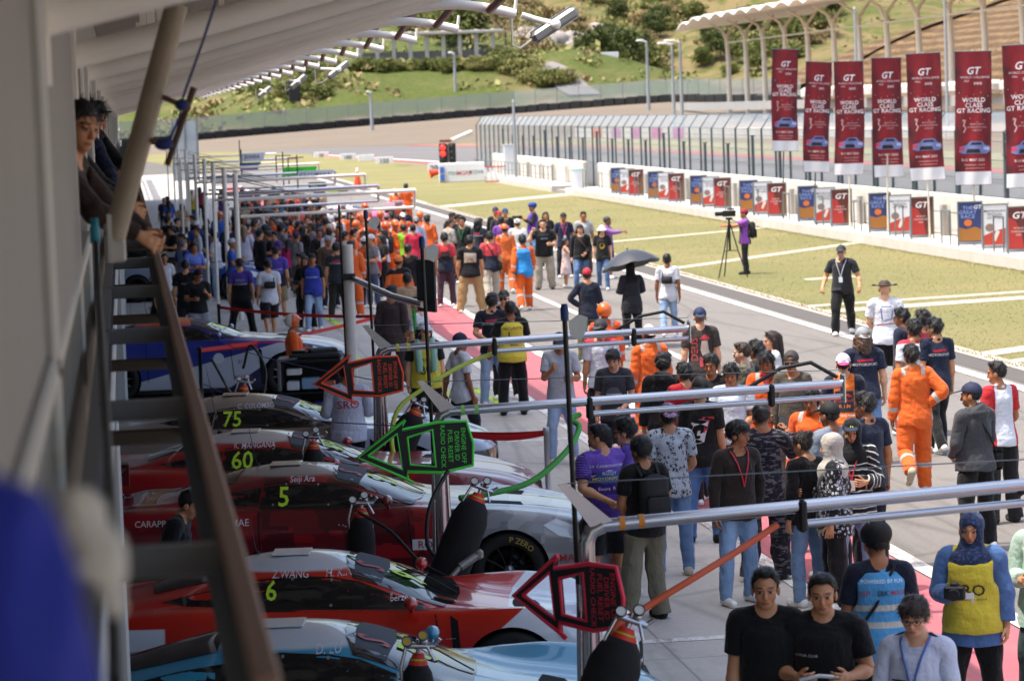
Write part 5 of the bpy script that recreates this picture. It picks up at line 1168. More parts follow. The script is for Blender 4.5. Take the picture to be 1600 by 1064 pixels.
# horizontal steel outrigger frame under the gallery (long rails with rungs)
lf = empty('steel_ledge', (0, 3*K, 3.6)); tag(lf, 'long ladder-like steel frame with brown outer rail along the gallery', 'steel frame')
mb = MB(); mb.box((.2, 45*K, .085), (.05, 90*K, .05), 0, .008); mb.build('outer_rail', m_brown, lf)
mb = MB(); mb.box((.185, 45*K, -.08), (.02, 90*K, .27)); mb.build('rail_web', M('dark_steel', '#1b191a', .6, var=.3, vs=4), lf)
mb = MB(); mb.box((-.13, 45*K, -.02), (.05, 90*K, .2)); mb.build('inner_rail', m_rung, lf)
for i in range(30):
    y = (1.07+2.15*i)*K; mb = MB(); mb.box((.03, y, .05), (.32, .06, .07), 0, .006); mb.build('rung', m_rung, lf)
    mb = MB(); mb.box((.03, y+1.0*K, -.22), (.32, .05, .06), 0, .006); mb.build('lower_rung', M('dark_rung', '#46403a', .6, var=.2), lf)
# diagonal prop with plate, and the stick tied to it with cord
pr = empty('diagonal_prop', (-.07, 7.9*K, 4.1)); tag(pr, 'worn pale diagonal steel prop rising from the hand rail to the canopy', 'prop')
a0, a1 = ony(178, 372, 7.6), ony(276, 8, 7.6); o0 = np.array([-.07, 7.9*K, 4.1]); m_prop = M('worn_prop', '#9a8c78', .55, var=.25, vs=9, bump=.2)
mb = MB(); mb.tube([a0-o0, a1-o0], .048, 8); mb.build('bar', m_prop, pr)
mb = MB(); q = ony(172, 372, 7.6)-o0; mb.box(q, (.02, .12, .2)); mb.box(q+np.array([.02, 0, -.02]), (.09, .03, .17), 0, .01); mb.build('end_plate', m_frame, pr)
for p0, p1 in (((255, 152), (286, 166)), ((234, 219), (262, 226))): mb = MB(); mb.tube([ony(*p0, 7.6)-o0, ony(*p1, 7.55)-o0], .012, 6); mb.build('peg', m_brown, pr)
mb = MB(); mb.tube([ony(303, 137, 7.5), ony(282, 198, 7.5), ony(261, 259, 7.5)], .014, 7); tag(mb.build('stick', M('stick_wood', '#5a4030', .8, var=.3, vs=8)), 'thin brown wooden stick hanging beside the pale diagonal prop', 'stick')
mb = MB(); mb.tube([ony(338, 0, 7.5), ony(318, 62, 7.5), ony(284, 158, 7.48), ony(280, 185, 7.46), ony(266, 215, 7.5), ony(254, 226, 7.46)], .006, 6); mb.ball(ony(284, 164, 7.46), (.03, .03, .025), 8, 6); mb.ball(ony(256, 226, 7.46), (.04, .03, .025), 8, 6)
tag(mb.build('cord', M('blue_cord', '#23306a', .8)), 'dark blue cord tying the brown stick under the canopy', 'cord')
mb = MB(); mb.lathe([(.001, 0), (.02, 0), (.021, .06), (.016, .07), (.016, .1), (.001, .1)], ony(149, 380, 7.2), 12); o = mb.build('bottle', M('teal_cap', '#1f7a8c', .4)); tag(o, 'small teal capped tube clipped to the gallery hand rail', 'bottle')
mb = MB(); mb.tube([ony(150, 380, 7.1), ony(153, 450, 6.9), ony(160, 560, 5.6), ony(172, 760, 4.2), ony(180, 1064, 3.2)], .012, 6); tag(mb.build('cable', M('black_rubber', '#0b0b0b', .6)), 'black cable hanging down along the gallery railing', 'cable')
# ------------------------------------------------------------------ floodlights on the canopy edge
m_alu = M('cast_aluminium', '#8b8984', .45, .5, var=.15)
def flood(p0, p1, pm, Y, wd, label):
    a, b, c = ony(*p0, Y), ony(*p1, Y), ony(*pm, Y); d = Vector(b-a); L = d.length; R = d.to_track_quat('X', 'Z').to_matrix()
    r = empty('floodlight', (a+b)/2); tag(r, label, 'floodlight', 'floodlights along the canopy edge')
    mb = MB(); mb.box((0, 0, 0), (L, wd*2.2, wd), 0, wd*.25, R); mb.build('housing', m_alu, r)
    mb = MB(); mb.box(R @ Vector((0, 0, -wd*.52)), (L*.9, wd*1.9, wd*.06), 0, 0, R); mb.build('lens', M('flood_glass', '#c9ccd0', .15, coat=1), r)
    mb = MB(); mb.box(R @ Vector((0, 0, wd*.56)), (L*.94, wd*.5, wd*.16), 0, 0, R); mb.build('cooling_fin', m_alu, r)
    t = c-(a+b)/2; mb = MB(); mb.tube([t, (t*.5)+np.array([0, 0, .0]), (0, -wd*1.2, 0)], .04, 6); mb.ball((0, -wd*1.2, 0), .06, 8, 6); mb.build('bracket', m_tube, r)
    mb = MB(); e = np.array(R @ Vector((-L*.5, 0, 0))); mb.tube([t+np.array([-.12, 0, 0]), t+np.array([-.12, 0, -.35]), e+np.array([-.15, 0, -.1]), e], .014, 6); mb.build('cable', m_tube, r)
flood((832, 62), (900, 17), (815, 24), 20.8, .13, 'large grey floodlight on the nearest canopy joist end')
flood((513, 122), (545, 97), (500, 108), 41.8, .14, 'white floodlight pointing down on a middle canopy joist')
flood((454, 138), (478, 118), (452, 126), 48.4, .14, 'small white floodlight on a far canopy joist')
flood((404, 152), (424, 136), (405, 140), 62.5, .15, 'tiny floodlight near the far end of the canopy')
# ================================================================== pit wall, fence, boards, banners
def tagw(o, l, c, g=None): return tag(o, l, c, g)
m_wconc = M('white_concrete', '#c2bdb4', .8, var=.2, vs=1.3, bump=.2); m_gal = M('galvanised', '#6f7678', .5, .4, var=.15); m_post = M('dark_galv', '#566064', .5, .3, var=.2)
pw = empty('pit_wall', (22.5, 40, 0)); tag(pw, 'white concrete pit wall with raised walkway beside the grass verge', 'wall')
for y0, y1 in ((-10*K, 91.5*K), (94.5*K, 118*K)):
    mb = MB(); mb.box((1.0, (y0+y1)/2-40, .1), (2.0, y1-y0, .46), 0, .02); mb.build('walkway', m_wconc, pw)
    mb = MB(); mb.box((1.85, (y0+y1)/2-40, .95), (.26, y1-y0, 1.22), 0, .05); mb.build('parapet', m_wconc, pw)
mb = MB(); mb.box((.9, 93*K-40, .0), (1.4, 2.6*K, .3)); mb.build('step', M('grey_conc', '#9a958e', .9, var=.15), pw)
for i, y in enumerate(np.arange(3, 112, 3.05)*K):
    if 90*K < y < 96*K: continue
    mb = MB(); mb.box((1.55, y-40, .8), (.16, .3, .95), 0, .02); mb.build('buttress', m_wconc if i % 2 else M('grey_conc', '#9a958e', .9, var=.15), pw)
mb = MB()
for y in np.arange(12, 90, 3.05)*K:
    for q in (0, .9): mb.tube([(.25, y+q-40, .33), (.25, y+q-40, 1.28)], .022, 6)
    mb.tube([(.25, y-40, 1.28), (.25, y+.9-40, 1.28)], .022, 6)
hr = mb.build('hoop_rail', m_gal, pw)
mb = MB(); mb.tube([(1.5, 10-40, 1.05), (1.5, 90*K-40, 1.05)], .02, 6); mb.build('wall_rail', m_gal, pw)
mb = MB()
for y in np.arange(95, 117, 1.0)*K: mb.tube([(.2, y-40, .33), (.2, y-40, 1.3)], .025, 5)
mb.tube([(.2, 95*K-40, 1.3), (.2, 117*K-40, 1.3)], .025, 5); mb.tube([(.2, 95*K-40, .85), (.2, 117*K-40, .85)], .02, 5); mb.build('guard_rail', m_gal, pw)
# debris fence
def wire_mat():
    g = NG('chain_link'); v = g.n("NewGeometry").outputs['Position']; x, y, z = g.xyz(v); u = g.math('ADD', x, y)
    a = g.math('ABSOLUTE', g.math('SUBTRACT', g.math('FRACT', g.math('MULTIPLY', g.math('ADD', u, z), 9.0)), .5)); b = g.math('ABSOLUTE', g.math('SUBTRACT', g.math('FRACT', g.math('MULTIPLY', g.math('SUBTRACT', u, z), 9.0)), .5))
    g.put(g.b.inputs['Alpha'], g.ramp(g.math('MAXIMUM', a, b), .325, .35)); g.b.inputs['Base Color'].default_value = (.30, .34, .36, 1); g.b.inputs['Roughness'].default_value = .5; g.b.inputs['Metallic'].default_value = .3
    return g.m
m_wire = wire_mat()
df = empty('debris_fence', (25.1, 40, 0)); tag(df, 'tall galvanised debris fence with inclined top behind the pit wall', 'fence')
for y in np.arange(6, 128, 1.52)*K:
    mb = MB(); mb.box((0, y-40, 1.7), (.07, .07, 3.4)); mb.tube([(0, y-40, 3.35), (.42, y-40, 3.95)], .032, 5); mb.build('fence_post', m_post, df)
for z in (1.5, 2.0, 2.55, 3.1, 3.36): mb = MB(); mb.tube([(0, 6-40, z), (0, 127*K-40, z)], .014, 5); mb.build('cable', m_gal, df)
mb = MB(); mb.tube([(.42, 6-40, 3.95), (.42, 127*K-40, 3.95)], .02, 5); mb.build('cable', m_gal, df)
mesh_obj('wire_mesh', [(.045, 6-40, .2), (.045, 127*K-40, .2), (.045, 127*K-40, 3.4), (.045, 6-40, 3.4), (.43, 127*K-40, 3.96), (.43, 6-40, 3.96)], [(0, 1, 2, 3), (3, 2, 4, 5)], m_wire, df)
scr = empty('pit_wall_screen', (24.4, 40, 1.5)); tag(scr, 'row of thick steel posts standing along the pit wall top', 'screen')
for i, y in enumerate(np.arange(8, 116, 2.9)*K):
    mb = MB(); h = 1.25+(.35 if i % 4 == 1 else 0); mb.box((0, y-40, h/2), (.1, .14, h), 0, .01); mb.box((0, y-40, h+.03), (.16, .2, .05)); mb.build('screen_post', M('slate_post', '#48545a', .5, .3, var=.15), scr)
def ydepth(px, X, z, lo=15, hi=400):
    lo, hi = lo*K, hi*K
    for _ in range(50):
        m_ = (lo+hi)/2; c = CM.T@(np.array([X, m_, z-CAM_H])); x_ = 800-CAM_F*c[0]/c[2]
        if x_ > px: lo = m_
        else: hi = m_
    return m_
# A-boards on the walkway
def logo_gt(s=1.0):
    return merge2([(np.array(text2d('G', .3*s, .02, .25)[0]), text2d('G', .3*s, .02, .25)[1], -.1*s, 0), (np.array(text2d('T', .3*s, .02, .25)[0]), text2d('T', .3*s, .02, .25)[1], .12*s, 0)])
def art(par, parts, y=-.012):
    for d2, col, nm in parts: v, f = d2; mesh_obj(nm, [(a, y-.001*0, b) for a, b in v], f, M('print_'+col, col, .6, var=.05), par)
def a_board(px, kind, label):
    Y = ydepth(px, 23.0, .9); r = empty('advertising_board', (23.0, Y, .33), rad(-10+(px*7)%9)); tag(r, label, 'A-board', 'advertising boards along the pit wall walkway'); r.scale = (1.22, 1.0, 1.08)
    base = {'n': '#2a3565', 'w': '#d9dade', 'r': '#5a2420'}[kind]
    mb = MB()
    for s in (-.27, .27): mb.box((s, .0, .55), (.03, .05, 1.16)); 
    mb.box((0, 0, 1.13), (.57, .05, .03)); mb.build('frame', m_gal, r)
    mb = MB(); mb.box((0, 0, .62), (.54, .035, 1.0), 0, .004); pn = mb.build('panel', M('board_'+base, base, .55, var=.06), r)
    mb = MB(); mb.box((.0, .22, .52), (.54, .02, 1.0), 0, 0, Matrix.Rotation(rad(10), 3, 'X')); mb.build('rear_panel', M('board_back', '#a9b4c4', .6), r)
    A = []
    if kind == 'n':
        A += [((np.array([(-.27, .14), (.27, .14), (.27, .42), (.1, .5), (-.1, .44), (-.27, .5)]), [(0, 1, 2, 3, 4, 5)]), '#9a6428', 'picture'), ((np.array(circ(.09, 12, -.05, .6)), [tuple(range(12))]), '#c86a28', 'picture')]
        for i, t in enumerate(('THE', 'GREAT', 'RACE')): v, f = text2d(t, .13, .004); A.append(((v+np.array([-.05, .98-i*.11]), f), '#8aa0d8', 'lettering'))
        v, f = logo_gt(.45); A.append(((v+np.array([.18, 1.0]), f), '#dcdce2', 'lettering'))
    elif kind == 'w':
        A += [((np.array([(-.27, .13), (.27, .13), (.27, .55), (.0, .48), (-.27, .36)]), [(0, 1, 2, 3, 4)]), '#b5402e', 'picture'), ((np.array(circ(.1, 14, -.12, .56)), [tuple(range(14))]), '#8a7468', 'picture'), ((np.array([(-.06, .25), (.0, .22), (.1, .46), (.02, .5)]), [(0, 1, 2, 3)]), '#d8cfc8', 'picture')]
        for i, t in enumerate(('MANDALIKA', 'FESTIVAL', 'OF SPEED')): v, f = text2d(t, .085, .004); A.append(((v+np.array([0, .97-i*.085]), f), '#3a3436', 'lettering'))
    else:
        A += [((np.array([(-.27, .13), (.08, .13), (.02, .5), (-.1, .8), (-.27, .9)]), [(0, 1, 2, 3, 4)]), '#a82c26', 'picture'), ((np.array([(.1, .13), (.27, .13), (.27, .95), (.16, .7)]), [(0, 1, 2, 3)]), '#6a4a2a', 'picture')]
        v, f = logo_gt(1.0); A.append(((v*np.array([.75, .75])+np.array([0, .93]), f), '#e6e2e0', 'lettering'))
        for i, t in enumerate(('WORLD', 'CHALLENGE', 'ASIA')): v, f = text2d(t, .06, .002); A.append(((v+np.array([-.04, .62-i*.08]), f), '#d8c8c4', 'lettering'))
    for i, a in enumerate(A): art(r, [a], -.0215-.0012*i)
kinds = 'nwr'; desc = {'n': 'navy and orange', 'w': 'white and red festival', 'r': 'dark red and brown'}
bx = [966, 980, 994, 1024.7, 1040.5, 1057, 1091.5, 1110.6, 1129, 1170, 1192, 1214, 1262.5, 1289.5, 1315, 1375, 1406.6, 1441, 1516, 1555, 1594]
place_n = ['at the far end of the row', 'in the second far set', 'in the third far set behind the cameraman', 'under the first tall banner', 'beside the fourth tall banner pole', 'in the set under the fifth tall banner', 'in the nearest set at the frame edge']
for i, px in enumerate(bx): a_board(px, kinds[i % 3], desc[kinds[i % 3]]+' A-board '+place_n[i//3])
# tall banners
def banner(px, zb, zt, pole_dark, label, tilt=0.0, wd=1.02):
    Y = ydepth(px, 23.2, 4); r = empty('banner_flag', (23.2, Y, 0)); tag(r, label, 'banner', 'tall red banners along the pit wall'); H = zt-zb; r.rotation_euler = (0, tilt*1.5+((px*13) % 7-3)*.005, rad(7+((px*7) % 11-5)*2.2))
    mb = MB(); mb.tube([(0, .06, .33), (0, .06, zt+.04)], .032 if not pole_dark else .024, 8); mb.build('pole', M('pole_pale', '#cfc8b8', .5) if not pole_dark else M('pole_dark', '#2c3034', .5), r)
    mb = MB(); mb.tube([(-wd/2-.04, .02, zt+.01), (wd/2+.04, .02, zt+.01)], .016, 6); mb.build('cross_bar', m_gal, r)
    nx, nz = 14, 40; V = []; u = np.linspace(-wd/2, wd/2, nx); rr = random.Random(int(px)); ph = rr.uniform(0, 6)
    wav = lambda x, z: .034*math.sin(6*x+ph+1.1*z)+.022*math.sin(12*x-1.7*z+2*ph)
    for k in range(nz):
        z = zt-H*k/(nz-1)
        for x in u: V.append((x+.03*math.sin(z*1.3+ph)*(k/nz), wav(x, z)*(.25+k/nz), z))
    F = [(k*nx+j, (k+1)*nx+j, (k+1)*nx+j+1, k*nx+j+1) for k in range(nz-1) for j in range(nx-1)]
    n0 = len(V); V2 = V+[(a, b+.006, c) for a, b, c in V]; F2 = F+[tuple(q+n0 for q in f[::-1]) for f in F]
    g = MATS.get('banner_cloth')
    if g is None:
        g_ = NG('banner_cloth'); v = g_.objv(); x, y, z = g_.xyz(v); n = g_.noise(g_.scalev(v, (1, 1, .5)), 2.2, 4, .6)
        col = g_.mix(g_.ramp(n, .35, .65), srgb('#3a1218'), srgb('#7e1420')); col = g_.mix(g_.ramp(g_.math('ABSOLUTE', x), .1, .5), g_.mix(.5, col, srgb('#9a1822')), col)
        g_.put(g_.b.inputs['Base Color'], col); g_.b.inputs['Roughness'].default_value = .75; MATS['banner_cloth'] = g = g_.m
    cl = mesh_obj('cloth', V2, F2, g, r, True)
    w2 = zb+.36
    def on(d2, cx, cz_, col, nm, off=.012):
        v, f = d2; P = []
        for a, b in v: x = cx+a; z = cz_+b; kk = (zt-z)/H; P.append((x+.03*math.sin(z*1.3+ph)*kk, wav(x, z)*(.25+kk)-off, z))
        mesh_obj(nm, P, f, M('print_'+col, col, .6, var=.05), cl)
    on(poly2([(-wd/2+.005, -.18), (wd/2-.005, -.18), (wd/2-.005, .18), (-wd/2+.005, .18)], .06), 0, zb+.19, '#d6d6da', 'white_strip', .006)
    f = H/3.65; top = zt
    on(logo_gt(.92), .02, top-.52*f, '#e8e4e4', 'lettering')
    on(text2d('WORLD CHALLENGE', .085, .003), .04, top-.70*f, '#d8c4c4', 'lettering'); on(text2d('ASIA', .075, .003), -.2, top-.80*f, '#d8c4c4', 'lettering'); on(text2d('aws', .15, .006), .12, top-.87*f, '#dcd2d2', 'lettering')
    for i, t in enumerate(('WORLD', 'CLASS', 'GT RACING')): on(text2d(t, .17, .012, 0, 2, 1.05), 0, top-(1.32+.145*i)*f, '#ece6e4', 'lettering')
    for i, t in enumerate(('MANDALIKA', 'INTERNATIONAL', 'CIRCUIT')): on(text2d(t, .07, .002), .1, top-(1.98+.085*i)*f, '#c89a98', 'lettering')
    on(poly2([(-.32, .14), (-.26, .2), (-.3, .05), (-.24, -.02), (-.3, -.14), (-.26, -.15), (-.2, -.02), (-.26, .06), (-.22, .2), (-.3, .22)], .08), 0, top-2.07*f, '#c89a98', 'circuit_mark')
    # a racing car printed on the banner: body, screen, grille, lamps
    cy = top-2.62*f
    on(poly2([(-.42, -.12), (-.4, .02), (-.2, .07), (-.1, .17), (.22, .17), (.32, .06), (.44, .03), (.46, -.1), (.36, -.17), (-.3, -.17)], .07), .02, cy, '#6f78a8', 'printed_car'); on(poly2([(-.12, .07), (-.06, .14), (.18, .14), (.24, .07)], .07), .02, cy, '#1c2036', 'printed_screen', .016); on(poly2([(-.2, -.15), (-.16, -.04), (.16, -.04), (.2, -.15)], .07), .0, cy, '#14141c', 'printed_grille', .016)
    on(poly2([(-.42, -.1), (-.4, .0), (-.28, .03), (-.26, -.06)], .07), .02, cy, '#c83850', 'printed_lamp', .016); on(poly2([(.26, -.06), (.28, .02), (.42, .0), (.42, -.08)], .07), .02, cy, '#aab2d8', 'printed_lamp', .016)
    on(text2d('9-11 MAY 2025', .1, .006), 0, top-2.96*f, '#e6d8d4', 'lettering'); on(text2d('MANDALIKA, LOMBOK', .055, .001), .05, top-3.1*f, '#d0b4b0', 'lettering'); on(text2d('gt-world-challenge-asia', .055, .001), .05, top-3.19*f, '#d0b4b0', 'lettering')
    rr2 = random.Random(3)
    for i in range(9): on((np.array(circ(.012, 6)), [tuple(range(6))]), -.4+.1*i, top-(1.12+.05*(i % 3)+.7*(i % 2))*f, '#e0b4a0', 'spark')
for px, zb, zt, dk, tl, lb in ((1219, 2.68, 6.28, 1, .02, 'red racing banner on dark pole, farthest and highest of the row'), (1268, 2.02, 5.74, 1, .03, 'red racing banner second from the far end, sagging to its right'), (1324, 2.02, 5.66, 0, .0, 'red racing banner third from the far end on pale pole'), (1384, 2.04, 5.67, 0, .012, 'red racing banner in the middle of the row'),
                             (1449, 2.04, 5.71, 0, .0, 'red racing banner third from the right frame edge'), (1518, 2.0, 5.66, 0, .016, 'red racing banner with curled right edge, second from right'), (1603, 2.05, 5.72, 1, .0, 'red racing banner cut by the right frame edge')): banner(px, zb, zt, dk, lb, tl)
# ------------------------------------------------------------------ far side of the straight
m_hoard = M('white_hoarding', '#c9c7c2', .7, var=.12, vs=.4)
P0, P1 = np.array([61., 241.*K]), np.array([76., 160.*K]); dv = (P1-P0)/np.linalg.norm(P1-P0)
for i in range(30):
    c = P0+dv*(i*2.75+1.3)*K; col = {2: '#d0693a', 4: '#b06aa0', 6: '#b05a98', 8: '#c05a98', 10: '#b86aa8', 19: '#d06a3a'}.get(i); a = math.atan2(dv[1], dv[0])
    mb = MB(); mb.box((0, 0, .6), (2.6*K, .3, 1.2), 0, .05); o = mb.build('trackside_panel', m_hoard if not col else M('hoard_'+col, col, .7)); o.location = (c[0], c[1], 0); o.rotation_euler = (0, 0, a)
    tag(o, ('coloured advertising panel among the white barrier panels' if col else 'white barrier panel on the far side of the straight'), 'barrier', 'coloured panels of the far barrier' if col else 'white panels of the far barrier')
# dark tyre wall and catch fence round the run-off
TW = [(a, b*K) for a, b in [(-60, 300), (14, 322), (45, 327), (72, 327), (98, 318), (112, 290)]]
def twz(x, y): return float(gz(np.array(x), np.array(min(y, 320*K))))
tw = empty('tyre_wall', (14, 322*K, 0)); tag(tw, 'long black tyre wall around the gravel run-off', 'tyre wall')
V = []; F = []
for i in range(len(TW)-1):
    (xa, ya), (xb, yb) = TW[i], TW[i+1]; n_ = 14
    mb = MB()
    for k in range(n_):
        t0, t1 = k/n_, (k+1)/n_; x0, y0, x1, y1 = xa+(xb-xa)*t0, ya+(yb-ya)*t0, xa+(xb-xa)*t1, ya+(yb-ya)*t1; z = twz((x0+x1)/2, (y0+y1)/2); L = math.hypot(x1-x0, y1-y0)
        mb.box(((x0+x1)/2-14, (y0+y1)/2-322*K, z+.65), (L*.97, 1.0, 1.35+.12*((k*7) % 3)), math.atan2(y1-y0, x1-x0), .15)
    mb.build('tyre_stack', M('tyre_black', '#17181a', .85, var=.4, vs=1.5, bump=.5), tw)
cf = empty('catch_fence', (14, 326*K, 0)); tag(cf, 'grey wire catch fence behind the black tyre wall', 'fence'); mb = MB(); V = []; F = []
for i in range(len(TW)-1):
    (xa, ya), (xb, yb) = TW[i], TW[i+1]; L = math.hypot(xb-xa, yb-ya); n_ = int(L/4); za, zb_ = twz(xa, ya), twz(xb, yb)
    for k in range(n_): t = k/n_; mb.box((xa+(xb-xa)*t-14, ya+(yb-ya)*t+4-326*K, za+(zb_-za)*t+2.1), (.12, .12, 4.2))
    b = len(V); V += [(xa-14, ya+4-326*K, za), (xb-14, yb+4-326*K, zb_), (xb-14, yb+4-326*K, zb_+4.1), (xa-14, ya+4-326*K, za+4.1)]; F.append((b, b+1, b+2, b+3))
mb.build('fence_posts', M('pale_galv', '#8d9294', .5, .3), cf); mesh_obj('wire_mesh', V, F, m_wire, cf)
# ------------------------------------------------------------------ grandstand roof on columns
gs = empty('grandstand', (95, 200, 0)); tag(gs, 'white grandstand canopy on tall branching columns beyond the straight', 'grandstand'); m_gs = M('white_steel', '#d8d2c4', .5, var=.06); m_memb = M('white_membrane', '#eceae4', .6, var=.03)
cols = [1139, 1167, 1195, 1229, 1264, 1305, 1345, 1388, 1437, 1487, 1540, 1600, 1665, 1740]
cy_ = [ydepth(px, 95, 8, 60, 500) for px in cols]
for y in cy_:
    mb = MB(); mb.tube([(0, y-200, 0), (0, y-200, 10), (-.2, y-200, 14.6)], .42, 8, r2=.34); mb.tube([(-.2, y-200, 13.6), (-.9, y-200, 15.2), (-2.8, y-200, 16.4)], .3, 6, r2=.16); mb.tube([(-.2, y-200, 14.2), (1.6, y-200, 16.6)], .26, 6, r2=.16); mb.build('column', m_gs, gs)
V = []; ys = np.linspace(cy_[0]+6, cy_[-1]-6, 140); xs = np.linspace(-7, 15, 12)
for i, y in enumerate(ys):
    ph = abs(math.sin(i/139*math.pi*22)); e = min(1, i/14)
    for x in xs: V.append((x, y-200, 16.3+.7*ph*(1-(x+7)/30)+.16*(x+7)*.6-(1-e)**2*1.0+.0*x))
nx = 12; F = [(i*nx+j, i*nx+j+1, (i+1)*nx+j+1, (i+1)*nx+j) for i in range(139) for j in range(nx-1)]; n0 = len(V); V += [(a, b, c+.25) for a, b, c in V]; F = F+[tuple(q+n0 for q in f[::-1]) for f in F]+[(i*nx, (i+1)*nx, (i+1)*nx+n0, i*nx+n0) for i in range(139)]+[(j+1, j, j+n0, j+1+n0) for j in range(nx-1)]
mesh_obj('membrane_roof', V, F, m_memb, gs, True)
mb = MB(); mb.tube([(-.2, cy_[0]-200, 13.2), (-.2, cy_[-1]-200, 13.2)], .12, 5); mb.build('tie_beam', m_gs, gs)
# white covers / equipment in front of the stand and its grey parapet
mb = MB(); mb.box((92, 210*K, 3.4), (.6, 170*K, 1.2)); tag(mb.build('parapet_wall', M('grey_parapet', '#9a9a98', .8, var=.1, vs=.3)), 'long grey parapet wall below the grandstand columns', 'wall')
for i in range(18):
    y = (130+i*6.1)*K; mb = MB(); mb.box((0, 0, .8), (1.8, 7.4+random.uniform(-1, .8), 1.6+random.uniform(-.4, .5)), 0, .4); o = mb.build('covered_seating', M('white_cover', '#c4bfb8', .7, var=.1, vs=.6, bump=.4, bs=2)); o.location = (91, y, 4.0); tag(o, 'white covered block behind the grey parapet of the stand', 'cover', 'white covered blocks below the grandstand')
mb = MB()
for y in np.arange(120, 300, 5)*K: mb.tube([(118, y, 10), (118, y, 14.5)], .1, 5)
mb.tube([(118, 120*K, 14.5), (118, 300*K, 14.5)], .08, 5); V = [(118, 120, 6), (118, 300, 6), (118, 300, 14.4), (118, 120, 14.4)]
hf = empty('hill_fence', (118, 200, 8)); tag(hf, 'thin grey fence across the terraced slope behind the stand', 'fence'); mb.v = [(a-118, b-200, c+6+0.0) for a, b, c in mb.v]; mb.build('fence_posts', M('pale_galv', '#8d9294', .5, .3), hf)
# ------------------------------------------------------------------ light masts, signals, boards
def mast(px, pyb, pyt, Y, arm, label):
    b = ony(px, pyb, Y); t = ony(px, pyt, Y); r = empty('light_mast', (b[0], b[1], 0)); tag(r, label, 'lamp post', 'tall light masts beyond the track'); h = t[2]; sc = Y/2800
    mb = MB(); mb.tube([(0, 0, 0), (0, 0, h)], 3.2*sc, 8, r2=2.0*sc); mb.build('pole', M('mast_steel', '#9a9fa2', .45, .3), r)
    mb = MB(); mb.tube([(0, 0, h), (-arm*sc*.6, 0, h+2*sc)], 1.4*sc, 5); mb.box((-arm*sc*.75, 0, h+2.5*sc), (arm*sc*.8, 10*sc, 3*sc), 0, sc); mb.build('lamp_head', M('lamp_white', '#d6d8d8', .4), r)
mast(1053, 176, 70, 240, 20, 'light mast with white head, nearest pair member on the left'); mast(1066, 180, 66, 252, 22, 'light mast right beside the white-headed mast'); mast(1013, 150, 66, 300, 14, 'light mast with round top before the hill trees'); mast(1340, 180, 15, 150, 1, 'grey mast between two grandstand columns'); mast(1478, 90, -5, 170, 1, 'grey mast rising past the terraced slope'); mast(581, 190, 146, 300, 6, 'short camera mast behind the tyre wall'); mast(712, 148, 85, 345, 8, 'slim mast on the grassy bank'); mast(805, 240, 160, 108, 1, 'white mast at the pit wall end')
mb = MB(); p = onx(799, 262, 24.0); mb.box((0, 0, .9), (.7, .7, 2.2), 0, .03); mb.box((0, 0, 2.02), (.78, .78, .06)); o = mb.build('electrical_cabinet', M('pale_cabinet', '#c4c8cc', .5)); o.location = (23.9, p[1], .2); tag(o, 'pale grey electrical cabinet at the end of the pit wall', 'cabinet')
# starting signal
tl = empty('pit_exit_signal', ony(699, 255, 118)*np.array([1, 1, 0])); tag(tl, 'black pit exit traffic light showing two red lamps', 'traffic light'); o0 = ony(690, 238, 118)[2]; sc = 118/2800
mb = MB(); mb.tube([(0, 0, 0), (0, 0, o0+12*sc)], .09, 8); mb.build('post', m_post, tl)
for dx, lit in ((-7, 1), (8, 0)):
    mb = MB(); mb.box((dx*sc, -.1, o0-2*sc), (11*sc, .3, 31*sc), 0, .05); hb = mb.build('signal_box', M('signal_black', '#0c0c0c', .6), tl)
    for k in range(3):
        mb = MB(); mb.lathe([(.001, .04), (3.6*sc, .04), (4.2*sc, 0)], (dx*sc, -.28, o0+(7-k*9.5)*sc), 14, Matrix.Rotation(rad(90), 3, 'X')); mb.build('lamp', M('lamp_red', '#ff2a20', .3, emit=1.4) if lit and k < 2 else M('lamp_off', '#161414', .3), hb)
mb = MB(); mb.box((-2*sc, 0, o0+17*sc), (18*sc, .2, 4*sc)); mb.build('sign_plate', M('sign_red', '#8a3030', .6), tl); mb = MB(); mb.tube([(8*sc, .2, o0+17*sc), (45*sc, 2, o0+29*sc)], .16, 6); mb.build('boom', m_gs, tl)
# distance boards, barrier skirt and trestles at the pit exit
def board(px, py, w_, h_, Y, txt, label, extra=None):
    c = ony(px, py, Y); sc = Y/2800; o = empty('distance_board', (c[0], c[1], c[2]-h_*sc/2)); tag(o, label, 'sign', 'white braking distance boards')
    mb = MB(); mb.box((0, 0, h_*sc/2), (w_*sc, .2, h_*sc), 0, .02); pn = mb.build('panel', M('board_white', '#dedede', .6), o)
    mb = MB(); hh = max(.2, c[2]-h_*sc/2)
    for s in (-.3, .3): mb.tube([(s*w_*sc, .15, -hh), (s*w_*sc, .15, h_*sc*.6)], .05, 5)
    mb.build('legs', m_gal, o)
    if txt: place(text2d(txt, h_*sc*.75, .02), lambda u, v: (u, -.115, h_*sc/2+v), 'lettering', M('ink_black', '#1a1a1a', .6), pn)
for px, py, w_, h_, Y, t, l in ((502, 243, 22, 10, 190, '50', 'white distance board reading 50, farthest of the row'), (544, 246, 24, 11, 176, '100', 'white distance board reading 100'), (572, 248, 25, 12, 168, '', 'blank white distance board between 100 and 150'), (601, 252, 27, 13, 158, '150', 'white distance board reading 150'), (681, 263, 24, 15, 132, '200', 'white distance board reading 200 beside the traffic light')): board(px, py, w_, h_, Y, t, l)
ba = empty('banner_barrier', ony(722, 287, 112)*np.array([1, 1, 0])); tag(ba, 'white barrier with sponsor lettering at the pit exit', 'barrier'); sc = 112/2800
mb = MB(); mb.box((0, 0, 15*sc), (72*sc, .5, 30*sc), rad(-6), .04); mb.build('panel', M('board_white', '#dedede', .6), ba)
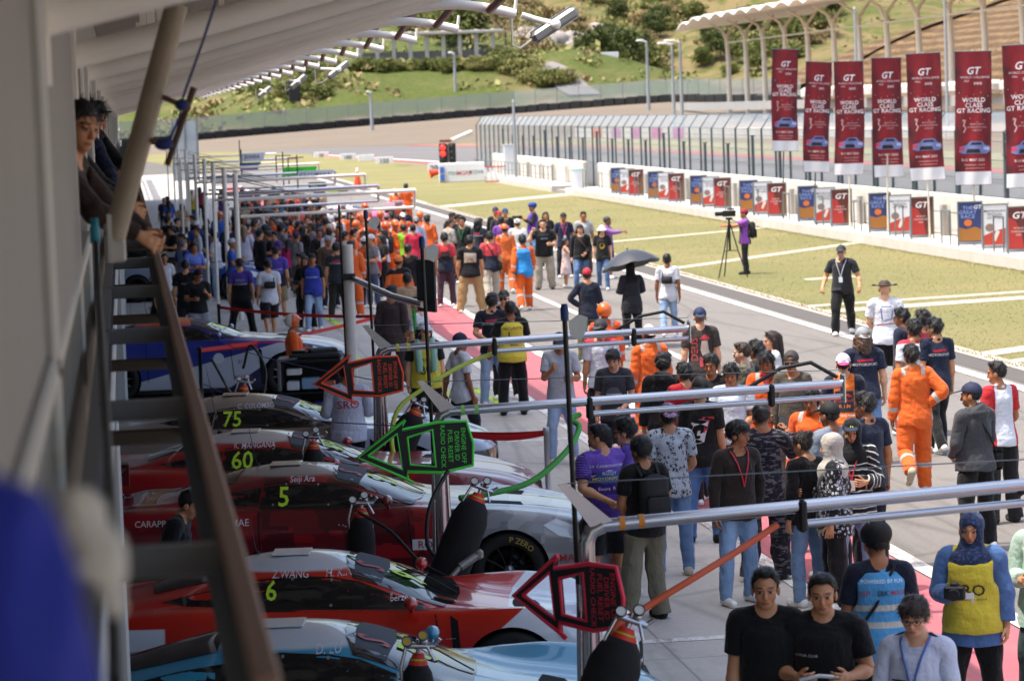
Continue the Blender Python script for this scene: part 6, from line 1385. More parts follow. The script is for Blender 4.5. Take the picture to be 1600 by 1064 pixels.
for tx, dx, col, s in (('ITDC', -14, '#3a6a5a', 7), ('MGPA', 4, '#c03040', 9), ('JYOVA', 22, '#3a4a7a', 8)): place(text2d(tx, s*sc, .01), lambda u, v, dx=dx: ((u+dx*sc)*math.cos(rad(-6)), -.27+(u+dx*sc)*math.sin(rad(-6)), 14*sc+v), 'lettering', M('ink_'+col, col, .6), ba)
mb = MB(); mb.box((-31*sc, -.05, 20*sc), (7*sc, .5, 9*sc), rad(-6)); mb.box((-31*sc, -.05, 8*sc), (7*sc, .5, 9*sc), rad(-6)); mb.build('blue_patches', M('patch_blue', '#4a6ab8', .6), ba)
tr = empty('trestle_barrier', ony(775, 287, 108)*np.array([1, 1, 0])); tag(tr, 'red and white striped trestle barrier before the electrical cabinet', 'barrier'); sc = 108/2800
mb = MB(); mb.box((0, 0, 26*sc), (34*sc, .08, 2*sc)); mb.box((0, 0, 3*sc), (34*sc, .08, 2*sc)); mb.build('rail', M('stripe_red', '#c8402e', .6), tr); mb = MB()
for k in range(5): x = (-15+7.5*k)*sc; mb.prism([(x-2.6*sc, 4*sc), (x+1.2*sc, 4*sc), (x-1.2*sc, 25*sc), (x-5*sc, 25*sc)], -.04, .04, lambda a, b, z: (a+2*sc, z, b))
mb.build('slat', M('board_white', '#dedede', .6), tr)
mb = MB(); mb.lathe([(.3, 0), (.32, .5), (.36, .95)], (0, 0, 0), 16); mb.cur = 1; mb.lathe([(.001, 1.0), (.37, 1.0), (.38, .95), (.33, .9)], (0, 0, 0), 16); o = mb.build('rubbish_bin', [M('bin_white', '#c9ccd4', .5), M('bin_lid', '#7fb8a8', .5)]); o.location = (22.9, ydepth(903, 22.9, .8), .33); tag(o, 'white bin with mint green lid on the walkway', 'bin')
def cone(px, py, label, tip=0):
    p = onz(px, py); r = empty('traffic_cone', p); tag(r, label, 'traffic cone', 'orange traffic cones by the lane')
    mb = MB(); mb.box((0, 0, .02), (.42, .42, .04), 0, .01); mb.build('base', M('cone_orange', '#e2451c', .6), r); mb = MB(); mb.lathe([(.17, .04), (.1, .4), (.035, .78), (.001, .79)], n=16); mb.build('shell', M('cone_orange', '#e2451c', .6), r); mb = MB(); mb.lathe([(.062, .64), (.037, .785), (.001, .8)], n=16); mb.build('collar', M('cone_white', '#dedede', .5), r); r.scale = (1.5, 1.5, 1.5)
    if tip: r.rotation_euler = (0, rad(80), 0); r.location = (p[0], p[1], .3)
cone(559, 293, 'upright orange cone with white tip on the lane edge'); cone(672, 279, 'orange cone lying tipped beside the 200 board', 1)
# billboard on the hill, concrete frame building on the bank
p = hillray(947, 139, 380); q = p[1]/CAM_F; bb = empty('billboard', p); tag(bb, 'white billboard with blue swoosh in front of hill trees', 'billboard')
mb = MB(); mb.box((0, 0, 11*q), (44*q, .4, 20*q), 0, .05); mb.build('panel', M('board_white', '#dedede', .6), bb); mb = MB()
for s in (-1, 1): mb.tube([(s*15*q, .4, -6*q), (s*15*q, .4, 10*q)], .25, 6)
mb.build('legs', m_gal, bb); place(poly2([(-.3, -.2), (-.05, .05), (.25, .2), (.1, -.05), (-.1, -.22)], .1), lambda u, v: (u*26*q-9*q, -.24, v*22*q+10*q), 'swoosh', M('patch_blue', '#4a6ab8', .6), bb); place(poly2([(-.2, -.1), (.3, -.1), (.3, .05), (-.2, .05)], .1), lambda u, v: (u*40*q+4*q, -.24, v*20*q+13*q), 'green_bar', M('patch_green', '#3a8a5a', .6), bb)
fr = empty('concrete_frame', hillray(640, 104, 360)); tag(fr, 'unfinished concrete frame building with pale columns on the bank', 'building'); q = hillray(640, 104, 360)[1]/CAM_F
mb = MB()
for k in range(9): mb.box(((-75+k*26)*q, 6*q, 22*q), (6*q, 6*q, 60*q), 0, .1)
mb.build('columns', M('pale_concrete', '#a8a49c', .85, var=.15, vs=.3), fr)
for z in (48,): mb = MB(); mb.box((30*q, 8*q, z*q), (240*q, 22*q, 5*q), 0, .1); mb.build('floor_slab', M('pale_concrete', '#a8a49c', .85, var=.15, vs=.3), fr)
mb = MB(); mb.box((30*q, 18*q, 10*q), (220*q, 2*q, 22*q)); mb.build('back_wall', M('shade_wall', '#7d7a74', .9, var=.2, vs=.3), fr)
mb = MB(); mb.box((0, 0, 4), (2.2, 1.0, 4.0), 0, .1); o = mb.build('speaker_tower', M('signal_black', '#0c0c0c', .6)); p = hillray(461, 168, 333); o.location = tuple(p-np.array([0, 0, 1])); tag(o, 'black box tower at the foot of the bank', 'tower')
sc_ = empty('mesh_screen', (8, 134*K+16, 0)); tag(sc_, 'pale translucent screen fence at the end of the pits', 'screen'); a, b = onx(279, 295, 4.2), ony(305, 292, 135)
mb = MB(); mb.box((-3.4, -16, 2.2), (1.9, .12, 4.4)); mb.build('panel', M('screen_grey', '#9aa3aa', .6, var=.1, alpha=.75), sc_); mb = MB()
for s in (-4.3, -3.4, -2.5): mb.tube([(s, -16.1, 0), (s, -16.1, 4.6)], .08, 6)
mb.build('posts', m_gal, sc_)
# ================================================================== pit equipment
m_chrome = M('polished_tube', '#b9bcc2', .2, .9, var=.06); m_blk = M('black_sleeve', '#0b0a0c', .85, var=.2, vs=8, bump=.3, bs=90); m_rub = M('black_rubber', '#0b0b0b', .6)
def curve(pts, n=24):
    P = np.array(pts, float); t = np.arange(len(P)); return catmull(t, P, np.linspace(0, len(P)-1, n))
def sign_panel(root, cx, z, col, rz=0.0, k=1/690.0):
    cr, sr = math.cos(rad(rz)), math.sin(rad(rz)); Fz = lambda u, c, w: (cx+u*cr-(c-.02)*sr, u*sr+(c-.02)*cr-.085, z+w)
    U = lambda x, y: ((x-380)*k, (385-y)*k)
    pm = M('sign_black', '#0c0c0d', .5); ce = M('edge_'+col, col, .45, var=.03)
    to, tb, tt = U(35, 412), U(328, 558), U(315, 222); hi_ = [U(98, 405), U(276, 282), U(300, 498)]
    mb = MB(); fr = lambda a, b, c: Fz(a, c, b)
    mb.prism([to, hi_[0], hi_[1], tt][::-1], -.015, .015, fr); mb.prism([to, tb, hi_[2], hi_[0]][::-1], -.015, .015, fr); mb.prism([tt, hi_[1], hi_[2], tb, U(326, 510), U(312, 268)][::-1], -.015, .015, fr)
    o1, o2, o3, o4 = U(312, 268), U(520, 225), U(540, 528), U(326, 510); h1, h2, h3, h4 = U(336, 308), U(488, 268), U(500, 490), U(347, 472)
    mb.prism([o1, h1, h2, o2][::-1], -.015, .015, fr); mb.prism([o4, o3, h3, h4][::-1], -.015, .015, fr); mb.prism([o1, o4, h4, h1][::-1], -.015, .015, fr)
    mb.prism([o2, h2, h3, o3, U(722, 492), U(728, 360), U(692, 227)][::-1], -.015, .015, fr)
    pn = mb.build('panel', pm, root)
    mb = MB(); out = [to, U(290, 225), U(330, 202)]; 
    w3 = lambda q: Fz(q[0], -.012, q[1])
    mb.tube([w3(q) for q in (U(330, 203), U(300, 222), to, U(325, 556), U(362, 580))], .015, 6); mb.tube([w3(q) for q in (U(322, 205), U(306, 262), o2, U(692, 227), U(728, 360), U(722, 492), o3, U(330, 510), U(328, 556))], .015, 6)
    mb.tube([w3(q) for q in hi_+[hi_[0]]], .012, 6); mb.tube([w3(q) for q in (h1, h2, h3, h4, h1)], .012, 6); mb.build('edging', ce, root)
    for t, x in (('ENGINE OFF', 672), ('DRIVER ID', 632), ('FUEL RESET', 592), ('RADIO CHECK', 548)):
        u0, v0 = U(x, 372); place(text2d(t, .056, .004), lambda a, b: Fz(u0+b, -.018, v0-a), 'lettering', ce, pn)
def gantry(Y, X0, X1, zb, col, label, sign=True, antenna=3.45, sx=-.18, tape='#d8d060', srz=0.0, slope=.02):
    Y = Y*K; r = empty('refuelling_gantry', (X0, Y, 0)); tag(r, label, 'pit gantry', 'pit gantries reaching over the garages forecourt'); L = X1-X0
    mb = MB(); mb.tube([(0, 0, 0), (0, 0, zb-.1), (.03, 0, zb-.03), (.1, 0, zb)], .05, 12); mb.box((0, 0, .03), (.5, .5, .06), 0, .01); mb.tube([(-.09, .02, 0), (-.05, 0, zb-.35)], .022, 8); mb.tube([(.09, .03, 0), (.05, 0, zb-.35)], .022, 8); mb.build('post', m_chrome, r)
    mb = MB(); mb.tube([(.1, 0, zb), (L, 0, zb+slope*L)], .04, 12); mb.build('boom', m_chrome, r)
    mb = MB(); mb.tube([(L*.38, .02, zb-.115+slope*L*.38), (L, .02, zb-.115+slope*L)], .026, 10); mb.build('lower_tube', m_chrome, r)
    mb = MB(); mb.box((L, 0, zb-.04+slope*L), (.025, .13, .26), 0, .01); mb.build('end_plate', m_chrome, r)
    for x in (.37, .82): mb = MB(); mb.box((L*x, .0, zb-.06+slope*L*x), (.05, .11, .2), 0, .015); mb.build('clamp', m_rub, r)
    for x in (.2, .32): mb = MB(); mb.tube([(x, 0, zb+slope*x), (x+.035, 0, zb+slope*x)], .0435, 12); mb.build('tape_band', M('tape_'+tape, tape, .6), r)
    mb = MB(); mb.prism([(.02, zb), (.16, zb+.03), (-.12, zb+.28), (-.17, zb+.27)], -.012, .012, lambda a, b, c: (a, c-.03, b)); mb.build('gusset', m_chrome, r)
    mb = MB(); mb.tube([(-.15, -.03, zb+.27), (L, 0, zb+.12+slope*L)], .004, 4); mb.build('stay_wire', m_gal, r)
    if sign: sign_panel(r, sx, (zb if not srz else 2.02)-.31, col, srz, 1/690.0 if not srz else 1/760.0)
    mb = MB(); mb.tube([(L-.9, 0, zb+.05), (L-.55, .03, zb+.23), (L-.28, .02, zb+.27), (L-.05, 0, zb+.13)], .018, 8); mb.build('hose_loop', m_rub, r)
    if antenna:
        mb = MB(); mb.tube([(-.02, .1, .1), (-.07, .1, antenna)], .016, 8); mb.build('aerial_pole', M('pole_black', '#14100f', .5), r); mb = MB(); mb.lathe([(.024, 0), (.026, .07), (.018, .1), (.001, .1)], (-.07, .1, antenna), 10); mb.build('aerial_tip', M('aerial_blue', '#1c3a6a', .5), r)
        mb = MB(); mb.prism([(.03, -.08), (.11, -.13), (.16, -.05), (.17, .04), (.1, .07), (.02, .02)], -.008, .008, lambda a, b, c: (a*.9-.06, c+.12+a*.8, antenna+b*.8-.03)); mb.build('deflector_plate', M('plate_grey', '#8d9094', .4, .6), r)
    return r
gantry(10.6, 2.66, 6.25, 2.11, '#f0304e', 'nearest gantry with red arrow sign over the light blue car', antenna=3.35, sx=-.12, tape='#d88a30', srz=-52, slope=.04)
gantry(15.4, 2.6, 6.2, 2.03, '#4ae048', 'gantry with green arrow sign before the maroon number 5 car', sx=-.22, tape='#8ac86a')
gantry(19.9, 2.72, 6.25, 2.0, '#ff5226', 'gantry with orange arrow sign in front of the white-shirted man', sx=-.25, tape='#c8c850')
# white gantry post further on
gw = empty('white_gantry', (3.41, 28*K, 0)); tag(gw, 'white gantry post with short arm beside the orange overalls', 'pit gantry', 'pit gantries reaching over the garages forecourt')
mb = MB(); mb.tube([(0, 0, 0), (0, 0, 2.58)], .085, 14); mb.build('post', M('post_white', '#cfcac2', .5), gw); mb = MB(); mb.tube([(.05, 0, 2.05), (.45, -1.6*K, 1.9), (.75, -2.5*K, 1.86)], .05, 10); mb.build('arm', m_chrome, gw); mb = MB(); mb.box((0, 0, 2.08), (.2, .2, .1)); mb.build('collar', m_rub, gw); mb = MB(); mb.box((.82, -2.4*K, 2.12), (.03, .5, .75), rad(25)); mb.build('screen', M('screen_dark', '#2a2b30', .4), gw)
mb = MB(); mb.tube([(-.08, .1, .1), (-.1, .1, 3.2)], .02, 6); mb.build('aerial_pole', M('pole_black', '#14100f', .5), gw); mb = MB(); mb.tube([(.62, -2.4*K, 1.8), (.66, -2.5*K, 1.0), (.7, -2.5*K, .3)], .03, 6); mb.build('hose', M('hose_green', '#3aa03a', .5), gw)
for i, (Y, X1, zb) in enumerate(((41, 6.6, 2.75), (45.5, 6.4, 2.7), (51, 6.8, 2.8), (56.5, 6.6, 2.75), (64, 6.9, 2.8), (73, 7, 2.8), (83, 7, 2.8))):
    g = empty('steel_gantry', (2.5, Y*K, 0)); tag(g, 'tall silver gantry with twin booms above the crowd, %s' % ('nearest of the far group', 'second of the far group', 'third of the far group', 'fourth of the far group', 'fifth of the far group', 'sixth of the far group', 'farthest one')[i], 'pit gantry', 'silver gantries above the crowd')
    mb = MB(); mb.tube([(0, 0, 0), (0, 0, 3.35)], .06, 8); mb.tube([(-.5, .3, 0), (-.5, .3, 3.2)], .04, 6); mb.build('post', m_tube, g); mb = MB(); mb.tube([(0, 0, zb), (X1-2.5, 0, zb+.05)], .045, 8); mb.tube([(.1, .3, zb-.4), (X1-2.5, .3, zb-.35)], .035, 8); mb.tube([(X1-2.5, 0, zb+.05), (X1-2.5, .3, zb-.35)], .03, 6); mb.tube([(-.5, .3, zb), (0, 0, zb)], .03, 6); mb.build('boom', m_chrome if i % 2 else m_tube, g)
    mb = MB(); mb.tube([(0, 0, 3.2), (1.6, 0, zb+.03)], .01, 4); mb.build('stay_wire', m_rub, g)
# ------------------------------------------------------------------ air bottles
def bottle(px, py, Y, tilt, h, r, label, collar='#d8321c', gauges='#d8d8d0', ty=0):
    t = ony(px, py, Y); R = Matrix.Rotation(rad(tilt), 3, 'Y') @ Matrix.Rotation(rad(ty), 3, 'X'); base = np.array(t)-np.array(R @ Vector((0, 0, h+.12)))
    if base[2] < 0: base[2] = 0
    o = empty('air_bottle', base); tag(o, label, 'gas bottle', 'black sleeved air bottles beside the cars')
    mb = MB(); mb.lathe([(.001, 0), (r*.95, 0), (r, .04), (r*1.03, h*.3), (r, h*.7), (r*.97, h-.16), (r*.75, h-.05), (r*.5, h), (.001, h)], n=20, rot=R); mb.build('sleeve', m_blk, o)
    mb = MB(); rc_ = min(r, .15); mb.lathe([(rc_*.5, h-.03), (rc_*.52, h+.01), (rc_*.36, h+.045), (rc_*.3, h+.07), (.001, h+.07)], n=16, rot=R); mb.build('collar', M('collar_'+collar, collar, .5), o); mb = MB(); mb.lathe([(rc_*.44, h+.028), (rc_*.46, h+.033), (rc_*.42, h+.038)], n=16, rot=R); mb.build('band', M('collar_lime', '#a8c83a', .5), o)
    mb = MB(); A = lambda x, y, z: R @ Vector((x, y, z)); mb.tube([A(0, 0, h+.05), A(0, 0, h+.16)], .018, 8); mb.tube([A(-.08, -.02, h+.12), A(.1, -.02, h+.12)], .02, 8); mb.ball(A(.03, -.03, h+.15), .026, 10, 6); mb.tube([A(.09, -.02, h+.12), A(.13, -.03, h+.17)], .014, 8); mb.tube([A(.05, -.03, h+.12), A(.1, -.05, h+.03)], .012, 6); mb.tube([A(-.08, 0, h+.12), A(-.11, -.02, h-.02), A(-.1, -.02, h-.1)], .012, 8); mb.build('regulator', m_chrome, o)
    for dx, dz in ((-.08, .15), (.02, .19)):
        mb = MB(); Rg = Matrix.Rotation(rad(60), 3, 'X'); mb.lathe([(.001, -.012), (.034, -.012), (.036, .01), (.03, .012)], A(dx, -.05, h+dz), 16, Rg); gb = mb.build('gauge', M('gauge_'+('blue' if gauges != '#d8d8d0' else 'black'), '#1c3a8a' if gauges != '#d8d8d0' else '#15151a', .4), o)
        mb = MB(); mb.lathe([(.001, .007), (.029, .007)], A(dx, -.05, h+dz), 16, Rg); mb.build('gauge_dial', M('dial_'+gauges, gauges, .4), gb)
    return o
bottle(566, 815, 15.2, 3, 1.2, .125, 'upright black air bottle with red collar before the maroon door'); bottle(490, 682, 17.9, 3, 1.2, .125, 'upright black air bottle with red collar at the number 60 car'); bottle(655, 1028, 11.2, 4, 1.15, .12, 'air bottle with blue rimmed gauges beside the light blue car', gauges='#c8a83a')
bottle(752, 762, 14.9, 24, 1.25, .165, 'big leaning black bottle under the green hose by front wheel', ty=-6); bottle(655, 632, 19.75, 26, 1.25, .165, 'leaning black bottle behind the green arrow sign'); bottle(985, 968, 10.2, 22, 1.25, .165, 'leaning black bottle at the end of the orange hose', ty=-4); bottle(385, 652, 24.0, 10, 1.0, .13, 'dark bottle with many black hoses at number 75')
def hose(pts, col, r, label, name='air_hose'):
    P = curve([ony(px, py, Y) for px, py, Y in pts], 40); mb = MB(); mb.tube(P, r, 8); o = mb.build(name, M('hose_'+col, col, .5, var=.1)); tag(o, label, 'hose'); return o
hose(((1214, 820, 10.6), (1150, 862, 10.5), (1080, 905, 10.4), (1010, 948, 10.35), (958, 982, 10.3), (945, 1030, 10.3)), '#c8542a', .022, 'orange air hose sloping from the nearest boom to a black bottle'); hose(((905, 648, 15.4), (890, 655, 15.3), (905, 668, 15.25), (885, 705, 15.1), (830, 752, 15), (760, 772, 14.95), (718, 778, 14.9)), '#3a9a3a', .026, 'bright green hose sagging from the second boom'); hose(((776, 550, 20), (720, 572, 19.8), (660, 608, 19.6), (622, 640, 19.5), (612, 690, 19.4), (628, 750, 19.2), (645, 775, 19)), '#a8b83a', .026, 'yellow green hose looping from the third boom')
hose(((560, 800, 15.1), (610, 830, 15), (660, 880, 14.8), (730, 915, 14.6), (780, 940, 14.4)), '#151515', .016, 'black hose curving across the red bonnet'); hose(((700, 735, 15.2), (672, 790, 15.1), (668, 850, 15), (690, 880, 14.9)), '#121212', .018, 'black hose hanging beside the green sign'); hose(((330, 560, 26), (352, 600, 26), (372, 640, 25), (350, 648, 25)), '#101010', .02, 'coil of black hose beside the blue car'); hose(((380, 575, 25.5), (392, 540, 25.3), (415, 580, 25.2), (405, 640, 25), (385, 655, 24.5)), '#101011', .02, 'second loop of black hose before the blue door')
for a, b, c in (((320, 525, 26), (420, 560, 24), (640, 605, 20)), ((318, 600, 22), (440, 650, 21), (660, 668, 18))):
    hose((a, b, c), '#2a3a8a', .006, 'thin blue line strung %s the parked cars' % ('above' if a[1] < 560 else 'lower across'), 'blue_line')
# air gun at the wheel
mb = MB(); p = ony(728, 885, 14.7); mb.tube([p+np.array([-.26, -.1, -.2]), p+np.array([-.05, .0, 0])], .022, 10); mb.tube([p+np.array([-.05, .0, 0]), p+np.array([.1, .05, .08])], .035, 12); mb.box(p+np.array([.12, .05, .09]), (.07, .07, .09), 0, .02); o = mb.build('wheel_gun', m_alu); tag(o, 'silver wheel gun resting against the front wheel of number 5', 'wheel gun')
# ------------------------------------------------------------------ belt barriers
m_belt = M('belt_red', '#c01a1c', .6, var=.08)
def stanchion(px, py, h, label, col='#141414'):
    p = onz(px, py); r = empty('stanchion', p); tag(r, label, 'stanchion', 'belt stanchions'); mb = MB(); mb.lathe([(.16, 0), (.16, .02), (.03, .05), (.03, h), (.036, h), (.036, h+.06), (.001, h+.06)], n=14); mb.build('post', M('stanchion_'+col, col, .4, .4), r); return np.array([p[0], p[1], h])
s1 = stanchion(345, 556, .95, 'black belt stanchion beyond the blue car'); s2 = stanchion(598, 576, .95, 'black belt stanchion below the white post'); s3 = stanchion(858, 806, .95, 'silver belt stanchion beside the green hose', '#a8a8ac'); s4 = stanchion(724, 805, .95, 'silver belt stanchion behind the leaning bottle', '#9a9aa0'); s5 = stanchion(316, 640, .95, 'black stanchion before the blue door')
s6 = stanchion(640, 790, .95, 'dark belt stanchion behind the green sign')
def belt(a, b, label, sag=.06):
    P = [(a*(1-t)+b*t)+np.array([0, 0, -sag*4*t*(1-t)]) for t in np.linspace(0, 1, 14)]; V = [p+np.array([0, 0, s]) for p in P for s in (-.03, .03)]; V += [v+np.array([0, .006, 0]) for v in V]; n = len(P)*2
    F = [(2*i, 2*i+2, 2*i+3, 2*i+1) for i in range(13)]+[(n+2*i, n+2*i+1, n+2*i+3, n+2*i+2) for i in range(13)]+[(2*i, n+2*i, n+2*i+2, 2*i+2) for i in range(13)]+[(2*i+1, 2*i+3, n+2*i+3, n+2*i+1) for i in range(13)]
    tag(mesh_obj('barrier_belt', V, F, m_belt), label, 'belt', 'red barrier belts')
belt(s1, s2, 'red belt stretched from the black stanchion to the white post'); belt(s5, s2, 'lower red belt slanting above the blue car'); belt(s6, s3, 'dark red belt between the sign and silver stanchion'); belt(s4, s3, 'red belt rising to the silver stanchion')
# ------------------------------------------------------------------ tool trolley
p = onz(492, 668); tt = empty('tool_trolley', (p[0], p[1]+.4, 0), rad(-8)); tt.scale = (.86, .86, .82); tag(tt, 'open black metal tool trolley loaded with gear beside the blue car', 'trolley')
mb = MB()
for x in (-.5, .5):
    for y in (-.3, .3): mb.box((x, y, .65), (.05, .05, 1.1))
mb.box((0, 0, 1.2), (1.1, .7, .06), 0, .01); mb.box((0, 0, .18), (1.1, .7, .05)); mb.box((0, 0, .62), (1.06, .66, .03)); mb.box((0, .31, .7), (1.04, .02, 1.0)); mb.build('frame', M('trolley_black', '#151517', .5, .3), tt)
mb = MB(); mb.box((-.52, -.1, .95), (.06, .6, .55), 0, .01); mb.prism([(-.56, 1.2), (-.2, 1.24), (-.2, 1.27), (-.56, 1.24)], -.36, .36, lambda a, b, c: (a, c, b)); mb.build('side_panel', M('trolley_grey', '#6a6c72', .45, .5), tt)
for x, z, d, col, nm in ((-.3, .75, (.22, .3, .16), '#c8ccd2', 'white_box'), (0, .78, (.3, .3, .2), '#7a9ab8', 'blue_box'), (.3, .74, (.24, .3, .14), '#b0563a', 'orange_box'), (-.2, .3, (.3, .4, .2), '#2a2a2e', 'dark_box'), (.25, .32, (.4, .45, .24), '#22348a', 'blue_crate'), (-.28, 1.0, (.26, .2, .12), '#d8d8d8', 'label_box')): mb = MB(); mb.box((x, -.12, z), d, 0, .015); mb.build(nm, M('box_'+col, col, .6), tt)
mb = MB(); mb.box((.1, 0, 1.28), (.9, .6, .1), 0, .03); mb.box((.2, .05, 1.36), (.5, .35, .08), .3, .02); mb.box((-.15, -.1, 1.35), (.3, .2, .06), -.4, .02); mb.build('gear_pile', M('gear_black', '#0e0e10', .6, var=.4, bump=.5), tt)
for x in (-.45, .45):
    mb = MB(); mb.lathe([(.001, -.03), (.08, -.03), (.08, .03), (.001, .03)], (x, -.32, .08), 14, Matrix.Rotation(rad(90), 3, 'X')); mb.build('wheel', m_rub, tt)
# control cabinets between the far people
for px, py, w_, h_, lb in ((395, 418, .95, 1.05, 'grey control cabinet behind the man in white'), (318, 418, .6, .95, 'pale grey cabinet left of the man in white')):
    p = onz(px, py+18); mb = MB(); mb.box((0, 0, h_/2), (w_, .5, h_), 0, .06); o = mb.build('control_cabinet', M('cabinet_grey', '#9aa0a2', .55, var=.06)); o.location = tuple(p); tag(o, lb, 'cabinet')
# ------------------------------------------------------------------ team flags and boards above the crowd
def flag(px, py, w_, h_, Y, col, txt, tcol, label, sh=.35):
    c = ony(px, py, Y); s = Y/2800; r = empty('team_flag', (c[0], c[1], c[2])); tag(r, label, 'flag', 'team boards hung on the gantries')
    a, b = w_*s/2, h_*s/2; mb = MB(); mb.prism([(-a, -b), (a-h_*s*sh, -b), (a, b), (-a+h_*s*sh, b)], -.015, .015, lambda x, y, z: (x, z, y)); pn = mb.build('panel', M('flag_'+col, col, .6), r)
    if txt: place(text2d(txt, h_*s*.62, .01), lambda u, v: (u, -.02, v), 'lettering', M('ink_'+tcol, tcol, .6), pn)
    mb = MB(); mb.tube([(-a*.9, .05, -b-.3), (-a*.9, .05, b+.5)], .02, 5); mb.build('pole', m_rub, r)
flag(394, 246, 42, 13, 68, '#c8d0dc', 'JUARA', '#3a3a4a', 'white slanted team board with dark lettering'); flag(391, 261, 30, 9, 67, '#5a3a9a', '4', '#e8e8e8', 'purple team board with a white number 4'); flag(392, 256, 32, 4, 67.5, '#2a8a6a', '', '#ffffff', 'narrow green board above the purple one')
flag(468, 268, 56, 14, 58, '#3ac83a', 'C3', '#1a4a2a', 'bright green slanted team board'); flag(492, 273, 60, 13, 56, '#b8c2d0', 'C3 CLIMAX 5', '#2a3a5a', 'grey white slanted team board with dark letters')
b = empty('number_board', ony(496, 291, 60)); s = 60/2800; tag(b, 'black pit board showing a lime number 10', 'pit board'); mb = MB(); mb.box((0, 0, 0), (28*s, .05, 12*s)); pn = mb.build('panel', M('signal_black', '#0c0c0c', .6), b); place(text2d('10', 11*s, .015), lambda u, v: (u-5*s, -.03, v), 'digits', M('number_#c8f03a', '#c8f03a', .5), pn); mb = MB(); mb.box((0, .1, -12*s), (12*s, .04, 12*s)); mb.build('stand', M('patch_blue', '#4a6ab8', .6), b)
for px, py, lb in ((521, 297, 'lime yellow pit board right of the number board'), (536, 296, 'small dark pit board with lime corner')): mb = MB(); mb.box((0, 0, 0), (15*s, .05, 8*s)); o = mb.build('pit_board', M('number_#c8f03a', '#c8f03a', .5) if px < 530 else M('board_olive', '#5a6a2a', .6)); o.location = tuple(ony(px, py, 60)); tag(o, lb, 'pit board', 'small pit boards')
for i, (px, Y) in enumerate(((431, 60), (450, 58))):
    a = ony(px, 248-4+i*3, Y); mb = MB(); mb.tube([(0, 0, 0), (0, 0, -a[2]+2.4), ], .02, 5); mb.tube([(0, 0, 0), (.5, 0, 0)], .015, 5); o = mb.build('thin_mast', m_rub); o.location = tuple(a); tag(o, 'thin black hooked mast %s the green board' % ('left of' if i == 0 else 'above'), 'mast')
# ------------------------------------------------------------------ the cars
red = '#c4200e'
p6 = paint('paint_red_white', red, [(0, 0, 1, 1.135, .01, '#c9cbd0'), (1, 0, -1.25, .30, .008, '#d9dce2'), ('box', -2.4, -1.35, .2, .8, '#d9dce2'), ('box', -.2, 1.2, .17, .5, '#d3d6dc')])
car('rear', (1.62, 23.5), -8, 'red and white coupe with lime number 6, second from the bottom', p6, num='6', names=[('Z.WANG', -.42), ('H. KING', -.02)], tyretext='', mirror='#b01810', decals=[(text2d('berzerkdesign', .06, .003), 'R', .52, .93, '#e0d8d8', .006), (text2d('ROWE', .1, .006), 'R', .72, .36, '#8a2030', .006)])
p7 = paint('paint_blue', '#2f8fb0', [(0, 0, 1, 1.125, .012, '#c4ccd2'), ('box', -2.4, -1.0, .17, .5, '#1c5a78')])
car('rear', (1.37, 20.2), -8, 'light blue coupe with pale roof, nearest to the viewer', p7, num='2', names=[('D. LU', -.1)], mirror='#2f8fb0', decals=[(text2d('berzerk', .06, .003), 'R', .45, .945, '#e0e8ee', .006)])
p5 = paint('paint_maroon', '#5e0c18', [('tri', 4.2, '#4c0a14', '#6e0f1a', '#8e141c'), (0, 0, 1, 1.245, .012, '#8f8b86'), (1, 0, -.9, .42, .008, '#8f9196'), ('tri', 4.2, '#8f9196', '#7c7e84', '#a5a6aa', (1, 0, -.9, .45))])
car('front', (2.06, 28.7), -8, 'maroon and grey coupe with lime number 5 and triangle pattern', p5, num='5', names=[('Seiji Ara', -.45), ('T. Miyaguchi', .02)], tyretext='P ZERO', mirror='#6a0c18', decals=[(text2d('ROWE', .1, .006), 'R', .78, .62, '#8a2030', .006), (text2d('TotoBMW', .1, .004), 'R', 1.0, .8, '#d8d4d4', .006), (text2d('AMAE', .1, .006), 'R', 2.0, .45, '#b01820', .006), (text2d('CARAPP', .08, .004), 'R', -1.85, .9, '#d8d0c8', .006), (text2d('BBS', .09, .005), 'R', 2.2, .5, '#d8d8dc', .006), (text2d('AMAE', .09, .005), 'R', -1.05, .88, '#d8d4d4', .006), (text2d('S', .3, .03, .3), 'R', .7, .38, '#141416', .006), (poly2([(-.2, -.05), (.2, -.05), (.2, .05), (-.2, .05)], .06), 'R', .78, .62, '#c8c8cc', .004)])
p60 = paint('paint_red_roof', '#a01418', [(0, 0, 1, 1.235, .012, '#b9b4b0'), (1, 0, -.8, .5, .01, '#7a1a2a'), ('box', -2.5, -1.5, .3, .8, '#c8c8cc')])
car('front', (1.8, 31.9), -8, 'red coupe with grey roof and lime number 60', p60, num='60', names=[('K. MANGANA', -.5), ('G. PANERAI', .05)], mirror='#a01418')
p75 = paint('paint_bronze', '#8a7a70', [(1, 0, -.8, .15, .01, '#9aa4b4'), (0, 0, -1, -.62, .01, '#3a2a2a')])
car('front', (1.85, 36.2), -8, 'bronze grey coupe with lime number 75', p75, num='75', names=[('C. COLOMBO', -.35)], mirror='#8a7a70')
p31 = paint('paint_navy', '#1c2f8a', [('wave', -.25, .55, 0, 0, '#b8bfcc', 1), (0, 0, 1, 1.2, .012, '#d8541e'), (1, 0, -1.6, .25, .01, '#1a2050'), ('box', 0.5, 2.6, .885, .905, '#c02028')])
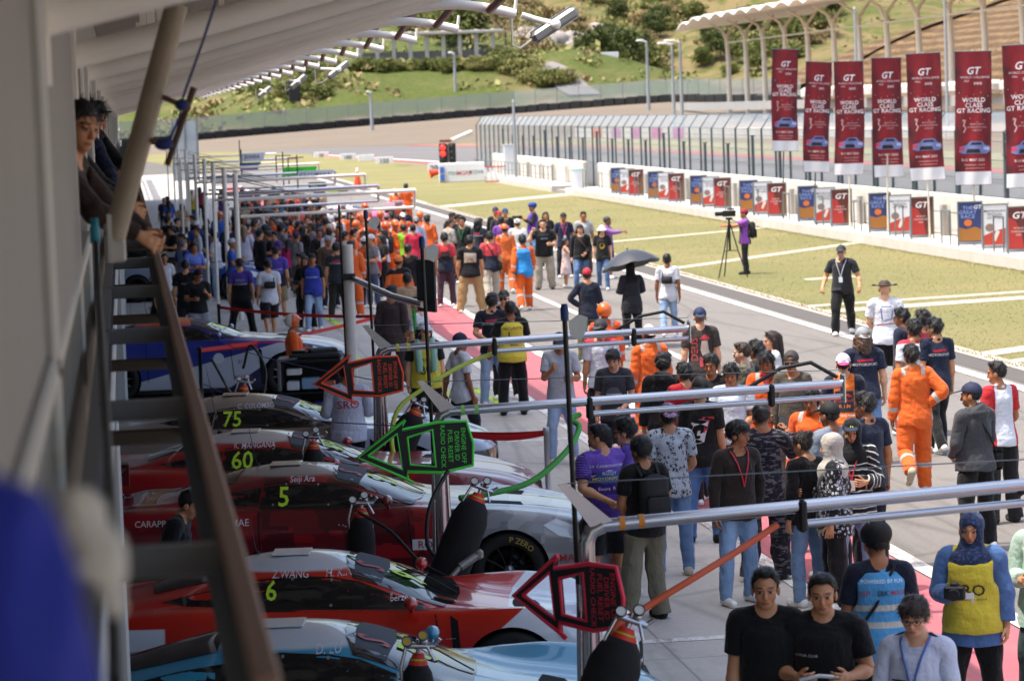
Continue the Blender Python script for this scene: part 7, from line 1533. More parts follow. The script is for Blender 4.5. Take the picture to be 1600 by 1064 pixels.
car('front', (1.2, 50.9), -8, 'navy and white coupe with orange roof and lime number 31', p31, num='31', mirror='#1c2f8a', wheelcol='#8a8c90', light='#a8b0b8', decals=[(text2d('31', .09, .004), 'R', .7, .6, '#5a6a9a', .006), (poly2(circ(.09, 16), .06), 'R', .35, .66, '#c8d0e0', .005), (text2d('RACING', .08, .004), 'R', .75, .34, '#b02028', .006), (poly2([(-.5, -.03), (.5, .02), (.5, .06), (-.5, .01)], .08), 'R', .5, .8, '#c02028', .005)])
car('front', (1.6, 90), -8, 'dark green car under the tall silver posts', paint('paint_green', '#12241c', []), num='8', mirror='#12241c', wing=True); car('rear', (1.5, 78), -8, 'silver and blue car behind the brown rail', paint('paint_silver', '#8a97a8', [(1, 0, -1, .1, .01, '#2a4a8a')]), num='21', mirror='#8a97a8')
car('rear', (7.6, 112.0), 165, 'pink car with large wheels in the crowd', paint('paint_pink', '#d84a86', [(0, 0, 1, 1.0, .02, '#e6c4d2')]), num='88', mirror='#d84a86')
# ================================================================== the people
T2 = lambda t, s, b=.004, sh=0: text2d(t, s, b, sh)
BK, NV, WH, OR = '#0e0e10', '#1b2238', '#d9dade', '#dd5a1c'
DEN, LDEN = ('jeans', '#4f6c94', 'denim'), ('jeans', '#8ea6c4', 'denim')
HB = '#0c0a09'
P = person
def motors(g='polo', side='back', z=1.27): return [(g, side, 0, z+.05, poly2([(-.09, -.018), (.1, -.012), (.09, .022), (-.1, .014)], .05), '#b02438', 'badge'), (g, side, 0, z, T2('MOTORSPORT', .048, .003), '#d8d8dc', 'lettering')]
# --- nearest, lower right
P(1195, 884, 1.76, 196, 'man in plain black t-shirt with short black hair, arms down, looking at the viewer', ('tee', BK), ('jeans', '#1a1c22'), ('crew', HB), 1, arms=('hang', 'down'), hi=True, prints=[('tee', 'front', -.13, 1.1, T2('Pitlane', .03, .001), '#b8b8b8', 'lettering')])
n2 = P(1284, 893, 1.72, 190, 'stocky man in black t-shirt holding a silver wrapper in both hands', ('tee', BK), ('trousers', '#16171a'), ('crew', HB), 1, arms=('front', 'front'), hi=True, fat=1.12, hpitch=.1, prints=[('tee', 'front', .1, 1.24, T2('MOTOR CLUB', .022, .001), '#d8d8d8', 'lettering')])
n3 = P(1428, 929, 1.64, 205, 'person in white uniform shirt with round glasses and blue lanyard, looking down', ('longsleeve', '#c9d0e4'), ('trousers', '#16171c'), ('fringe', '#2a1a12'), 0, arms=('low', 'low'), hi=True, hpitch=.22, extras=[('glasses', '#1a1a1a'), ('lanyard', '#4a6ab0'), ('epaulette',)], prints=[('longsleeve', 'front', .09, 1.2, poly2([(-.05, -.006), (.05, -.006), (.05, .006), (-.05, .006)], .05), '#15171c', 'pocket_trim')])
P(1368, 816, 1.74, 8, 'man in black cycling helmet and light blue marshal vest seen from behind', ('tee', '#141a2c'), ('trousers', '#101114'), ('crew', HB), 2, arms=('low', 'low'), hi=True, hpitch=.3, hat=('bike', '#0c0c0e'), bib=('vest', '#4f98cc', 'hivis'), extras=[('shoulderbag', '#101012', -1)], prints=[('vest', 'back', 0, 1.36, T2('POWERED BY PLN', .035, .002), '#d8e4ee', 'lettering'), ('vest', 'back', -.12, 1.28, T2('GP', .05, .004, .2), '#b02838', 'lettering'), ('vest', 'back', .0, 1.28, T2('SBK', .05, .004), '#1a1c24', 'lettering'), ('vest', 'back', .12, 1.28, T2('MXGP', .045, .004), '#b02838', 'lettering')])
n5 = P(1516, 799, 1.63, 200, 'woman in navy headscarf and yellow press bib holding a camera at her chest', ('blouse', '#4a6a9c'), ('trousers', '#121214'), ('hijab', '#22304e', 'floral', '#3a4c78', 30), 1, arms=('front', 'down'), hi=True, bib=('vest', '#c8b83c'), extras=[('lanyard', '#1f6a44', '#e0e0e0')], prints=[('vest', 'front', .0, 1.16, T2('SRO', .12, .006), '#1c1c1c', 'lettering'), ('vest', 'front', .0, 1.09, T2('MOTORSPORTS GROUP', .022, .001), '#1c1c1c', 'lettering')])
P(1632, 775, 1.66, 205, 'person in pale green long sleeves cut by the right frame edge', ('blouse', '#a8bfae'), ('trousers', '#2a3a3c'), ('hijab', '#c8d0c4'), 1, arms=('front', 'front'), hi=True)
# --- middle group, shaded side
P(937, 661, 1.68, -14, 'man in purple racing jersey with hands clasped behind his back', ('tee', '#3a2478', 'racer', '#6a4cb0'), ('shorts', '#101014'), ('crew', HB), 1, arms=('behind', 'behind'), hi=True, fat=1.12, hyaw=-40, extras=[('watch', -1)], prints=[('tee', 'back', 0, 1.335, T2('RR CARBONWORKS', .036, .003), '#d8d4e4', 'lettering'), ('tee', 'back', .0, 1.235, poly2([(-.09, .05), (.09, .05), (.13, 0), (.07, -.07), (-.07, -.07), (-.13, 0)], .05), '#2a4890', 'crest'), ('tee', 'back', 0, 1.262, T2('RIZQY', .045, .003), '#c8d4ec', 'lettering'), ('tee', 'back', 0, 1.215, T2('MOTORSPORT', .042, .004), '#d8d45a', 'lettering'), ('tee', 'back', -.02, 1.12, T2('Evora  R', .045, .002), '#c8c0dc', 'lettering')])
P(978, 652, 1.70, -70, 'man in glasses and purple top behind the purple racing jersey', ('tee', '#4a3490'), ('trousers', '#16161a'), ('short', HB), 0, arms=('front', 'front'), hi=True, extras=[('glasses',)])
P(1001, 681, 1.66, -22, 'man in black t-shirt wearing a black backpack and khaki trousers', ('tee', BK), ('joggers', '#6f6a58'), ('fringe', HB), 2, arms=('strap', 'low'), hi=True, legs='lean', shoes='#0e0e10', hyaw=-15, extras=[('backpack', '#151517')])
P(1044, 628, 1.70, 2, 'person in backwards patterned cap and white t-shirt covered with small drawings', ('tee', '#b8c0ca', 'floral', '#2e3138', 18), ('jeans', '#6c8db8', 'denim'), ('short', HB), 1, arms=('low', 'down'), hi=True, hat=('cap_back', '#4a3a58', '#a888a8', 'floral'), shoes='#b8b0a0')
P(1094, 588, 1.74, 18, 'man in black shirt with large white and red G on his back', ('tee', '#141416'), ('jeans', '#4c72a8', 'denim'), ('short', HB), 1, arms=('hang', 'low'), hi=True, hat=('cap_back', '#18181a'), shoes='#0e0e10', prints=[('tee', 'back', -.03, 1.18, text2d('G', .34, .03, .3), '#d4d4d8', 'letter'), ('tee', 'back', .1, 1.25, text2d('T', .22, .03, .3), '#c03848', 'letter')])
P(1151, 656, 1.70, 165, 'young man in dark brown long sleeved shirt with red lanyard, hand in pocket', ('longsleeve', '#2c2522'), ('jeans', '#7d9cc0', 'denim'), ('fringe', HB), 2, arms=('down', 'pocket'), hi=True, hyaw=-45, extras=[('lanyard', '#b83040')])
n13 = P(1189, 628, 1.72, 15, 'man in navy camouflage uniform raising a phone, seen from behind', ('longsleeve', '#1b1a26', 'camo', '#5e5a60', 1.25, '#0c0c14'), ('joggers', '#1b1a26', 'camo', '#5e5a60', 1.25, '#0c0c14'), ('crew', '#26231f'), 2, arms=('up', 'low'), hi=True, shoes='#0c0c0c', extras=[('glasses', '#a8b83a')])
P(1254, 673, 1.60, -25, 'woman in black top with dark hair tied in a bun and sunglasses on her head', ('longsleeve', BK), ('jeans', '#6c87a8', 'denim'), ('bun', '#1c120e'), 1, arms=('front', 'down'), hi=True, hyaw=-20, hpitch=.2, extras=[('headglasses',)])
P(1300, 676, 1.60, -75, 'woman in cream headscarf and black floral blouse with grey shoulder bag', ('blouse', '#16161a', 'floral', '#b8b8c0', 24), ('joggers', '#131215'), ('hijab', '#b8b0a6'), 1, arms=('front', 'down'), hi=True, extras=[('shoulderbag', '#4a4846', 1)])
P(1330, 652, 1.63, 196, 'woman in black headscarf, navy cap with yellow 46 and striped black jumper', ('blouse', '#141416', 'stripes', '#c8c8c4'), ('jeans', '#8ca0bc', 'denim'), ('hijab', '#101012'), 1, arms=('front', 'front'), hi=True, hat=('cap', '#18243c'), extras=[('lanyard', '#b83040', '#d8d8d8')], prints=[('cap', 'front', 0, 1.69, T2('46', .06, .008), '#c8d83a', 'digits')])
P(1352, 612, 1.74, -35, 'man in navy shirt and glasses behind the woman with the 46 cap', ('polo', '#1c2438'), ('trousers', '#15171f'), ('short', '#1a1816'), 2, arms=('down', 'down'), hi=True, hyaw=-25, extras=[('glasses',)])
P(1296, 626, 1.70, -40, 'man in plain black cap and grey blue shirt looking left', ('tee', '#7d8896'), ('trousers', '#1b1c20'), ('crew', HB), 3, arms=('low', 'low'), hi=True, hat=('cap', '#0f0f11'))
P(1268, 606, 1.68, 215, 'young marshal in orange overalls partly hidden behind the black cap', ('overall', OR, 'overall'), ('none',), ('fluffy', HB), 2, arms=('down', 'down'), hi=True)
P(1197, 549, 1.70, 200, 'curly haired marshal in orange overalls with red neckerchief', ('overall', OR, 'overall'), ('none',), ('fluffy', HB), 2, arms=('low', 'low'), hi=True, hpitch=.2, extras=[('neckerchief', '#a81c20')], shoes='#141414')
P(1236, 546, 1.72, 202, 'man in backwards dark cap and sunglasses wearing an olive jacket', ('longsleeve', '#4c463c'), ('trousers', '#4a4640'), ('none',), 2, arms=('hang', 'hang'), hi=True, hat=('cap_back', '#3a3634'), extras=[('sunglasses',)])
P(1142, 568, 1.68, 195, 'curly haired man in white t-shirt facing the viewer', ('tee', '#c4ccd8'), ('jeans', '#3e4c66', 'denim'), ('fluffy', HB), 2, arms=('low', 'low'), hi=True)
P(1111, 553, 1.70, 205, 'frowning man with black hair and black t-shirt beside the grey shirt', ('tee', BK), ('trousers', '#1b1c20'), ('short', HB), 2, arms=('down', 'down'), hi=True)
P(1160, 534, 1.74, -60, 'brown haired man in camouflage shirt with white sunglasses and blue lanyard', ('tee', '#4c4a3e', 'camo', '#6a6654', 1.25, '#2c2c26'), ('trousers', '#2c2c2a'), ('crew', '#3a2a1c'), 0, arms=('front', 'down'), hi=True, extras=[('sunglasses', '#c8ccd0'), ('lanyard', '#2a4aa0')])
P(1182, 531, 1.70, -40, 'black haired man just behind the camouflage shirt', ('tee', '#2c2a28'), ('trousers', '#202024'), ('short', HB), 2, hi=True)
P(1206, 517, 1.63, -85, 'woman with long brown hair and white top in profile', ('longsleeve', '#d4d6da'), ('trousers', '#22222a'), ('long', '#2a1a14'), 0, arms=('front', 'down'), hi=True, extras=[('headglasses',)])
P(1093, 479, 1.78, 12, 'man in dark grey t-shirt with red figure print and navy backwards cap', ('tee', '#3a3432'), ('trousers', '#22201f'), ('crew', '#8a6a4a'), 0, arms=('down', 'down'), hi=True, hat=('cap_back', '#1c2c4c'), prints=[('tee', 'back', -.09, 1.18, (np.array([(-y, x) for x, y in text2d('DEUS', .13, .008)[0]]), text2d('DEUS', .13, .008)[1]), '#b8484c', 'lettering'), ('tee', 'back', .05, 1.33, poly2([(-.07, -.02), (0, .05), (.08, -.01), (.03, -.035)], .05), '#c03a40', 'figure_print'), ('tee', 'back', .05, 1.2, poly2([(-.04, .09), (.04, .09), (.05, -.02), (.09, -.12), (-.02, -.14), (-.06, -.03)], .05), '#c8b8a8', 'figure_print'), ('tee', 'back', .03, 1.03, poly2([(-.05, .05), (.05, .05), (.04, -.08), (-.05, -.08)], .05), '#b03a40', 'figure_print')])
P(1317, 551, 1.66, 8, 'person in white and pink backwards cap and orange racing t-shirt', ('tee', '#d8702a', 'sidepanel', '#1b2030'), ('jeans', '#2c3850', 'denim'), ('crew', HB), 1, arms=('front', 'front'), hi=True, hat=('cap_back', '#d4d4d6', '#c83a78', 'brim'), prints=[('tee', 'back', 0, 1.18, poly2([(-.11, -.14), (.11, -.14), (.11, .11), (-.11, .11)], .05), '#1a2434', 'print_panel'), ('tee', 'back', -.035, 1.245, poly2([(-.06, -.02), (.0, .02), (.02, -.01), (-.02, -.03)], .05), '#c83a2a', 'emblem'), ('tee', 'back', .035, 1.245, poly2([(.06, -.02), (.0, .02), (-.02, -.01), (.02, -.03)], .05), '#c83a2a', 'emblem'), ('tee', 'back', 0, 1.245, (np.array(circ(.022, 10)), [tuple(range(10))]), '#d8b83a', 'emblem'), ('tee', 'back', 0, 1.18, T2('Red Bull', .06, .005), '#c83a40', 'lettering'), ('tee', 'back', 0, 1.11, T2('KTM', .07, .01, .2), '#d87a2a', 'lettering'), ('tee', 'back', 0, 1.0, T2('RACING TEAM', .035, .003), '#d8d8d8', 'lettering')])
P(1347, 510, 1.72, 8, 'person with wavy brown hair, grey cap and navy shirt lettered MOTORSPORT', ('polo', NV), ('jeans', '#6484ac', 'denim'), ('wavy', '#4c3626'), 0, arms=('down', 'low'), hi=True, fat=1.14, hat=('cap_back', '#8a8e92'), prints=motors())
P(1382, 437, 1.80, 15, 'man in wide brown leather hat and white t-shirt with circuit outline', ('tee', '#d9dbe2'), ('shorts', '#15151a'), ('none',), 0, arms=('down', 'low'), hi=True, fat=1.12, hat=('brim', '#3c2e26'), prints=[('tee', 'back', .02, 1.27, poly2([(-.08, .1), (.08, .1), (.07, .085), (-.06, .085)], .05), '#6a78a8', 'circuit_outline'), ('tee', 'back', .02, 1.24, poly2([(-.08, .1), (-.065, .1), (-.05, -.08), (-.065, -.09)], .05), '#6a78a8', 'circuit_outline'), ('tee', 'back', .04, 1.2, poly2([(-.05, -.05), (.06, -.03), (.075, .1), (.06, .1), (.045, -.02), (-.05, -.035)], .05), '#6a78a8', 'circuit_outline'), ('tee', 'back', 0, 1.1, poly2([(-.19, -.02), (.19, .01), (.19, .024), (-.19, -.004)], .05), '#a04a5c', 'stripe')])
P(1409, 481, 1.72, -45, 'man in navy shirt and glasses between the white hat and polo', ('polo', NV), ('trousers', '#15171f'), ('short', HB), 2, hi=True, hyaw=-20, extras=[('glasses',)])
P(1443, 484, 1.70, -15, 'curly haired man in maroon top glimpsed between two dark heads', ('polo', '#7a2430'), ('trousers', '#1b1b20'), ('fluffy', HB), 2, hi=True)
P(1428, 499, 1.72, 2, 'man in white polo with red collar behind the orange overalls', ('polo', '#d6d8de', 'yoke', '#b83040', 1.435), ('trousers', '#17181c'), ('short', HB), 2, arms=('down', 'down'), hi=True, fat=1.06, extras=[('glasses',)], prints=[('polo', 'back', .0, 1.3, T2('MGPA', .03, .002), '#8a90a0', 'lettering')])
P(1461, 496, 1.76, -15, 'tall man in navy shirt lettered MOTORSPORT, rightmost of the navy shirts', ('polo', NV), ('trousers', '#1a1a1c'), ('short', HB), 1, arms=('hang', 'down'), hi=True, legs='walk', hyaw=-30, extras=[('glasses',)], prints=motors())
P(1424, 538, 1.74, 4, 'marshal walking away in orange overalls with one hand on his hip', ('overall', '#dd6426', 'overall'), ('none',), ('short', HB), 2, arms=('hip', 'down'), hi=True, legs='kick', shoes='#b8ad98', hyaw=-15)
P(1518, 596, 1.70, -22, 'man in dark grey hoodie and navy cap carrying a black shoulder bag', ('hoodie', '#3e4044'), ('trousers', '#131316'), ('crew', HB), 2, arms=('front', 'low'), hi=True, hyaw=-35, hat=('cap', '#1c2340'), extras=[('shoulderbag', '#141214', 1)], fat=1.06)
P(1558, 563, 1.74, -15, 'man in white polo with red collar and red side, black boots', ('polo', '#d4d8e2', 'sidepanel', '#c02a30'), ('joggers', '#1d1d1f'), ('crew', HB), 2, arms=('low', 'down'), hi=True, hyaw=-40, shoes='#1a1816')
P(1314, 382, 1.76, 195, 'bearded man in black shirt, cap and mirrored sunglasses at the lane edge', ('polo', '#232428'), ('trousers', '#131315'), ('none',), 1, arms=('side', 'side'), hi=True, fat=1.16, legs='walk', hat=('cap', '#2a2c30'), extras=[('sunglasses', '#2a7a9c'), ('lanyard', '#a8a8b0', '#d8dce4'), ('beard', '#8a8680')])
n39 = P(1163, 326, 1.72, -80, 'cameraman in red cap with black backpack filming on the grass', ('tee', '#1b1a1c', 'sidepanel', '#8a4aa8'), ('jeans', '#1a1a1c'), ('crew', HB), 2, arms=('reach', 'reach'), hat=('beanie', '#8a1c24'), extras=[('backpack', '#1c1a1c')], shoes='#121212')
P(1042, 396, 1.68, 8, 'man in white shirt with thin black bag strap walking along the white line', ('tee', '#cccdd2'), LDEN, ('crew', HB), 3, arms=('down', 'down'), hi=True, legs='walk', extras=[('slingbag', '#1a1a1c', -1)])
n41 = P(985, 409, 1.64, -5, 'woman in black headscarf and dark jacket under the umbrella', ('blouse', '#1e1f26'), ('trousers', '#17171a'), ('hijab', '#0d0d0f'), 1, arms=('strap', 'strap'), hi=True)
P(917, 418, 1.70, 10, 'man in red cap and navy shirt with olive cargo trousers', ('longsleeve', '#1d2434'), ('joggers', '#55523a'), ('crew', HB), 1, arms=('front', 'hip'), hi=True, hat=('cap', '#a82430'))
P(944, 474, 1.70, 5, 'marshal in orange helmet and orange shirt behind the dark cap', ('overall', '#d8542a', 'overall'), ('none',), ('crew', HB), 2, hi=True, hat=('helmet', '#dd6a24', None, 'plain', .35))
P(938, 497, 1.76, 4, 'tall man in white and red polo with backwards charcoal cap', ('polo', '#ccd0dc', 'yoke', '#c83a44', 1.425), ('trousers', '#17171b'), ('crew', HB), 1, arms=('down', 'hang'), hi=True, hyaw=30, hat=('cap_back', '#3a3a3e'), extras=[('watch', -1)])
P(1013, 506, 1.72, 2, 'marshal in orange overalls and orange cap standing behind the first boom end', ('overall', '#dd6426', 'overall'), ('none',), ('crew', HB), 2, hi=True, hat=('cap_back', '#dd6a24', '#c8c4bc', 'back'))
P(957, 545, 1.66, 190, 'boy in charcoal t-shirt with a car print looking down', ('tee', '#33343c'), ('trousers', '#1b1b20'), ('fringe', '#120e0c'), 0, arms=('down', 'low'), hi=True, hpitch=.25, prints=[('tee', 'front', 0, 1.2, poly2([(-.1, -.03), (-.09, .02), (-.04, .05), (.05, .05), (.08, .01), (.1, -.03)], .05), '#55575f', 'car_print'), ('tee', 'front', 0, 1.165, poly2([(-.1, -.008), (.1, -.008), (.1, .008), (-.1, .008)], .05), '#b8bcc4', 'car_print')])
P(1036, 551, 1.72, 12, 'man in black bomber jacket with glossy black hair seen from behind', ('hoodie', '#1d1d1f'), ('trousers', '#141416'), ('short', HB), 1, hi=True, hyaw=15)
P(1069, 566, 1.66, -20, 'man in red t-shirt with a strap over his shoulder', ('tee', '#b02028'), ('trousers', '#1b1b1f'), ('short', HB), 1, arms=('low', 'front'), hi=True, extras=[('slingbag', '#151517', 1)])
P(874, 518, 1.72, 185, 'man in light grey t-shirt and black cap reading his phone', ('tee', '#a9adb8'), LDEN, ('crew', HB), 2, arms=('phone', 'front'), hi=True, hpitch=.35, hat=('cap', '#121214'), shoes='#b8b0a0', prints=[('tee', 'front', -.1, 1.22, T2('GT', .05, .006), '#b83a40', 'emblem')])
P(718, 519, 1.68, 75, 'man in navy cap and white t-shirt walking to the right', ('tee', '#cfd0d6'), ('trousers', '#22242a'), ('crew', HB), 3, arms=('hang', 'back'), hi=True, legs='walk', hat=('cap', '#18203a'), shoes='#141416')
P(662, 502, 1.72, 170, 'photographer with long hair, white cap and yellow bib numbered 80', ('tee', '#141416'), ('shorts', '#15161a'), ('wavy', HB), 0, arms=('down', 'down'), hi=True, hyaw=-15, hat=('cap', '#cdd2da'), bib=('vest', '#cabb3e'), extras=[('towel', '#8fb8a4')], prints=[('vest', 'front', .03, 1.22, T2('SRO', .07, .003), '#3a3a30', 'lettering'), ('vest', 'front', .03, 1.08, T2('80', .17, .01), '#1a1a1a', 'digits')])
P(652, 463, 1.74, -60, 'man in white polo with blue trim looking left', ('polo', '#c9cdd6'), ('trousers', '#1a1a20'), ('crew', HB), 1, arms=('front', 'low'), hi=True)
P(768, 458, 1.76, 10, 'man in navy MOTORSPORT shirt and pale jeans beside the security vest', ('polo', '#171b2a'), LDEN, ('short', HB), 1, arms=('behind', 'behind'), hi=True, fat=1.08, prints=motors())
P(797, 470, 1.72, 6, 'security guard in yellow vest standing with his back to the viewer', ('tee', '#101012'), ('trousers', '#121215'), ('crew', HB), 3, arms=('front', 'side'), hi=True, fat=1.08, bib=('vest', '#c8b842'), shoes='#111111', prints=[('vest', 'back', 0, 1.33, T2('SECURITY', .062, .003), '#2a2a22', 'lettering'), ('vest', 'back', .02, 1.2, poly2([(-.09, .07), (-.07, .08), (-.06, .0), (.1, .0), (.1, -.012), (-.075, -.012)], .05), '#2a2a22', 'circuit_mark'), ('vest', 'back', .02, 1.15, poly2([(-.07, .05), (-.06, .05), (-.05, -.03), (.09, -.04), (.1, .04), (.088, .04), (.08, -.03), (-.06, -.04)], .05), '#2a2a22', 'circuit_mark'), ('vest', 'back', .03, 1.08, T2('MGPA', .045, .003), '#2a2a22', 'lettering')])
P(787, 452, 1.74, 200, 'man in black cap and sunglasses facing the security guard', ('tee', '#15151b'), ('trousers', '#16161a'), ('none',), 0, hi=True, hat=('cap', '#111113'), extras=[('sunglasses',)])
P(636, 426, 1.70, 5, 'man in beige shirt seen from behind below the orange beanie', ('longsleeve', '#a08a70'), ('trousers', '#2c2a2a'), ('crew', HB), 2, hi=True)
P(611, 446, 1.70, 15, 'person in shiny dark brown leather coat behind the gantry screen', ('blouse', '#3a2f2f', 'plain', None, 1.25, None), ('trousers', '#3a3030'), ('short', HB), 2, hi=True)
P(622, 399, 1.70, 4, 'marshal in orange beanie with black collar and orange overalls', ('overall', '#dd6426', 'yoke', '#151416', 1.36), ('none',), ('crew', HB), 2, hat=('beanie', '#d8743a'))
P(637, 381, 1.72, 6, 'man in black t-shirt standing above the orange beanie', ('tee', '#141416'), ('trousers', '#1a1a1c'), ('crew', HB), 2)
P(694, 364, 1.74, 4, 'man in red and navy polo with black sling bag and maroon trousers', ('polo', '#232a3a', 'yoke', '#c83c44', 1.17), ('trousers', '#4a3440'), ('short', HB), 1, extras=[('slingbag', '#1a1a1c', 1)])
P(733, 368, 1.76, 6, 'man in black shirt with cream back print and khaki trousers', ('tee', '#15151a'), ('joggers', '#a98a5e'), ('short', HB), 1, legs='wide', fat=1.08, prints=[('tee', 'back', 0, 1.24, poly2([(-.12, -.1), (.12, -.1), (.13, .1), (-.11, .12)], .05), '#b8ae98', 'back_print'), ('tee', 'back', 0, 1.31, T2('STREET', .07, .006), '#e0dcd0', 'lettering'), ('tee', 'back', .01, 1.19, poly2([(-.08, -.04), (.08, -.05), (.05, .03), (-.04, .04)], .05), '#b8743a', 'back_print')])
P(765, 362, 1.74, 2, 'man in red and navy polo with black shoulder bag and cream trousers', ('polo', '#232a3a', 'yoke', '#d04a50', 1.17), ('joggers', '#b8ae9c'), ('short', HB), 1, legs='walk', extras=[('shoulderbag', '#111112', 1)])
P(788, 350, 1.74, 0, 'marshal in orange cap and faded orange overalls walking away', ('overall', '#cf662e', 'overall'), ('none',), ('crew', HB), 2, legs='walk2', hat=('beanie', '#dd6a24'))
P(816, 367, 1.74, -2, 'marshal in bright blue vest over orange overalls striding away', ('overall', '#dd5f1e', 'overall'), ('none',), ('short', HB), 2, arms=('swing', 'back'), legs='walk', bib=('vest', '#2f86c8'), prints=[('vest', 'back', 0, 1.32, T2('MANDALIKA', .05, .003), '#1f5a90', 'lettering')])
P(848, 342, 1.78, 190, 'heavy man in black t-shirt speaking on the phone', ('tee', '#131315'), ('joggers', '#b0a694'), ('crew', '#2a201c'), 0, arms=('ear', 'front'), fat=1.22, shoes='#3a3030', prints=[('tee', 'front', 0, 1.26, T2('ALPINE', .05, .004), '#8aa0b8', 'lettering')])
P(883, 372, 1.26, 100, 'small girl in pale pink dress raising her hands', ('dress', '#d8c2c0'), ('none',), ('long', '#1c1210'), 1, arms=('up', 'phone'))
P(906, 350, 1.66, 188, 'woman in black top, cap and blue jeans walking hand in hand with the girl', ('longsleeve', '#171719'), DEN, ('long', '#1a110e'), 0, arms=('down', 'low'), legs='walk', hat=('cap', '#141416'), extras=[('shoulderbag', '#5a4632', -1)])
P(940, 352, 1.62, 195, 'woman in white bucket hat and black band t-shirt', ('tee', '#1a1b1a'), DEN, ('long', '#1a110e'), 0, legs='walk2', hat=('bucket', '#d8dadc'), prints=[('tee', 'front', 0, 1.2, (np.array(circ(.08, 9)), [tuple(range(9))]), '#a88a2c', 'emblem')])
P(948, 338, 1.64, 120, 'woman in purple top and dark visor behind the bucket hat', ('longsleeve', '#8a5aa0'), ('shorts', '#22242c'), ('bun', '#1c1614'), 3, arms=('reach', 'down'), hat=('cap', '#3a3c40'))
P(911, 330, 1.78, 190, 'tall man in grey t-shirt behind the woman in black', ('tee', '#a5a4a2'), ('trousers', '#55504a'), ('crew', HB), 2, legs='walk')
P(880, 332, 1.74, 185, 'man in navy t-shirt with white badge and black cap', ('tee', '#1c2442'), ('trousers', '#26282e'), ('none',), 2, hat=('cap', '#161616'), extras=[('lanyard', '#c83a50', '#d8e0e8')])
n72 = P(832, 317, 1.72, -95, 'photographer in blue helmet and purple vest aiming left', ('longsleeve', '#232026'), ('jeans', '#6c8cb0', 'denim'), ('crew', HB), 2, arms=('phone', 'phone'), hat=('bike', '#1f3a8a'), bib=('vest', '#5a3a98'))
P(852, 331, 1.62, 170, 'woman with long dark hair behind the man on the phone', ('tee', '#232022'), ('trousers', '#1c1c20'), ('long', '#120c0a'), 1)
P(808, 342, 1.64, 10, 'person in white cap and white blouse beside the purple vest', ('blouse', '#d4d2cc'), ('trousers', '#7a7468'), ('bun', '#3a2a20'), 0, hat=('cap', '#d8d8d4'))
P(779, 329, 1.66, 175, 'person in bright red cap among dark jackets', ('longsleeve', '#2a2a30'), ('trousers', '#1c1c20'), ('short', HB), 1, hat=('cap', '#c02c30'))
P(774, 323, 1.76, 190, 'man in dark jacket and navy cap behind the red cap', ('longsleeve', '#1a1b20'), ('trousers', '#17171a'), ('short', HB), 1, hat=('cap', '#22305a'))
P(789, 325, 1.76, 180, 'man in dark jacket and blue cap right of the red cap', ('longsleeve', '#202226'), ('trousers', '#17171a'), ('short', HB), 1, hat=('cap', '#274a80'))
P(783, 338, 1.66, 10, 'person in black cap and purple shirt in front of the red cap', ('tee', '#7a4aa0'), ('trousers', '#22222a'), ('short', HB), 1, hat=('cap', '#18181a'))
P(748, 340, 1.76, 40, 'man in navy shirt with long black hair and white sleeve badge', ('polo', '#182030'), ('trousers', '#1e1f24'), ('wavy', HB), 1, prints=motors())
P(722, 338, 1.78, 200, 'man in black zip jacket with green lanyard talking to the grey shirt', ('longsleeve', '#17191b'), ('trousers', '#17181c'), ('short', HB), 1, extras=[('lanyard', '#2a8a50')])
P(701, 342, 1.72, 60, 'man in grey and beige shirt pointing at the black jacket', ('longsleeve', '#a49f98'), ('trousers', '#1f2026'), ('crew', '#3a2a20'), 0, arms=('front', 'cross'))
P(706, 332, 1.74, 160, 'dark haired man behind the grey and beige shirt', ('tee', '#202226'), ('trousers', '#1a1a1e'), ('fluffy', HB), 1); P(715, 335, 1.70, 150, 'second dark head beside the black zip jacket', ('tee', '#2a2a30'), ('trousers', '#1a1a1e'), ('short', HB), 1)
P(667, 336, 1.72, 20, 'bareheaded marshal in orange overalls beside the pale blue shirt', ('overall', '#d8622a', 'overall'), ('none',), ('short', HB), 2); P(656, 331, 1.70, 30, 'marshal in orange cap at the right of the orange cluster', ('overall', OR, 'overall'), ('none',), ('crew', HB), 2, hat=('helmet', '#dd6a24', None, 'plain', .4))
P(650, 338, 1.74, 8, 'man in light blue shirt with grey cap and beige trousers', ('longsleeve', '#a8b4cc'), ('joggers', '#a89c86'), ('crew', '#3a3430'), 0, hat=('cap_back', '#8a8a90'))
P(634, 287, 1.74, 5, 'tall marshal in orange overalls standing farthest on the lane', ('overall', OR, 'overall'), ('none',), ('short', HB), 3, arms=('hip', 'hip')); P(618, 294, 1.68, 190, 'marshal in orange helmet filming at the far lane edge', ('overall', '#d8622a', 'overall'), ('none',), ('crew', HB), 2, arms=('phone', 'front'), hat=('helmet', '#dd6a24', None, 'plain', .4))
P(631, 321, 1.74, 15, 'person in plain white cap and navy jacket behind the orange cluster', ('longsleeve', '#202838'), ('trousers', '#22222a'), ('crew', HB), 1, hat=('cap', '#dcdcdc')); P(629, 332, 1.70, 5, 'marshal with white cap and orange overalls', ('overall', OR, 'overall'), ('none',), ('crew', HB), 2, hat=('cap_back', '#dcdcd8')); P(613, 323, 1.70, 15, 'person in navy cap with white front near the white cap', ('tee', '#22283a'), ('trousers', '#22222a'), ('crew', HB), 1, hat=('cap', '#1c2850', '#d8d8d8', 'brim'))
P(603, 347, 1.76, 2, 'large marshal in orange overalls carrying a black teardrop backpack', ('overall', '#e0601c', 'overall'), ('none',), ('crew', HB), 2, fat=1.2, hat=('helmet', '#dd5f24', None, 'plain', .35), extras=[('backpack', '#1c1a18')])
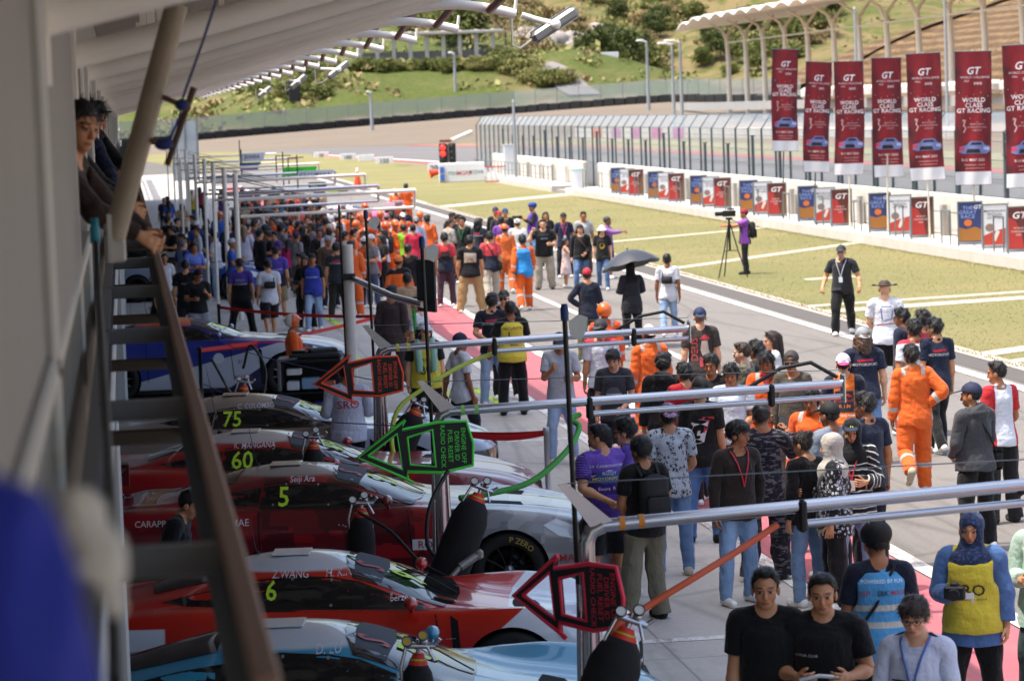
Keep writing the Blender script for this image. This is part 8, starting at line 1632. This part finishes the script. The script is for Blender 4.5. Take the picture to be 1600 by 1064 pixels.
P(617, 344, 1.70, 170, 'marshal in orange helmet bowing his head behind the backpack', ('overall', OR, 'overall'), ('none',), ('short', HB), 2, hpitch=.4, hat=('helmet', '#dd6a24', None, 'plain', .35))
P(630, 350, 1.68, 6, 'man in lime green jersey among the orange overalls', ('tee', '#8ad02c'), ('trousers', '#1a2030'), ('crew', HB), 1, fat=1.08); P(645, 350, 1.68, 8, 'person in crimson shirt and black cap next to the lime jersey', ('tee', '#c02c48'), ('trousers', '#1a1e2c'), ('crew', HB), 1, hat=('cap', '#17171a'))
for i, (px, py, f, lb) in enumerate(((594, 330, 20, 'marshal in glossy orange helmet at the back of the cluster'), (570, 318, 170, 'marshal in orange helmet standing alone behind the far crowd'), (563, 335, 15, 'marshal in orange cap left of the glossy helmet'), (576, 341, 185, 'marshal turned around in orange cap near the grey bracket'), (556, 345, 30, 'marshal in orange and white cap behind the black pole'), (582, 352, 5, 'marshal in orange overalls beside the large backpack'))): P(px, py, 1.7, f, lb, ('overall', ('#e0601c', '#d8622a')[i % 2], 'overall'), ('none',), ('crew', HB), 2, hat=('helmet', ('#dd6a24', '#d8562a')[i % 2], None, 'plain', .35))
P(604, 334, 1.68, 40, 'person with patterned grey cap behind the large orange back', ('tee', '#b8a8a8'), ('trousers', '#2a2a30'), ('crew', HB), 1, hat=('cap', '#8a6a70')); P(612, 331, 1.7, 20, 'dark haired person above the patterned cap', ('tee', '#2a2a30'), ('trousers', '#22222a'), ('short', HB), 2)
P(577, 370, 1.66, 20, 'woman with long black hair in red and white racing shirt', ('longsleeve', '#c02c34', 'yoke', '#d4d4d8', 1.2), ('trousers', '#b8bcc8'), ('long', HB), 1); P(548, 376, 1.74, 3, 'marshal in orange overalls directly behind the white post', ('overall', '#d8622a', 'overall'), ('none',), ('short', HB), 2, fat=1.06)
P(525, 379, 1.74, 12, 'man in charcoal shirt with red badge beside the blue bib', ('polo', '#282b34'), ('trousers', '#2a2826'), ('short', HB), 1, prints=motors('polo')); P(508, 340, 1.72, 4, 'marshal in orange overalls with black bag, leaning into the crowd', ('overall', '#e0601c', 'overall'), ('none',), ('short', HB), 2, arms=('front', 'front'), extras=[('slingbag', '#17171a', 1)])
P(487, 395, 1.70, 185, 'young man in blue bib over black t-shirt with pale jeans', ('tee', '#141418'), LDEN, ('crew', HB), 2, legs='walk', hat=('cap', '#141416'), bib=('vest', '#2c3c98'), prints=[('vest', 'front', 0, 1.22, T2('TRACKSIDE', .05, .004), '#d0d4e8', 'lettering')])
P(418, 405, 1.70, -12, 'man in white t-shirt and black shorts with crossbody bag', ('tee', '#c6c9d4'), ('shorts', '#121216'), ('crew', HB), 1, arms=('hang', 'hang'), legs='walk', extras=[('slingbag', '#17171b', 1)]); P(374, 403, 1.70, 8, 'man in black shirt with purple shoulders seen from behind', ('tee', '#131317', 'yoke', '#4c3a90', 1.2), ('trousers', '#121214'), ('crew', HB), 1, legs='wide', hat=('cap_back', '#121214'), prints=[('tee', 'back', 0, 1.27, T2('RIZQY', .07, .005), '#b8b0d8', 'lettering'), ('tee', 'back', 0, 1.19, T2('MOTORSPORT', .045, .004), '#d8d4e4', 'lettering')]); P(430, 384, 1.70, 5, 'man in purple backed shirt and khaki shorts behind the white t-shirt', ('tee', '#1c1a2a', 'yoke', '#5040a0', 1.1), ('shorts', '#8a7c62'), ('crew', HB), 1, hat=('cap_back', '#131316'), prints=[('tee', 'back', 0, 1.2, T2('MOTORSPORT', .045, .004), '#d8d4e4', 'lettering')])
P(335, 362, 1.74, -70, 'man in white t-shirt and sunglasses with black waist bag', ('tee', '#c9cbda'), LDEN, ('short', HB), 0, arms=('phone', 'phone'), legs='wide', extras=[('sunglasses',), ('waistbag', '#0e0e10', 1)]); P(405, 358, 1.74, 60, 'man in black jacket and black cap facing right', ('longsleeve', '#131316'), ('trousers', '#141417'), ('crew', HB), 1, hat=('cap', '#101012')); P(309, 420, 1.68, 170, 'man in black shirt and cap looking at his phone', ('polo', '#141416'), ('shorts', '#8a8c98'), ('crew', HB), 2, arms=('front', 'phone'), hpitch=.4, hat=('cap', '#101012')); P(289, 406, 1.74, 5, 'man in black team t-shirt with white chest lettering on his back', ('tee', '#111114'), ('trousers', '#131316'), ('crew', HB), 1, prints=[('tee', 'back', .02, 1.25, T2('PORSCHE', .045, .004), '#c8c8d0', 'lettering')])
P(285, 374, 1.74, 60, 'grey haired man in blue and white vest', ('tee', '#7a90c0', 'sidepanel', '#2a3a90'), ('trousers', '#22242c'), ('crew', '#6a6866'), 0); P(302, 379, 1.72, 150, 'man in blue shirt with folded arms', ('tee', '#4a62b8', 'yoke', '#6a80d0', 1.25), ('trousers', '#b83040'), ('short', HB), 2, arms=('cross', 'cross')); P(342, 331, 1.70, 175, 'marshal in orange helmet and blue shirt under the silver frame', ('tee', '#2c58a8'), ('trousers', '#22262e'), ('crew', HB), 2, hat=('helmet', '#dd6a24', None, 'plain', .4)); P(381, 353, 1.64, 10, 'woman with fair hair in white jacket, arms spread', ('blouse', '#c9cbdc'), ('trousers', '#2a2a30'), ('long', '#7a6248'), 0, arms=('side', 'side')); P(420, 355, 1.66, 60, 'man in coral t-shirt beside the black jacket', ('tee', '#d8605c'), ('trousers', '#2a2a30'), ('crew', '#2a1c14'), 1); P(452, 372, 1.45, 40, 'woman in hot pink jacket with long black hair', ('longsleeve', '#c8246c'), ('trousers', '#4a5060'), ('long', HB), 1, arms=('reach', 'front'), lean=.3); P(463, 333, 1.62, 185, 'woman in cream headscarf and sunglasses in the far crowd', ('blouse', '#2a2628'), ('trousers', '#1f1f24'), ('hijab', '#b8b0a0'), 1, extras=[('sunglasses',)])
P(456, 492, 1.66, 95, 'marshal in orange and white helmet crouched by the blue car', ('overall', '#dd5a1c', 'overall'), ('none',), ('crew', HB), 2, hat=('helmet', '#dd5a1c', '#d8d4cc', 'back', .3), arms=('front', 'front'), legs='kneel')
P(541, 566, 1.72, 2, 'man in white team shirt lettered SRO with headset on belt', ('longsleeve', '#c2c4d4'), ('trousers', '#101014'), ('crew', HB), 2, arms=('front', 'front'), hi=True, hpitch=.3, fat=1.1, prints=[('longsleeve', 'back', 0, 1.24, T2('SRO', .13, .006), '#b03048', 'lettering')])
P(232, 838, 1.70, 110, 'mechanic in black tyre supplier t-shirt leaning over between the cars', ('tee', '#101012'), ('trousers', '#15151a'), ('crew', HB), 1, arms=('low', 'low'), hi=True, lean=.35, hpitch=.4, at=(.22, 26.0), legs='kneel', prints=[('tee', 'back', 0, 1.25, T2('PIRELLI', .08, .008), '#c0ac50', 'lettering'), ('tee', 'front', 0, 1.25, T2('PIRELLI', .08, .008), '#c0ac50', 'lettering')])
# --- far crowd under the gantries: each its own clothes
rc = random.Random(21)
CR = [(392, 300, 'teal'), (404, 318, 'black'), (415, 310, 'grey'), (428, 318, 'teal'), (436, 342, 'black'), (445, 330, 'navy'), (440, 308, 'maroon'), (455, 312, 'black'), (468, 318, 'purple'), (478, 318, 'brown'), (480, 338, 'black'), (492, 322, 'brown'), (498, 335, 'navy'), (474, 352, 'black'), (463, 362, 'grey'), (395, 330, 'white'), (410, 338, 'navy'), (352, 318, 'white'), (366, 325, 'black'), (373, 310, 'beige'), (300, 296, 'yellow'), (312, 292, 'maroon'), (284, 318, 'beige'), (268, 352, 'black'), (276, 340, 'black'), (264, 330, 'white'), (322, 352, 'navy'), (306, 345, 'blue'), (356, 348, 'navy'), (362, 372, 'blue'), (425, 300, 'pink'), (458, 300, 'coral'), (484, 300, 'black'), (402, 292, 'coral'), (378, 292, 'white'), (345, 296, 'purple'), (536, 318, 'black'), (542, 330, 'black'), (528, 334, 'white'), (552, 326, 'black'), (498, 358, 'black'), (445, 352, 'maroon'), (470, 395, 'black'), (476, 400, 'black'), (240, 380, 'white'), (246, 420, 'black'), (256, 396, 'white'), (515, 350, 'black'), (530, 352, 'maroon'), (538, 362, 'grey'), (590, 345, 'grey'), (568, 360, 'white'), (512, 368, 'brown'), (380, 338, 'beige'), (386, 318, 'black'), (416, 330, 'black'), (448, 300, 'grey'), (432, 296, 'black'), (465, 345, 'red'), (486, 348, 'grey')]
CR += [(rc.uniform(378, 505), rc.uniform(292, 362), rc.choice(('black', 'black', 'navy', 'grey', 'white', 'maroon', 'coral', 'teal', 'beige', 'purple', 'orange'))) for _ in range(34)]+[(rc.uniform(500, 600), rc.uniform(318, 372), rc.choice(('orange', 'orange', 'black', 'white', 'grey', 'red'))) for _ in range(16)]+[(rc.uniform(250, 335), rc.uniform(300, 372), rc.choice(('black', 'white', 'navy', 'blue', 'grey'))) for _ in range(10)]
CC = dict(orange='#dd5a1c', teal='#1f5a6a', black='#141416', grey='#7a7a7e', navy='#1c2440', maroon='#6a1c28', purple='#5a3a8a', brown='#4a3a2e', white='#c8c8d0', beige='#a8957c', yellow='#b8a030', blue='#2c50a0', pink='#c87a9c', coral='#d8685a', red='#a82028')
where = ['under the silver booms', 'beside the pink car', 'near the tall silver posts', 'before the far gantries', 'in the dense crowd', 'left of the orange marshals', 'near the dark green car']
seen = {}
for i, (px, py, c) in enumerate(CR):
    hd = rc.choice(('short', 'crew', 'fluffy', 'hijab', 'cap', 'long', 'cap')); up = rc.choice(('tee', 'longsleeve', 'polo'))
    wpl = 'near the dark green car' if px < 290 else ('under the silver posts' if px < 380 else ('under the silver booms' if px < 440 else ('in the dense crowd' if px < 505 else 'beside the orange marshals')))
    hn = dict(short='short dark hair', crew='cropped hair', fluffy='tousled hair', hijab='a headscarf', cap='a cap', long='long hair')[hd]
    lb = 'person in %s %s with %s %s' % (c, dict(tee='t-shirt', longsleeve='shirt', polo='polo')[up], hn, wpl); seen[lb] = seen.get(lb, 0)+1
    if seen[lb] > 1: lb += ', %s one' % ('second', 'third', 'fourth', 'fifth')[seen[lb]-2]
    P(px, py, rc.uniform(1.6, 1.76) if hd not in ('hijab', 'long') else rc.uniform(1.56, 1.64), rc.choice((5, 20, 60, 100, 170, 190, 250, 300)), lb, (up, CC[c]), (rc.choice(('trousers', 'jeans', 'joggers')), rc.choice(('#16161a', '#22262e', '#3c4c68', '#6a6458', '#1c1c20'))),
      ('hijab', rc.choice(('#b8b0a0', '#1a1a1e', '#6a5a5c'))) if hd == 'hijab' else (('crew', HB) if hd == 'cap' else (hd, HB)), rc.choice((1, 2, 2, 0)), arms=(rc.choice(('down', 'front', 'hang', 'phone', 'cross')), rc.choice(('down', 'front', 'low'))), hat=('cap', rc.choice(('#141416', '#202848', '#c8c8cc', '#8a8c90'))) if hd == 'cap' else None)
# --- people leaning out of the gallery
GAL = 3.1
P(0, 0, 1.62, 100, 'woman with dark hair leaning out of the gallery nearest the panel', ('longsleeve', '#3a2c28'), ('trousers', '#1b1b20'), ('bun', '#15100e'), 1, at=(-.375, 8.3*K), z0=GAL+.07, arms=('rail', 'rail'), hi=True, lean=.42, hpitch=.12, hyaw=35)
P(0, 0, 1.74, 95, 'man with bushy black hair and black jacket leaning from the gallery', ('longsleeve', '#121214'), ('trousers', '#1b1b20'), ('fluffy', HB), 1, at=(-.46, 11.1*K), z0=GAL, arms=('rail', 'rail'), hi=True, lean=.42, hpitch=.3)
P(0, 0, 1.70, 150, 'man in glasses and navy top looking down from the gallery', ('longsleeve', '#1c2444'), ('trousers', '#1b1b20'), ('short', HB), 1, at=(-.42, 14.6*K), z0=GAL, arms=('rail', 'rail'), hi=True, lean=.4, hpitch=.3, extras=[('glasses',)])
P(0, 0, 1.78, 120, 'man in black cap behind the glasses in the gallery', ('longsleeve', '#17171c'), ('trousers', '#1b1b20'), ('none',), 2, at=(-.42, 16.8*K), z0=GAL, arms=('rail', 'rail'), hat=('cap', '#131315'), lean=.4)
P(0, 0, 1.70, 60, 'dark haired onlooker farther along the gallery', ('longsleeve', '#2c2c34'), ('trousers', '#1b1b20'), ('short', HB), 2, at=(-.42, 20.2*K), z0=GAL, arms=('rail', 'rail'), lean=.4)
P(0, 0, 1.72, 88, 'blurred person in deep blue shirt at the near gallery rail, mostly out of frame', ('longsleeve', '#16208a'), ('trousers', '#14141c'), ('short', HB), 2, at=(-.74, 1.25*K), z0=3.06, arms=(((.1, 1, -.1), (0, 1, .05), 40), ((.1, 1, -.2), (0, 1, 0), 40)), hi=True, lean=.05, hpitch=.2)
F_ = Field(axis([(-.2, .2, .01)]), axis([(-.12, .12, .01)]), axis([(-.3, .34, .01)])); F_.cone((-.015, 0, .0), (-.03, 0, -.2), .045, .085, .04); F_.cone((-.06, 0, .0), (-.05, .0, .26), .035, .034, .03); F_.cone((.0, 0, -.05), (.02, .0, -.22), .04, .06, .03); F_.warp(.008, 26, 8); V, Q = F_.nets()
o = mesh_obj('jacket', V, Q, M('blue_jacket', '#1a2a9a', .8, var=.15, bump=.4, bs=40), None, True); o.location = tuple(ony(20, 830, 1.35)); tag(o, 'deep blue jacket hung over the near gallery rail, badly out of focus', 'jacket')
# ------------------------------------------------------------------ things in people's hands
def held(info, side, name, mb, mats, label, cat, dz=0.0, rz=0.0):
    o = mb.build(name, mats); h = info['hand_r' if side > 0 else 'hand_l']; o.location = tuple(h+np.array([0, 0, dz])); o.rotation_euler = (0, 0, info['th']+rz); tag(o, label, cat); return o
def phone(info, side, label): mb = MB(); mb.box((0, .02, .03), (.075, .01, .15), 0, .004, Matrix.Rotation(rad(-30), 3, 'X')); held(info, side, 'phone', mb, M('phone_black', '#0a0a0c', .2), label, 'phone')
mb = MB(); mb.tube([(-.02, .02, 0), (.12, .03, .015), (.24, .03, -.01)], .014, 8); held(n2, -1, 'wrapper', mb, M('silver_foil', '#b8bcc4', .3, .6), 'silver wrapper held by the stocky man in black', 'wrapper')
mb = MB(); mb.box((0, .05, 0), (.15, .07, .1), 0, .012); mb.tube([(0, .08, 0), (0, .17, 0)], .04, 14); mb.box((0, .05, .06), (.06, .05, .03), 0, .008); held(n5, 1, 'camera', mb, M('camera_black', '#121214', .5), 'black camera held by the woman in the yellow press bib', 'camera', .02)
phone(n13, 1, 'dark phone raised by the man in navy camouflage')
# umbrella over the woman in the headscarf
h = n41['hand_r']; um = empty('umbrella', (h[0], h[1], h[2]-.05), .3); tag(um, 'black umbrella with small yellow tag shading the woman in black', 'umbrella'); um.rotation_euler = (rad(-12), rad(-6), .3)
mb = MB(); mb.tube([(0, 0, -.1), (0, 0, .62)], .012, 6); mb.ball((0, 0, .64), .02, 6, 5); mb.build('shaft', m_gal, um); n = 8; V = []; F = []
for j in range(6):
    rr = .58*j/5; zz = .6-.30*(j/5)**1.9
    for k in range(n*4): a = 2*math.pi*k/(n*4); sc2 = 1-.05*abs(math.sin(a*n/2))*j/5*0+(-.06*(1-abs(math.cos(a*n/2))))*j/5; V.append((rr*math.cos(a)*sc2, rr*math.sin(a)*sc2, zz+.03*(1-abs(math.cos(a*n/2)))*j/5))
for j in range(5):
    for k in range(n*4): F.append((j*32+k, (j+1)*32+k, (j+1)*32+(k+1) % 32, j*32+(k+1) % 32))
k0 = len(V); V += [(a, b, c-.006) for a, b, c in V]; F += [tuple(q+k0 for q in f[::-1]) for f in F]
cn = mesh_obj('canopy', V, F, M('umbrella_cloth', '#34363c', .4, var=.15), um, True)
mb = MB()
for k in range(8): a = 2*math.pi*k/8; mb.tube([(0, 0, .25), (.3*math.cos(a), .3*math.sin(a), .42)], .004, 4)
mb.build('ribs', m_gal, um); place(poly2([(-.04, -.03), (.04, -.03), (.04, .03), (-.04, .03)], .03), lambda u, v: (.40+u, .12+v, .465-.2*u), 'yellow_tag', M('tag_yellow', '#b89a2c', .5), um)
# tripod and video camera on the grass
q = onz(1142, 434); tp = empty('camera_tripod', q, 0); tag(tp, 'black camera tripod on the grass before the cameraman', 'tripod'); m_bk = M('tripod_black', '#121214', .5)
for a in (100, 215, 330): mb = MB(); a = rad(a); mb.tube([(.03*math.cos(a), .03*math.sin(a), 1.38), (.22*math.cos(a), .22*math.sin(a), .7), (.46*math.cos(a), .46*math.sin(a), 0)], .018, 6); mb.build('leg', m_bk, tp)
mb = MB(); mb.tube([(0, 0, .7), (0, 0, 1.5)], .03, 8); mb.box((0, 0, 1.53), (.16, .12, .06), 0, .01); mb.build('head', m_bk, tp); mb = MB(); mb.tube([(.22*math.cos(rad(a)), .22*math.sin(rad(a)), .7) for a in (100, 215, 330, 100)], .008, 4); mb.build('spreader', m_bk, tp); mb = MB(); mb.tube([(.06, 0, 1.5), (.45, -.05, 1.3)], .01, 5); mb.build('pan_bar', m_bk, tp)
mb = MB(); mb.box((0, 0, .1), (.34, .14, .16), 0, .02); mb.tube([(-.17, 0, .1), (-.36, 0, .1)], .06, 12); mb.box((.05, 0, .21), (.2, .04, .04), 0, .01); mb.box((.1, -.11, .14), (.12, .06, .08), 0, .01); o = mb.build('video_camera', M('camera_black', '#121214', .5)); o.location = (q[0], q[1], 1.565); tag(o, 'black video camera mounted on the tripod', 'video camera')
mb = MB(); mb.box((0, .08, 0), (.14, .1, .1), 0, .015); mb.tube([(0, .1, 0), (0, .32, 0)], .045, 10); held(n72, 1, 'camera', mb, M('camera_black', '#121214', .5), 'camera held up by the photographer in the blue helmet', 'camera', .03)
# white rag over the near rail
V, Q = None, None
F_ = Field(axis([(-.14, .14, .012)]), axis([(-.1, .1, .012)]), axis([(-.32, .1, .012)])); F_.cone((-.03, 0, .02), (.02, 0, -.12), .05, .07, .03); F_.cone((.02, 0, -.1), (.05, .01, -.26), .05, .02, .03); F_.cone((-.04, 0, 0), (-.07, 0, -.16), .04, .02, .02); F_.warp(.012, 24, 3); V, Q = F_.nets()
o = mesh_obj('rag', V, Q, M('rag_white', '#cfcac2', .95, bump=.5, bs=60), None, True); o.location = tuple(ony(140, 800, 1.9)); o.scale = (.42, .42, .42); tag(o, 'crumpled white rag hanging from the near gallery rail', 'rag')
